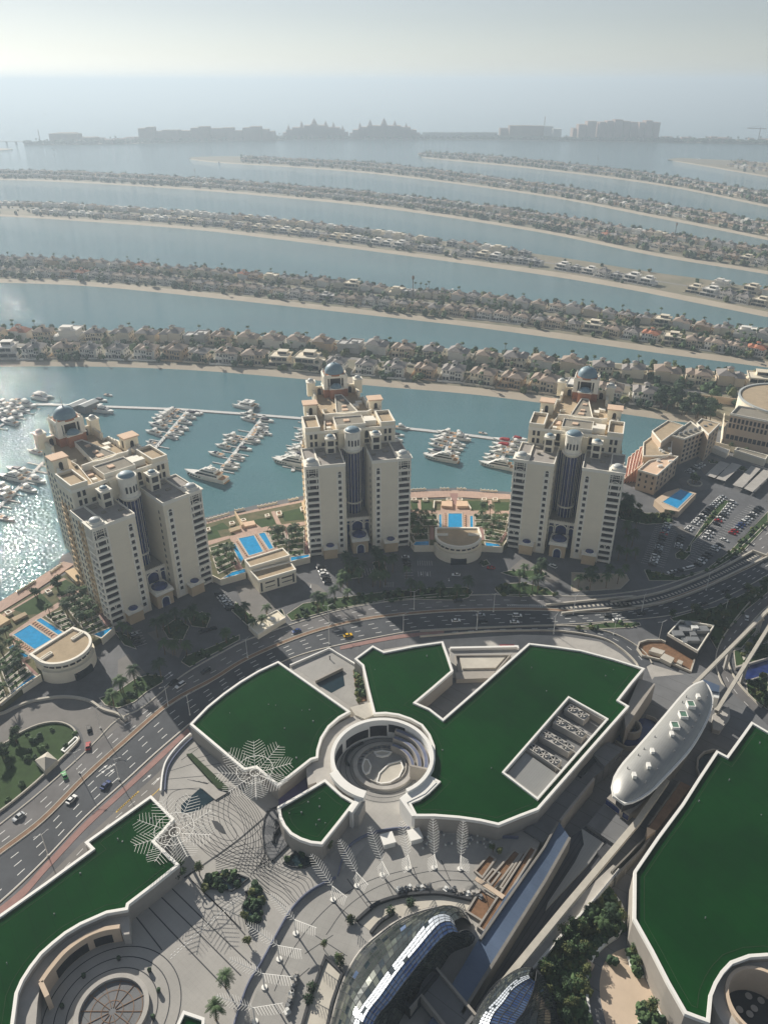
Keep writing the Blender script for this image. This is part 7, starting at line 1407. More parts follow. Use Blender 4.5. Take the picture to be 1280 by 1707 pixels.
plant_trees([K1b([p], ZP)[0] for p in sp], ZP, 'bushy dark box tree by the lower left green roof corner', 'box trees at the plaza corner', .8, (0, 1)); plant_trees([K7([p], ZP)[0] for p in ((140, 600), (130, 495))], ZP, 'small golden tree on the plaza between palm sculptures', 'golden trees on the plaza', .7, (2,)); plant_trees([K7([p], ZP)[0] for p in ((480, 205), (530, 680), (460, 620), (575, 505), (1205, 215), (1180, 205))], ZP, 'small green tree on the sculpture terrace', 'trees on the sculpture terrace', .6, (1, 2))
for i, (crp, x, y) in enumerate([(K1b, 1060, 1540), (K1b, 1015, 1690), (K7, 45, 790)][:2]): plant_palms([crp([(x, y)], ZP)[0]], ZP, ['palm with a wide crown on the lower plaza below the sculptures', 'palm with a wide crown at the very bottom of the plaza'][i], 'palms on the lower plaza', .95)
for q, n in (([(1165, 1240), (1185, 1180), (1150, 1160)], 3),): pass

# ------------------------------------------------------------------ steel palm-leaf sculptures
def leaf(m, b, tip, wd, n, r=.13, flat=False, prof=None, sides=(-1, 1)):
    """ribbed leaf: spine b-tip, chevron ribs on both sides"""
    b, tip = Vector(b), Vector(tip); d = tip - b; u = Vector((d.x, d.y, 0)).normalized(); s = Vector((-u.y, u.x, 0)); L = d.length; m.tube(b, tip, r * 1.2, r, 4)
    for i in range(n):
        t_ = (i + .5) / n; p = b.lerp(tip, t_ * .97); ww = wd * (prof(t_) if prof else math.sin(math.pi * (.12 + .83 * t_)) ** .7)
        for sg in sides: m.tube(p, p + s * sg * ww + u * ww * .62 + Vector((0, 0, .14 * ww if not flat else .04 * ww)), r, r * .7, 4)
LS = [((554, 1477), (518, 1424), (579, 1496)), ((594, 1454), (565, 1399), (614, 1475)), ((637, 1436), (616, 1377), (649, 1459)), ((680, 1425), (669, 1367), (686, 1449)), ((724, 1424), (721, 1363), (729, 1447)), ((768, 1426), (772, 1367), (767, 1449)), ((491, 1533), (450, 1490), (528, 1547)), ((463, 1576), (411, 1539), (503, 1583)), ((438, 1623), (381, 1598), (486, 1628)), ((422, 1680), (360, 1660), (472, 1672))]
for i, (j, t1, t2) in enumerate(sorted(LS, key=lambda a: a[0][0])):
    J = G(*j, ZP + 7); T1 = G(*t1, ZP + 11); T2 = G(*t2, ZP + 8.5); t = thing('palm_sculpture', f'white steel sculpture of two ribbed palm leaves, {nth(i)} from the left', 'sculpture', group='white palm-leaf sculptures on the terrace')
    m = MB(); m.tube((J.x, J.y, ZP), J, .28, .2, 6); m.cyl(J.x, J.y, ZP, ZP + .4, .9, n=10); m.build('post', M['whitepar'], t)
    m = MB(); leaf(m, J, T1, (T1 - J).length * .17, 13, .075); m.build('long_leaf', M['whitepar'], t)
    m = MB(); leaf(m, J, T2, (T1 - J).length * .36, 10, .085, prof=lambda q: .55 + .6 * q - .5 * q * q, sides=((-1,) if T2.x > J.x else (1,))); m.build('fan_leaf', M['whitepar'], t)
for (cx, cy), rot, lab in (((425, 1284), 10, 'great eight-leaved white steel flower above the tip of the fan-shaped roof'), ((291, 1383), 32, 'great eight-leaved white steel flower above the lower left green roof')):
    c = G(cx, cy, 24.5); t = thing('steel_flower', lab, 'sculpture', group='great steel flowers'); m = MB()
    for a in range(4): p = Vector((c.x + 2.2 * math.cos(a * 1.57), c.y + 2.2 * math.sin(a * 1.57), ZP)); m.tube(p, (c.x + .8 * math.cos(a * 1.57), c.y + .8 * math.sin(a * 1.57), 23), .35, .25, 6)
    m.build('mast', M['whitepar'], t); m = MB(); P = [Vector((p.x, p.y, 25)) for p in circ(c.x, c.y, 6.4, 40)]; m.path(P + [P[0]], .1, 4); m.build('ring', M['whitepar'], t); m = MB(); P = [Vector((p.x, p.y, 23.4)) for p in circ(c.x, c.y, 1.8, 16)]; m.path(P + [P[0]], .16, 4); m.build('hub', M['whitepar'], t)
    for k in range(8):
        a = R(rot + 45 * k); d = Vector((math.cos(a), math.sin(a), 0)); m = MB(); leaf(m, c + d * 2.2 - Vector((0, 0, 1.2)), c + d * 13.2 + Vector((0, 0, 1.2)), 4.3, 9, .075, True, prof=lambda q: .25 + .75 * math.sin(math.pi * min(1, q * .8 + .12))); m.build('leaf', M['whitepar'], t)

# ------------------------------------------------------------------ railway corridor, station
COR = GP([(1090, 1128), (1180, 1120), (1260, 1190), (1330, 1260), (1200, 1300), (1100, 1520), (1180, 1760), (1300, 2050), (600, 2050), (690, 1790), (800, 1600), (905, 1395), (960, 1290)], 7)
m = MB(); m.prism(COR, 0, 6.9, top=False); o = m.build('viaduct_wall', M['guard']); tag(o, 'grey viaduct wall carrying the railway corridor between the green roofs', 'wall'); m = MB(); m.prism(COR, 6, 6.9, sides=False); m.build('platform', M['deckgrey'], kind='structure')
slab_(K6([(455, 590), (510, 572), (575, 605), (560, 650), (430, 745), (270, 955), (190, 1060), (95, 1000), (190, 890), (320, 740)], 13), 7, 13, 'deckgrey', 'service_roof', 'dark tiled service roof along the edge of the largest green roof', 'roof')
slab_(K6([(425, 625), (508, 572), (578, 607), (487, 692)], 15), 7, 15, 'deckgrey', 'service_block', 'grey square service block beside the station', 'block'); slab_(K6([(345, 720), (430, 632), (455, 650), (372, 742)], 14.0), 7, 13.9, 'line', 'roof_slot', 'dark rectangular slot in the tiled service roof', 'roof slot')
m = MB(); m.wall(K6([(436, 748), (320, 890), (272, 952)], 14.5), .8, 7, 14.5); o = m.build('screen_wall', M['mallwall']); tag(o, 'pale tapering wall along the dark tiled service roof', 'wall')
TW = K6([(655, 265), (732, 290), (590, 505), (580, 440)], 17); m = MB(); m.prism(TW, 0, 17); o = m.build('service_tower', M['mallwall']); tag(o, 'tall pale service block at the corner of the largest green roof', 'block')
c = K6([(600, 520)], 4)[0]; t = thing('spiral_ramp', 'curved ramp around a dark pool beside the station', 'ramp'); m = MB(); m.prism([Vector((p.x, p.y)) for p in K6([(540, 560), (600, 470), (720, 450), (742, 480), (700, 570), (600, 595)], 7.2)], 6, 7.25, sides=False); m.build('pool', M['blueglass'], t); m = MB(); m.wall(smooth(K6([(540, 565), (600, 595), (690, 575), (742, 500), (735, 460), (690, 440)], 9)), .6, 7, 9); m.build('parapet', M['mallwall'], t); m = MB(); q = circ(*K6([(610, 500)], 10)[0].xy, 4.6, 20); m.rim(q, .8, 7, 11); m.build('stair_drum', M['mallwall'], t)
# blue steel roof strip and ribbed deck
slab_(K8([(350, 80), (395, 145), (290, 330), (0, 790), (-60, 900), (-150, 979), (-230, 979), (0, 590), (120, 400), (290, 190)], 15), 7, 15, 'steelblue', 'tunnel_roof', 'long blue steel tunnel roof running diagonally to the bottom', 'roof')
m = MB(); m.wall(K8([(398, 148), (292, 335), (0, 800), (-80, 930)], 16), .9, 7, 16); o = m.build('guard_wall', M['guard']); tag(o, 'long grey guard wall right of the blue steel tunnel roof', 'wall')
m = MB(); m.wall(K8([(345, 80), (285, 190), (110, 440), (0, 600)], 16), .7, 7, 16); o = m.build('guard_wall', M['guard']); tag(o, 'long grey guard wall left of the blue steel tunnel roof', 'wall')
slab_(K8([(400, 150), (470, 100), (600, 190), (640, 110), (700, 80), (400, 430), (110, 780), (0, 979), (-150, 979), (0, 800), (290, 340)], 9), 7, 9, 'ribbed', 'ribbed_roof', 'dark ribbed roof between the guard wall and the rail beam', 'roof')
slab_(K8([(450, 110), (550, 175), (480, 270), (330, 430), (290, 475), (300, 440), (420, 260), (460, 180)], 9.5), 9, 9.6, 'silver', 'roof_panel', 'pale blue-grey tapering panel on the dark ribbed roof', 'roof panel')
slab_(K6([(400, 975), (500, 855), (640, 950), (545, 1075)], 10.5), 7, 10.5, 'deckgrey', 'flat_roof', 'flat grey roof in front of the station tail', 'roof')
slab_(K8([(520, 210), (555, 180), (590, 205), (545, 250)], 10.2), 9, 10.2, 'line', 'grille', 'small dark grille beside the rail beam', 'grille')
BM = K8([(830, -110), (700, 75), (400, 430), (130, 760), (0, 930)], 15); m = MB(); m.wall(BM, 2.0, 13.2, 15); o = m.build('rail_beam', M['kerb']); tag(o, 'long concrete rail beam running from the station to the bottom', 'rail beam')
BM2 = K8([(900, -190), (740, 20), (420, 400), (150, 745), (20, 900)], 15); m = MB(); m.wall(offset(BM2, -3.5), .8, 13.4, 14.6)
slab_(K8([(615, 285), (650, 290), (540, 395), (390, 560), (235, 735), (160, 740), (400, 450), (590, 270)], 9.6), 7, 9.6, 'concrete', 'side_walk', 'pale narrow walkway along the rail beam with a white edge', 'walkway')
m = MB(); m.wall(K8([(618, 290), (530, 400), (380, 560), (232, 735)], 10.6), .7, 7, 10.7); o = m.build('white_wall', M['whitepar']); tag(o, 'white edge wall between the rail walkway and the tree garden', 'wall')
slab_(K6([(850, 762), (905, 788), (738, 1002), (690, 1040), (700, 975)], 10), 7, 10, 'median', 'sloping_roof', 'brown-grey strip roof between the station and the right green roof', 'roof'); m = MB(); m.wall(K6([(852, 760), (700, 975)], 11), .5, 7, 11); m.wall(K6([(735, 1000), (660, 1100), (560, 1200), (540, 1230)], 11.5), .7, 7, 11.5); m.wall(K6([(690, 1030), (520, 1200)], 10.8), .5, 7, 10.8); o = m.build('low_walls', M['guard']); tag(o, 'thin pale walls framing the ramps beside the right green roof', 'wall')
slab_(K6([(692, 985), (735, 1002), (690, 1034)], 13), 7, 13, 'palepink', 'wedge_block', 'small pale wedge block at the foot of the brown strip roof', 'block')
# station
Lp = [(1040, 1338), (1024, 1328), (1021, 1305), (1034, 1279), (1058, 1251), (1081, 1225), (1108, 1193), (1134, 1162), (1152, 1144), (1170, 1136)]; Rp = [(1044, 1338), (1062, 1332), (1085, 1317), (1103, 1299), (1126, 1275), (1148, 1250), (1166, 1222), (1181, 1191), (1186, 1163), (1176, 1138)]
SL = resample(smooth(GP(Lp, 21), 6), 41); SR = resample(smooth(GP(Rp, 21), 6), 41); t = thing('rail_station', 'long silver cigar-shaped station roof with skylights', 'station')
m = MB(); m.smooth = True; nu = 12; vs = []
for a, b in zip(SL, SR):
    w_ = (b - a).length; h = min(4.2, w_ * .22)
    for j in range(nu + 1): u = j / nu; p = a.lerp(b, u); vs.append((p.x, p.y, 21 + h * math.sin(math.pi * u) ** .8))
m.add(vs, [(i * (nu + 1) + j, i * (nu + 1) + j + 1, (i + 1) * (nu + 1) + j + 1, (i + 1) * (nu + 1) + j) for i in range(40) for j in range(nu)]); m.build('roof', M['silver'], t)
m = MB(); loop = SL + SR[::-1]; m.rim([Vector((p.x, p.y)) for p in loop[::2]], .5, 20.2, 21.2, out=.5); m.build('eave', M['whitepar'], t)
m = MB(); m.prism(inset([Vector((p.x, p.y)) for p in loop[::3]], 2.0), 7, 20.5, top=False); m.build('wall', M['mallwall'], t)
m = MB(); m.prism(inset([Vector((p.x, p.y)) for p in loop[::3]], 1.8), 14, 18.5, top=False); m.build('window_band', M['darkglass'], t)
ang = math.atan2(*(SL[25] - SL[12]).yx)
for i, (x, y) in enumerate([(905, 388), (868, 438), (828, 490)]):
    p = K6([(x, y)], 25.2)[0]; m = MB(); m.M = Matrix.Translation((p.x, p.y, 0)) @ Matrix.Rotation(ang + R(40), 4, 'Z'); m.rim([(-1.7, -1.5), (1.7, -1.5), (1.7, 1.5), (-1.7, 1.5)], .3, 23.5, 25.5); k = m.build('skylight', M['whitepar'], t); q = MB(); q.M = m.M; q.box(-1.4, 1.4, -1.2, 1.2, 24, 25.35); q.build('glass', M['greenglass'], k)
for x, y in ((940, 350), (812, 532), (718, 615), (700, 685), (630, 732)):
    p = K6([(x, y)], 25)[0]; m = MB(); m.M = Matrix.Translation((p.x, p.y, 0)) @ Matrix.Rotation(ang + R(40), 4, 'Z'); m.cbox(0, 0, 2.0, 1.3, 24, 25.5); m.build('roof_box', M['whitepar'], t)
for i in range(16): a = SL[6 + i * 2].lerp(SR[6 + i * 2], rv.choice((.2, .8))); m = MB(); m.cyl(a.x, a.y, 22.5, 24.0, .2, n=8); m.build('vent', M['grey'], t)
q = K6([(497, 845), (560, 780), (668, 868), (605, 925)], 14); m = MB(); m.prism(q, 7, 14); m.build('tail_block', M['mallwall'], t); m = MB(); m.wall([q[0], q[3]], .3, 11, 13.2); m.build('window_band', M['blueglass'], t)
for (p0, p1, lb) in (((1156, 1140), (1345, 950), 'upper of two concrete monorail beams leaving the station toward the top right'), ((1194, 1184), (1345, 940), 'lower of two concrete monorail beams leaving the station toward the right edge')):
    a, b = G(*p0, 13), G(*p1, 13); t = thing('monorail_beam', lb, 'rail beam', group='monorail beams'); m = MB(); m.wall([a, b], 1.5, 11.4, 13); m.build('beam', M['kerb'], t)
    for f in (.02, .28, .55, .82): p = a.lerp(b, f); m = MB(); m.cbox(p.x, p.y, 1.4, 1.4, 0, 11.4); m.cbox(p.x, p.y, 2.4, 2, 10.4, 11.3); m.build('pier', M['concrete'], t)
t = thing('monorail_platform', 'small canopy and glass box at the nose of the station', 'platform'); q = K6([(965, 268), (1045, 300), (1040, 330), (985, 320)], 14); m = MB(); m.prism(q, 12.5, 14); m.build('canopy', M['steelblue'], t); q = K6([(1010, 325), (1045, 330), (1040, 360), (1015, 355)], 13); m = MB(); m.prism(q, 7, 13); m.build('box', M['metal'], t)
slab_(K6([(1010, 440), (1090, 400), (1095, 450), (1045, 520), (1010, 510)], 9), 0, 9, 'concrete', 'stair_block', 'pale stair block right of the station under the monorail', 'block')
c = K6([(1120, 495)], 1)[0]; t = thing('oval_planter', 'dark oval planter with a white rim right of the station', 'planter'); q = K6([(1085, 500), (1100, 465), (1140, 450), (1162, 470), (1155, 510), (1120, 535), (1090, 525)], 1); m = MB(); m.rim(q, .6, 0, 1.2); m.build('rim', M['whitepar'], t); m = MB(); m.prism(inset(q, .5), 0, .9, sides=False); m.build('bed', M['hedge'], t)
t = thing('sunken_stair', 'round dark stairwell with a white ring beside the right green roof', 'stairwell'); q = K6([(930, 700), (935, 650), (965, 620), (1010, 608), (1040, 612), (1010, 650), (960, 730), (945, 745)], 8); m = MB(); m.rim(q, .6, 6.9, 8.4); m.build('rim', M['concrete'], t); m = MB(); m.prism(inset(q, .5), 6.9, 7.0, sides=False); m.build('well', M['darkpool'], t)
# utility building, kiosk garden and canal on the upper right
t = thing('utility_building', 'dark square utility building full of roof machinery', 'building'); q = K6([(790, 55), (850, -10), (1015, 15), (935, 140)], 5.5); block(t, q, 5.5, 'line', 'line', 1.2)
for u, v, w_, d in ((.2, .25, 5, 4), (.25, .7, 6, 3), (.6, .3, 5, 5), (.75, .75, 6, 4), (.5, .6, 3, 3), (.85, .3, 3, 4), (.1, .5, 2, 4)):
    p = quad_pt(q, u, v); m = MB(); m.cbox(p.x, p.y, w_, d, 5.3, rv.uniform(6.4, 7.6)); m.build('roof_unit', M['grey'], t)
p = quad_pt(q, .7, .55); m = MB(); m.cbox(p.x, p.y, 3.2, 2.4, 5.3, 7.9); m.build('white_unit', M['metal'], t)
KQ = K6([(640, 125), (650, 95), (690, 82), (760, 82), (930, 160), (905, 240), (790, 190), (665, 160)], .2); m = MB(); m.prism(KQ, 0, .25); m.build('planted_island', M['soil'], kind='structure'); m = MB(); m.rim(KQ, .7, 0, 1.3); o = m.build('island_wall', M['kerb']); tag(o, 'cream kerb wall around the planted island left of the utility building', 'wall')
for i, q in enumerate(([(755, 165), (775, 142), (825, 165), (808, 192)], [(835, 185), (845, 172), (868, 182), (858, 197)], [(700, 130), (720, 112), (780, 130), (765, 148)])): slab_(K6(q, 2.2), .2, 2.2, 'pale', 'small_hut', ['largest pale flat-roofed hut on the planted island', 'tiny white hut right of the largest hut on the island', 'pale ramp block at the left of the planted island'][i], 'hut')
slab_(K6([(1120, 212), (1290, 160), (1290, 240), (1180, 275)], .3), .1, .35, 'blueglass', 'canal', kind='structure'); m = MB(); m.wall(K6([(1120, 212), (1290, 160)], 1.5), .6, 0, 1.6); m.wall(K6([(1180, 275), (1290, 240)], 1.5), .6, 0, 1.6); o = m.build('canal_wall', M['concrete']); tag(o, 'pale walls lining the blue cutting at the right edge', 'wall')
slab_(K6([(1145, 130), (1180, 110), (1215, 150), (1160, 175)], .4), .1, .4, 'pale', 'paved_island')
# right garden and round plaza below
GD = K8([(245, 732), (390, 562), (540, 400), (560, 388), (590, 410), (622, 450), (636, 495), (632, 545), (610, 590), (560, 625), (500, 690), (475, 780), (475, 870), (492, 985), (230, 985)], 7.2)
slab_(GD, 6.8, 7.2, 'grass', 'lawn'); m = MB(); m.wall(smooth(GD[3:14], 4), .7, 6.9, 8.3); o = m.build('garden_wall', M['whitepar']); tag(o, 'wavy white wall along the tree garden at lower right', 'wall')
for p in scatter([(v.x, v.y) for v in GD], 420): r = rv.uniform(.6, 1.6); PS.mi = rv.choice((0, 1, 2, 1)); PS.clump((p[0], p[1], 7.2 + r * .5), r, jit=.4)
plant_trees(scatter([(v.x, v.y) for v in GD], 40), 7.2, 'bushy tree in the garden between the rail walkway and the wavy wall', 'trees in the lower right garden', .85, (0, 1, 2)); plant_palms(scatter([(v.x, v.y) for v in K8([(480, 480), (560, 430), (610, 520), (520, 590), (440, 560)], 7.2)], 8), 7.2, 'small palm at the top of the lower right garden', 'palms in the lower right garden', .6)
for i, q in enumerate(([(345, 600), (365, 598), (408, 635), (400, 650)], [(460, 690), (475, 688), (508, 715), (498, 730)], [(535, 395), (545, 392), (560, 408), (552, 415)])): slab_(K8(q, 8.6), 7, 8.6, 'palepink', 'stone_slab', ['long pale stone slab bridging the tree garden', 'pale stone slab on the wavy garden wall', 'small pale stone block at the garden tip'][i], 'slab')
slab_(K8([(590, 400), (680, 380), (676, 510), (700, 560), (790, 700), (860, 850), (920, 979), (960, 1100), (520, 1100), (492, 985), (478, 870), (478, 780), (505, 690), (560, 628), (612, 590), (634, 545), (638, 495), (624, 450)], 7.0), 6.8, 7.02, 'median' if False else 'deckgrey', 'road')
RP = smooth(K8([(640, 642), (590, 665), (550, 710), (532, 780), (532, 850), (548, 930), (565, 1000), (600, 1100), (880, 1100), (855, 990), (825, 890), (790, 800), (740, 720), (690, 660)], 7.05), 3); slab_(RP, 6.9, 7.1, 'palepink', 'pavement')
for q, nm in (([(645, 655), (665, 640), (695, 655), (735, 720), (728, 770), (700, 768), (665, 720)], 'leaf-shaped planter with bushes on the pale round court'), ([(700, 910), (740, 885), (785, 900), (830, 985), (845, 1060), (720, 1060), (705, 985)], 'larger planter with a tree at the bottom of the pale round court'), ([(575, 700), (595, 680), (606, 695), (590, 715)], 'tiny planter at the top left of the pale round court')):
    P = K8(q, 7.6); t = thing('court_planter', nm, 'planter'); m = MB(); m.rim(P, .6, 7.05, 7.9); m.build('rim', M['whitepar'], t); m = MB(); m.prism(inset(P, .5), 7, 7.6, sides=False); m.build('bed', M['grass'], t)
    for p in scatter([(v.x, v.y) for v in P], max(4, int(abs(area2([(v.x, v.y) for v in P])) / 2 * .5))): r = rv.uniform(.7, 1.3); PS.mi = rv.choice((0, 1)); PS.clump((p[0], p[1], 7.6 + r * .6), r, jit=.4)
plant_trees([K8([(750, 940)], 7.6)[0], K8([(680, 680)], 7.6)[0], K8([(705, 730)], 7.6)[0]], 7.6, 'green tree in a planter on the pale round court', 'trees on the pale round court', .8, (1,))
# ring building at the right bottom corner
rc = G(1272, 1672, 18); rr = (G(1190, 1672, 18) - rc).length; t = thing('ring_walkway', 'white round walkway cut into the right green roof at the bottom corner', 'walkway'); m = MB(); A_ = [Vector((p.x, p.y, 17)) for p in circ(rc.x, rc.y, rr, 40, R(20), R(250), closed=False)]; B_ = [Vector((p.x, p.y, 17)) for p in circ(rc.x, rc.y, rr * .7, 40, R(20), R(250), closed=False)]; m.band(A_, B_, 17); m.build('deck', M['concrete'], t); m = MB(); m.wall([Vector((p.x, p.y, 0)) for p in B_], .9, 7, 18.6); m.build('inner_wall', M['palepink'], t)
slab_([Vector((p.x, p.y)) for p in circ(rc.x, rc.y, rr * .7, 36)], 6, 8, 'line', 'court_floor')
for i, (x, y) in enumerate(((1190, 860), (1215, 915), (1245, 880), (1150, 920), (1195, 940))): p = K8([(x, y)], 8)[0]; t = thing('outdoor_table', 'small pale table in the dark round court at the corner', 'table', (p.x, p.y, 8), group='tables in the dark round court'); m = MB(); m.cyl(0, 0, .68, .75, 1.0, n=12); m.build('top', M['concrete'], t); m = MB(); m.cyl(0, 0, 0, .68, .12, n=6); m.build('stem', M['grey'], t)

# ------------------------------------------------------------------ glass domes and terrace fittings at the bottom
def canopy(name, label, curves, zs, mats_, crp, bulge=2.5):
    C = [resample(smooth(crp(c, z), 5), 34) for c, z in zip(curves, zs)]; t = thing(name, label, 'glass dome')
    for k, mt in enumerate(mats_):
        A_, B_ = C[k], C[k + 1]; m = MB(); m.smooth = False; nu = 7 if mats_[k] == 'panel' else 3; vs = []
        for a, b in zip(A_, B_):
            for j in range(nu + 1): u = j / nu; p = a.lerp(b, u); p = p + Vector((0, 0, bulge * math.sin(math.pi * u) * (abs(zs[k + 1] - zs[k]) > 2))); vs.append(tuple(p))
        fs = [(i * (nu + 1) + j, i * (nu + 1) + j + 1, (i + 1) * (nu + 1) + j + 1, (i + 1) * (nu + 1) + j) for i in range(33) for j in range(nu)]; m.add(vs, fs)
        sets = {'panel': ('panel', 'panel2', 'panel3', 'panelsky'), 'panelskywhite': ('panelskywhite', 'panelskywhite', 'panelskywhite', 'panel3'), 'panelsky': ('panelsky', 'panelsky2', 'panelsky', 'panelsky2')}[mt]; m.m = [rv.choices((0, 1, 2, 3), (8, 3, 2, .12 if mt == 'panel' else 1))[0] for _ in m.m]  # random pane colours stand in for varied reflections in the glass
        m.build('glass_panel', [M[q] for q in sets], t)
        f = MB()                                        # mullion grid
        g = lambda i, j: Vector(vs[i * (nu + 1) + j])
        for i in range(0, 34, 1):
            for j in range(nu): f.tube(g(i, j), g(i, j + 1), .11, n=3)
        for j in range(0, nu + 1, 1):
            for i in range(33): f.tube(g(i, j), g(i + 1, j), .11, n=3)
        f.build('mullions', M['line'], t)
    f = MB(); f.path(C[0], .5, 6); f.build('base_ring', M['concrete'], t); return t
canopy('glass_dome', 'large curved glass dome with a bright blue-white ridge at the bottom centre', [[(400, 1250), (490, 940), (540, 770), (610, 640), (700, 555), (800, 488), (930, 445), (1040, 448), (1090, 515)], [(500, 1250), (590, 925), (670, 800), (750, 690), (830, 590), (880, 525), (930, 478), (985, 470), (1015, 500)], [(540, 1250), (625, 935), (705, 815), (785, 705), (865, 610), (915, 550), (955, 510), (995, 500), (1020, 520)], [(590, 1250), (665, 950), (745, 840), (820, 740), (900, 640), (950, 585), (985, 555), (1015, 545), (1035, 550)], [(740, 1250), (760, 1000), (800, 900), (880, 790), (960, 700), (1000, 640), (1040, 620), (1090, 600), (1105, 570)]], [ZP + .3, 24, 25.4, 24.6, ZP + .5], ['panel', 'panelskywhite', 'panelsky', 'panel'], K7)
canopy('glass_dome', 'smaller curved glass dome at the bottom right of the large one', [[(-90, 1150), (-30, 950), (60, 815), (130, 760), (190, 735), (235, 740)], [(-40, 1150), (0, 960), (80, 860), (130, 805), (170, 775), (215, 760)], [(10, 1150), (45, 965), (105, 880), (145, 825), (185, 795), (222, 775)], [(130, 1150), (150, 990), (190, 930), (215, 880), (235, 830), (245, 790)], [(330, 1150), (370, 1000), (350, 900), (320, 830), (285, 770), (250, 740)]], [ZP + .3, 22, 23.4, 22.6, 8], ['panel', 'panelskywhite', 'panelsky', 'panel'], K8)
slab_(K7([(885, 750), (935, 700), (1108, 905), (1030, 1010), (1000, 979), (860, 812)], 16), 7, 16, 'deckgrey', 'bridge_roof', 'dark flat bridge roof between the two glass domes', 'roof'); m = MB(); m.rim(K7([(762, 800), (895, 668), (962, 715), (828, 878)], 17), .9, ZP, 17); o = m.build('court_wall', M['line']); tag(o, 'dark rectangular wall against the inside of the large dome', 'frame')
m = MB(); m.wall(K7([(828, 876), (875, 815), (1000, 975)], 17), .8, 14, 17.1); m.wall(K7([(940, 700), (1108, 900)], 17), .7, 14, 17.1); o = m.build('bridge_parapet', M['mallwall']); tag(o, 'thin pale parapets of the dark bridge roof', 'parapet')
for q in ([(600, 492), (680, 425), (760, 395), (850, 380), (960, 378), (1090, 402)], [(660, 545), (700, 500), (760, 460)]): m = MB(); m.wall(smooth(K7(q, 13.2)), .9, ZP, 13.2); o = m.build('curved_bench', M['line']); tag(o, 'dark curved planter wall above the large glass dome' if len(q) > 3 else 'short dark wall inside the curved planter above the large dome', 'wall')
slab_(smooth(K7([(612, 505), (690, 440), (770, 408), (860, 395), (960, 392), (1150, 440), (1115, 488), (1040, 440), (930, 436), (800, 480), (700, 548), (660, 545)], ZP + .1), 3), ZP, ZP + .12, 'pale', 'gravel_bed')
q = [(345, 1000), (385, 860), (430, 730), (465, 640), (545, 718), (500, 850), (470, 1000)]; P = K7(q, 12.8); m = MB(); m.rim(P, .8, ZP, 12.9); o = m.build('wedge_planter', M['line']); tag(o, 'dark wedge-shaped planter left of the large glass dome', 'planter'); slab_(P, ZP, ZP + .3, 'pale', 'gravel_bed')
for x, y in ((745, 465), (830, 430), (410, 790), (395, 840), (575, 505), (530, 680)):
    p = K7([(x, y)], ZP)[0]; t = thing('clipped_bush', 'round dark bush in a bed beside the large glass dome', 'bush', (p.x, p.y, ZP + .3), group='dark bushes by the glass dome'); m = MB(); m.leaves((0, 0, 1.0), 1.7, 1.2, 200, .3); m.build('foliage', M['leafA'], t); m = MB(); m.tube((0, 0, 0), (0, 0, .6), .2); m.build('stem', M['bark'], t)
t = thing('glass_railing', 'long curved glass railing around the upper edge of the sculpture terrace', 'railing'); m = MB(); m.wall(smooth(K7([(520, 300), (555, 195), (620, 140), (720, 108), (850, 98), (1000, 108), (1150, 130), (1290, 140)], 13.2)), .35, ZP, 13.3); m.build('glass', M['railglass'], t)
t = thing('glass_railing', 'long glass railing between the patterned plaza and the sculpture terrace', 'railing'); m = MB(); m.wall(smooth(K7([(510, 310), (400, 370), (320, 450), (250, 570), (190, 680), (140, 760), (95, 880), (60, 1000)], 13.2)), .35, ZP, 13.3); m.build('glass', M['railglass'], t)
slab_(K7([(505, 320), (700, 112), (1280, 145), (1180, 330), (1060, 420), (600, 640), (480, 1000), (100, 1000), (240, 620), (400, 380)], ZP + .02), ZP, ZP + .015, 'plaza2', 'terrace')
rf = random.Random(3)
for (a, b, n, w_) in (((778, 378), (910, 358), 9, 'above the large glass dome'), ((980, 370), (1130, 400), 9, 'right end of the curved planter'), ((345, 735), (305, 900), 10, 'left of the dark wedge planter')):
    for i in range(n):
        p = K7([(a[0] + (b[0] - a[0]) * i / (n - 1), a[1] + (b[1] - a[1]) * i / (n - 1) + rf.uniform(-8, 8))], ZP)[0]; t = thing('stacked_furniture', f'stack of wrapped white terrace furniture {w_}', 'furniture', (p.x, p.y, ZP), rf.uniform(0, 1), group=f'stacked furniture {w_}'); m = MB(); m.cbox(0, 0, rf.uniform(1.1, 1.8), rf.uniform(1, 1.5), 0, rf.uniform(.8, 1.5)); m.cbox(.2, .2, .9, .9, 1.2, 1.75); m.build('bundle', M[rf.choice(('metal', 'concrete', 'grey'))], t)
for x, y in ((733, 168), (848, 150)):
    p = K7([(x, y)], ZP)[0]; t = thing('service_kiosk', 'small square white kiosk at the %s of the railing curve' % ('left' if x < 800 else 'right'), 'kiosk', (p.x, p.y, ZP), .3); m = MB(); m.cbox(0, 0, 4, 4, 0, 2.3); m.build('body', M['metal'], t); m = MB(); m.cbox(0, 0, 4.5, 4.5, 2.3, 2.6); m.build('roof', M['whitepar'], t)
for i in range(16):
    x = 880 + rf.uniform(0, 330); y = 125 + rf.uniform(0, 60); p = K7([(x, y)], ZP)[0]; t = thing('cafe_table', 'grey cafe table with chairs on the terrace below the railing', 'table', (p.x, p.y, ZP), rf.uniform(0, 3), group='cafe tables below the railing'); m = MB(); m.cyl(0, 0, .7, .76, .6, n=10); m.build('top', M['grey'], t); m = MB()
    for s in (-1, 1): m = MB(); m.cbox(s * 1.1, 0, .5, .5, 0, .45); m.cbox(s * 1.33, 0, .08, .5, .45, .95); m.build('chair', M['metal'], t)
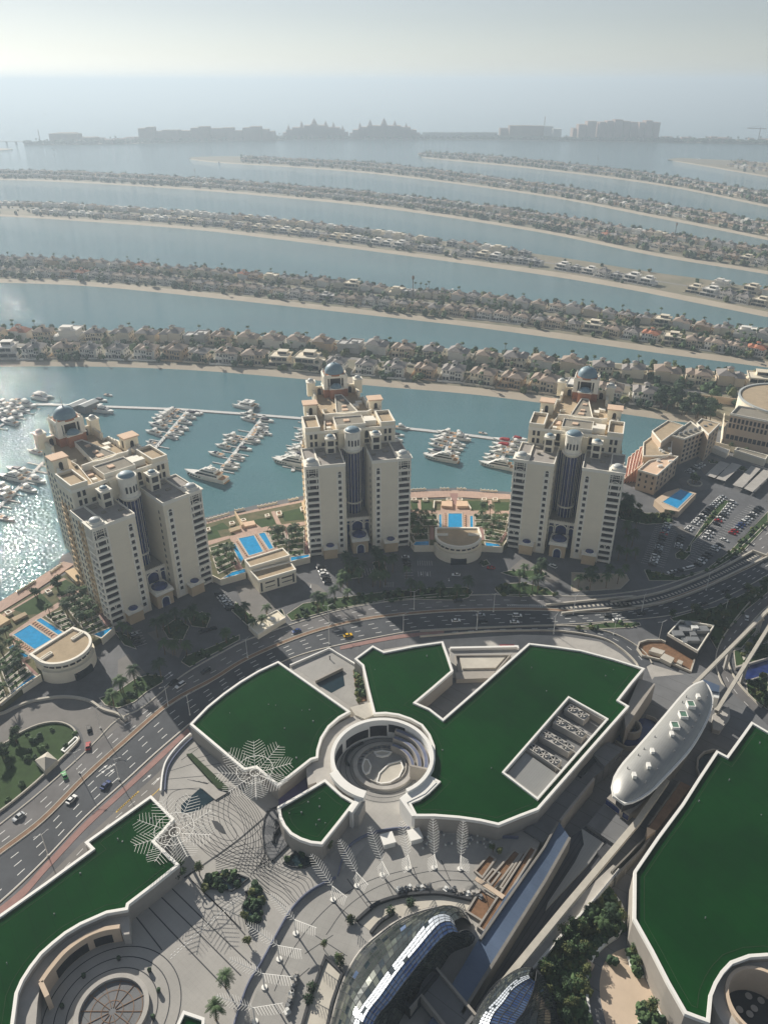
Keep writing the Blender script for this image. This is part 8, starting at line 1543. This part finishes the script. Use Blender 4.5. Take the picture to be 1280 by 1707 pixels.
# stepped earth planters at the right of the terrace
for i, (q, z) in enumerate((([(222, 190), (250, 205), (20, 570), (-10, 548)], 13.6), ([(190, 215), (208, 225), (110, 385), (88, 372)], 13.2), ([(150, 205), (180, 222), (60, 385), (30, 345)], 12.9), ([(55, 290), (90, 310), (45, 370), (10, 345)], 12.7), ([(0, 380), (85, 430), (20, 530), (-60, 480)], 12.8), ([(40, 225), (70, 245), (10, 330), (-25, 300)], 12.6))):
    P = K8(q, z); t = thing('stepped_planter', f'earth-filled concrete planter box on the terrace steps, {nth(i)} from the tunnel roof', 'planter', group='stepped planters by the tunnel roof'); m = MB(); m.rim(P, .4, ZP, z + .3, out=.2); m.build('box', M['mallwall'], t); m = MB(); m.prism(P, ZP, z - .1, sides=False); m.build('soil', M['soil'], t)
t = thing('link_bridge', 'pale stone strip crossing the stepped earth planters', 'walkway'); m = MB(); m.wall(K8([(-20, 330), (105, 415)], 14.2), 1.6, 13.9, 14.2); m.build('slab', M['palepink'], t)
m = MB(); m.wall(K5([(800, 940), (1000, 948), (1190, 985)], 17.2), .3, ZP + .5, 17.2); o = m.build('shop_front', M['purple']); tag(o, 'bluish shop front strip under the lower edge of the largest green roof', 'shop front')
m = MB(); m.wall(K1b([(832, 975), (610, 1150)], 17.0), .3, ZP + .5, 17.6); o = m.build('shop_front', M['purple']); tag(o, 'purple shop front strip on the wall of the lower left green roof', 'shop front')
t = thing('lamp_bollard', 'dark pedestrian figure-sized post on the upper terrace gap', 'post', tuple(K5([(378, 172)], ZP)[0])); m = MB(); m.cyl(0, 0, 0, 1.7, .25, .2, 8); m.cyl(0, 0, 1.7, 1.9, .32, n=8); m.build('post', M['line'], t)
o = PS.build('shrubs', [M['leafA'], M['leafB'], M['leafC']]); tag(o, 'mixed green shrubs in the beds and ponds around the mall', 'shrubs', kind='stuff')
# ------------------------------------------------------------------ things that share a label: say which from the left
_by = {}
for o in bpy.data.objects:
    if o.parent is None and o.get('label') and not o.get('kind'): _by.setdefault(o['label'], []).append(o)
def _px(o):
    p = o.location
    if p.length < .01 and o.type == 'EMPTY' and o.children: p = Vector(o.children[0].bound_box[0])
    return topx(p)
for lab, lst in _by.items():
    if len(lst) > 1:
        for i, o in enumerate(sorted(lst, key=_px)): o['label'] = f'{lab}, {nth(i)} from left'
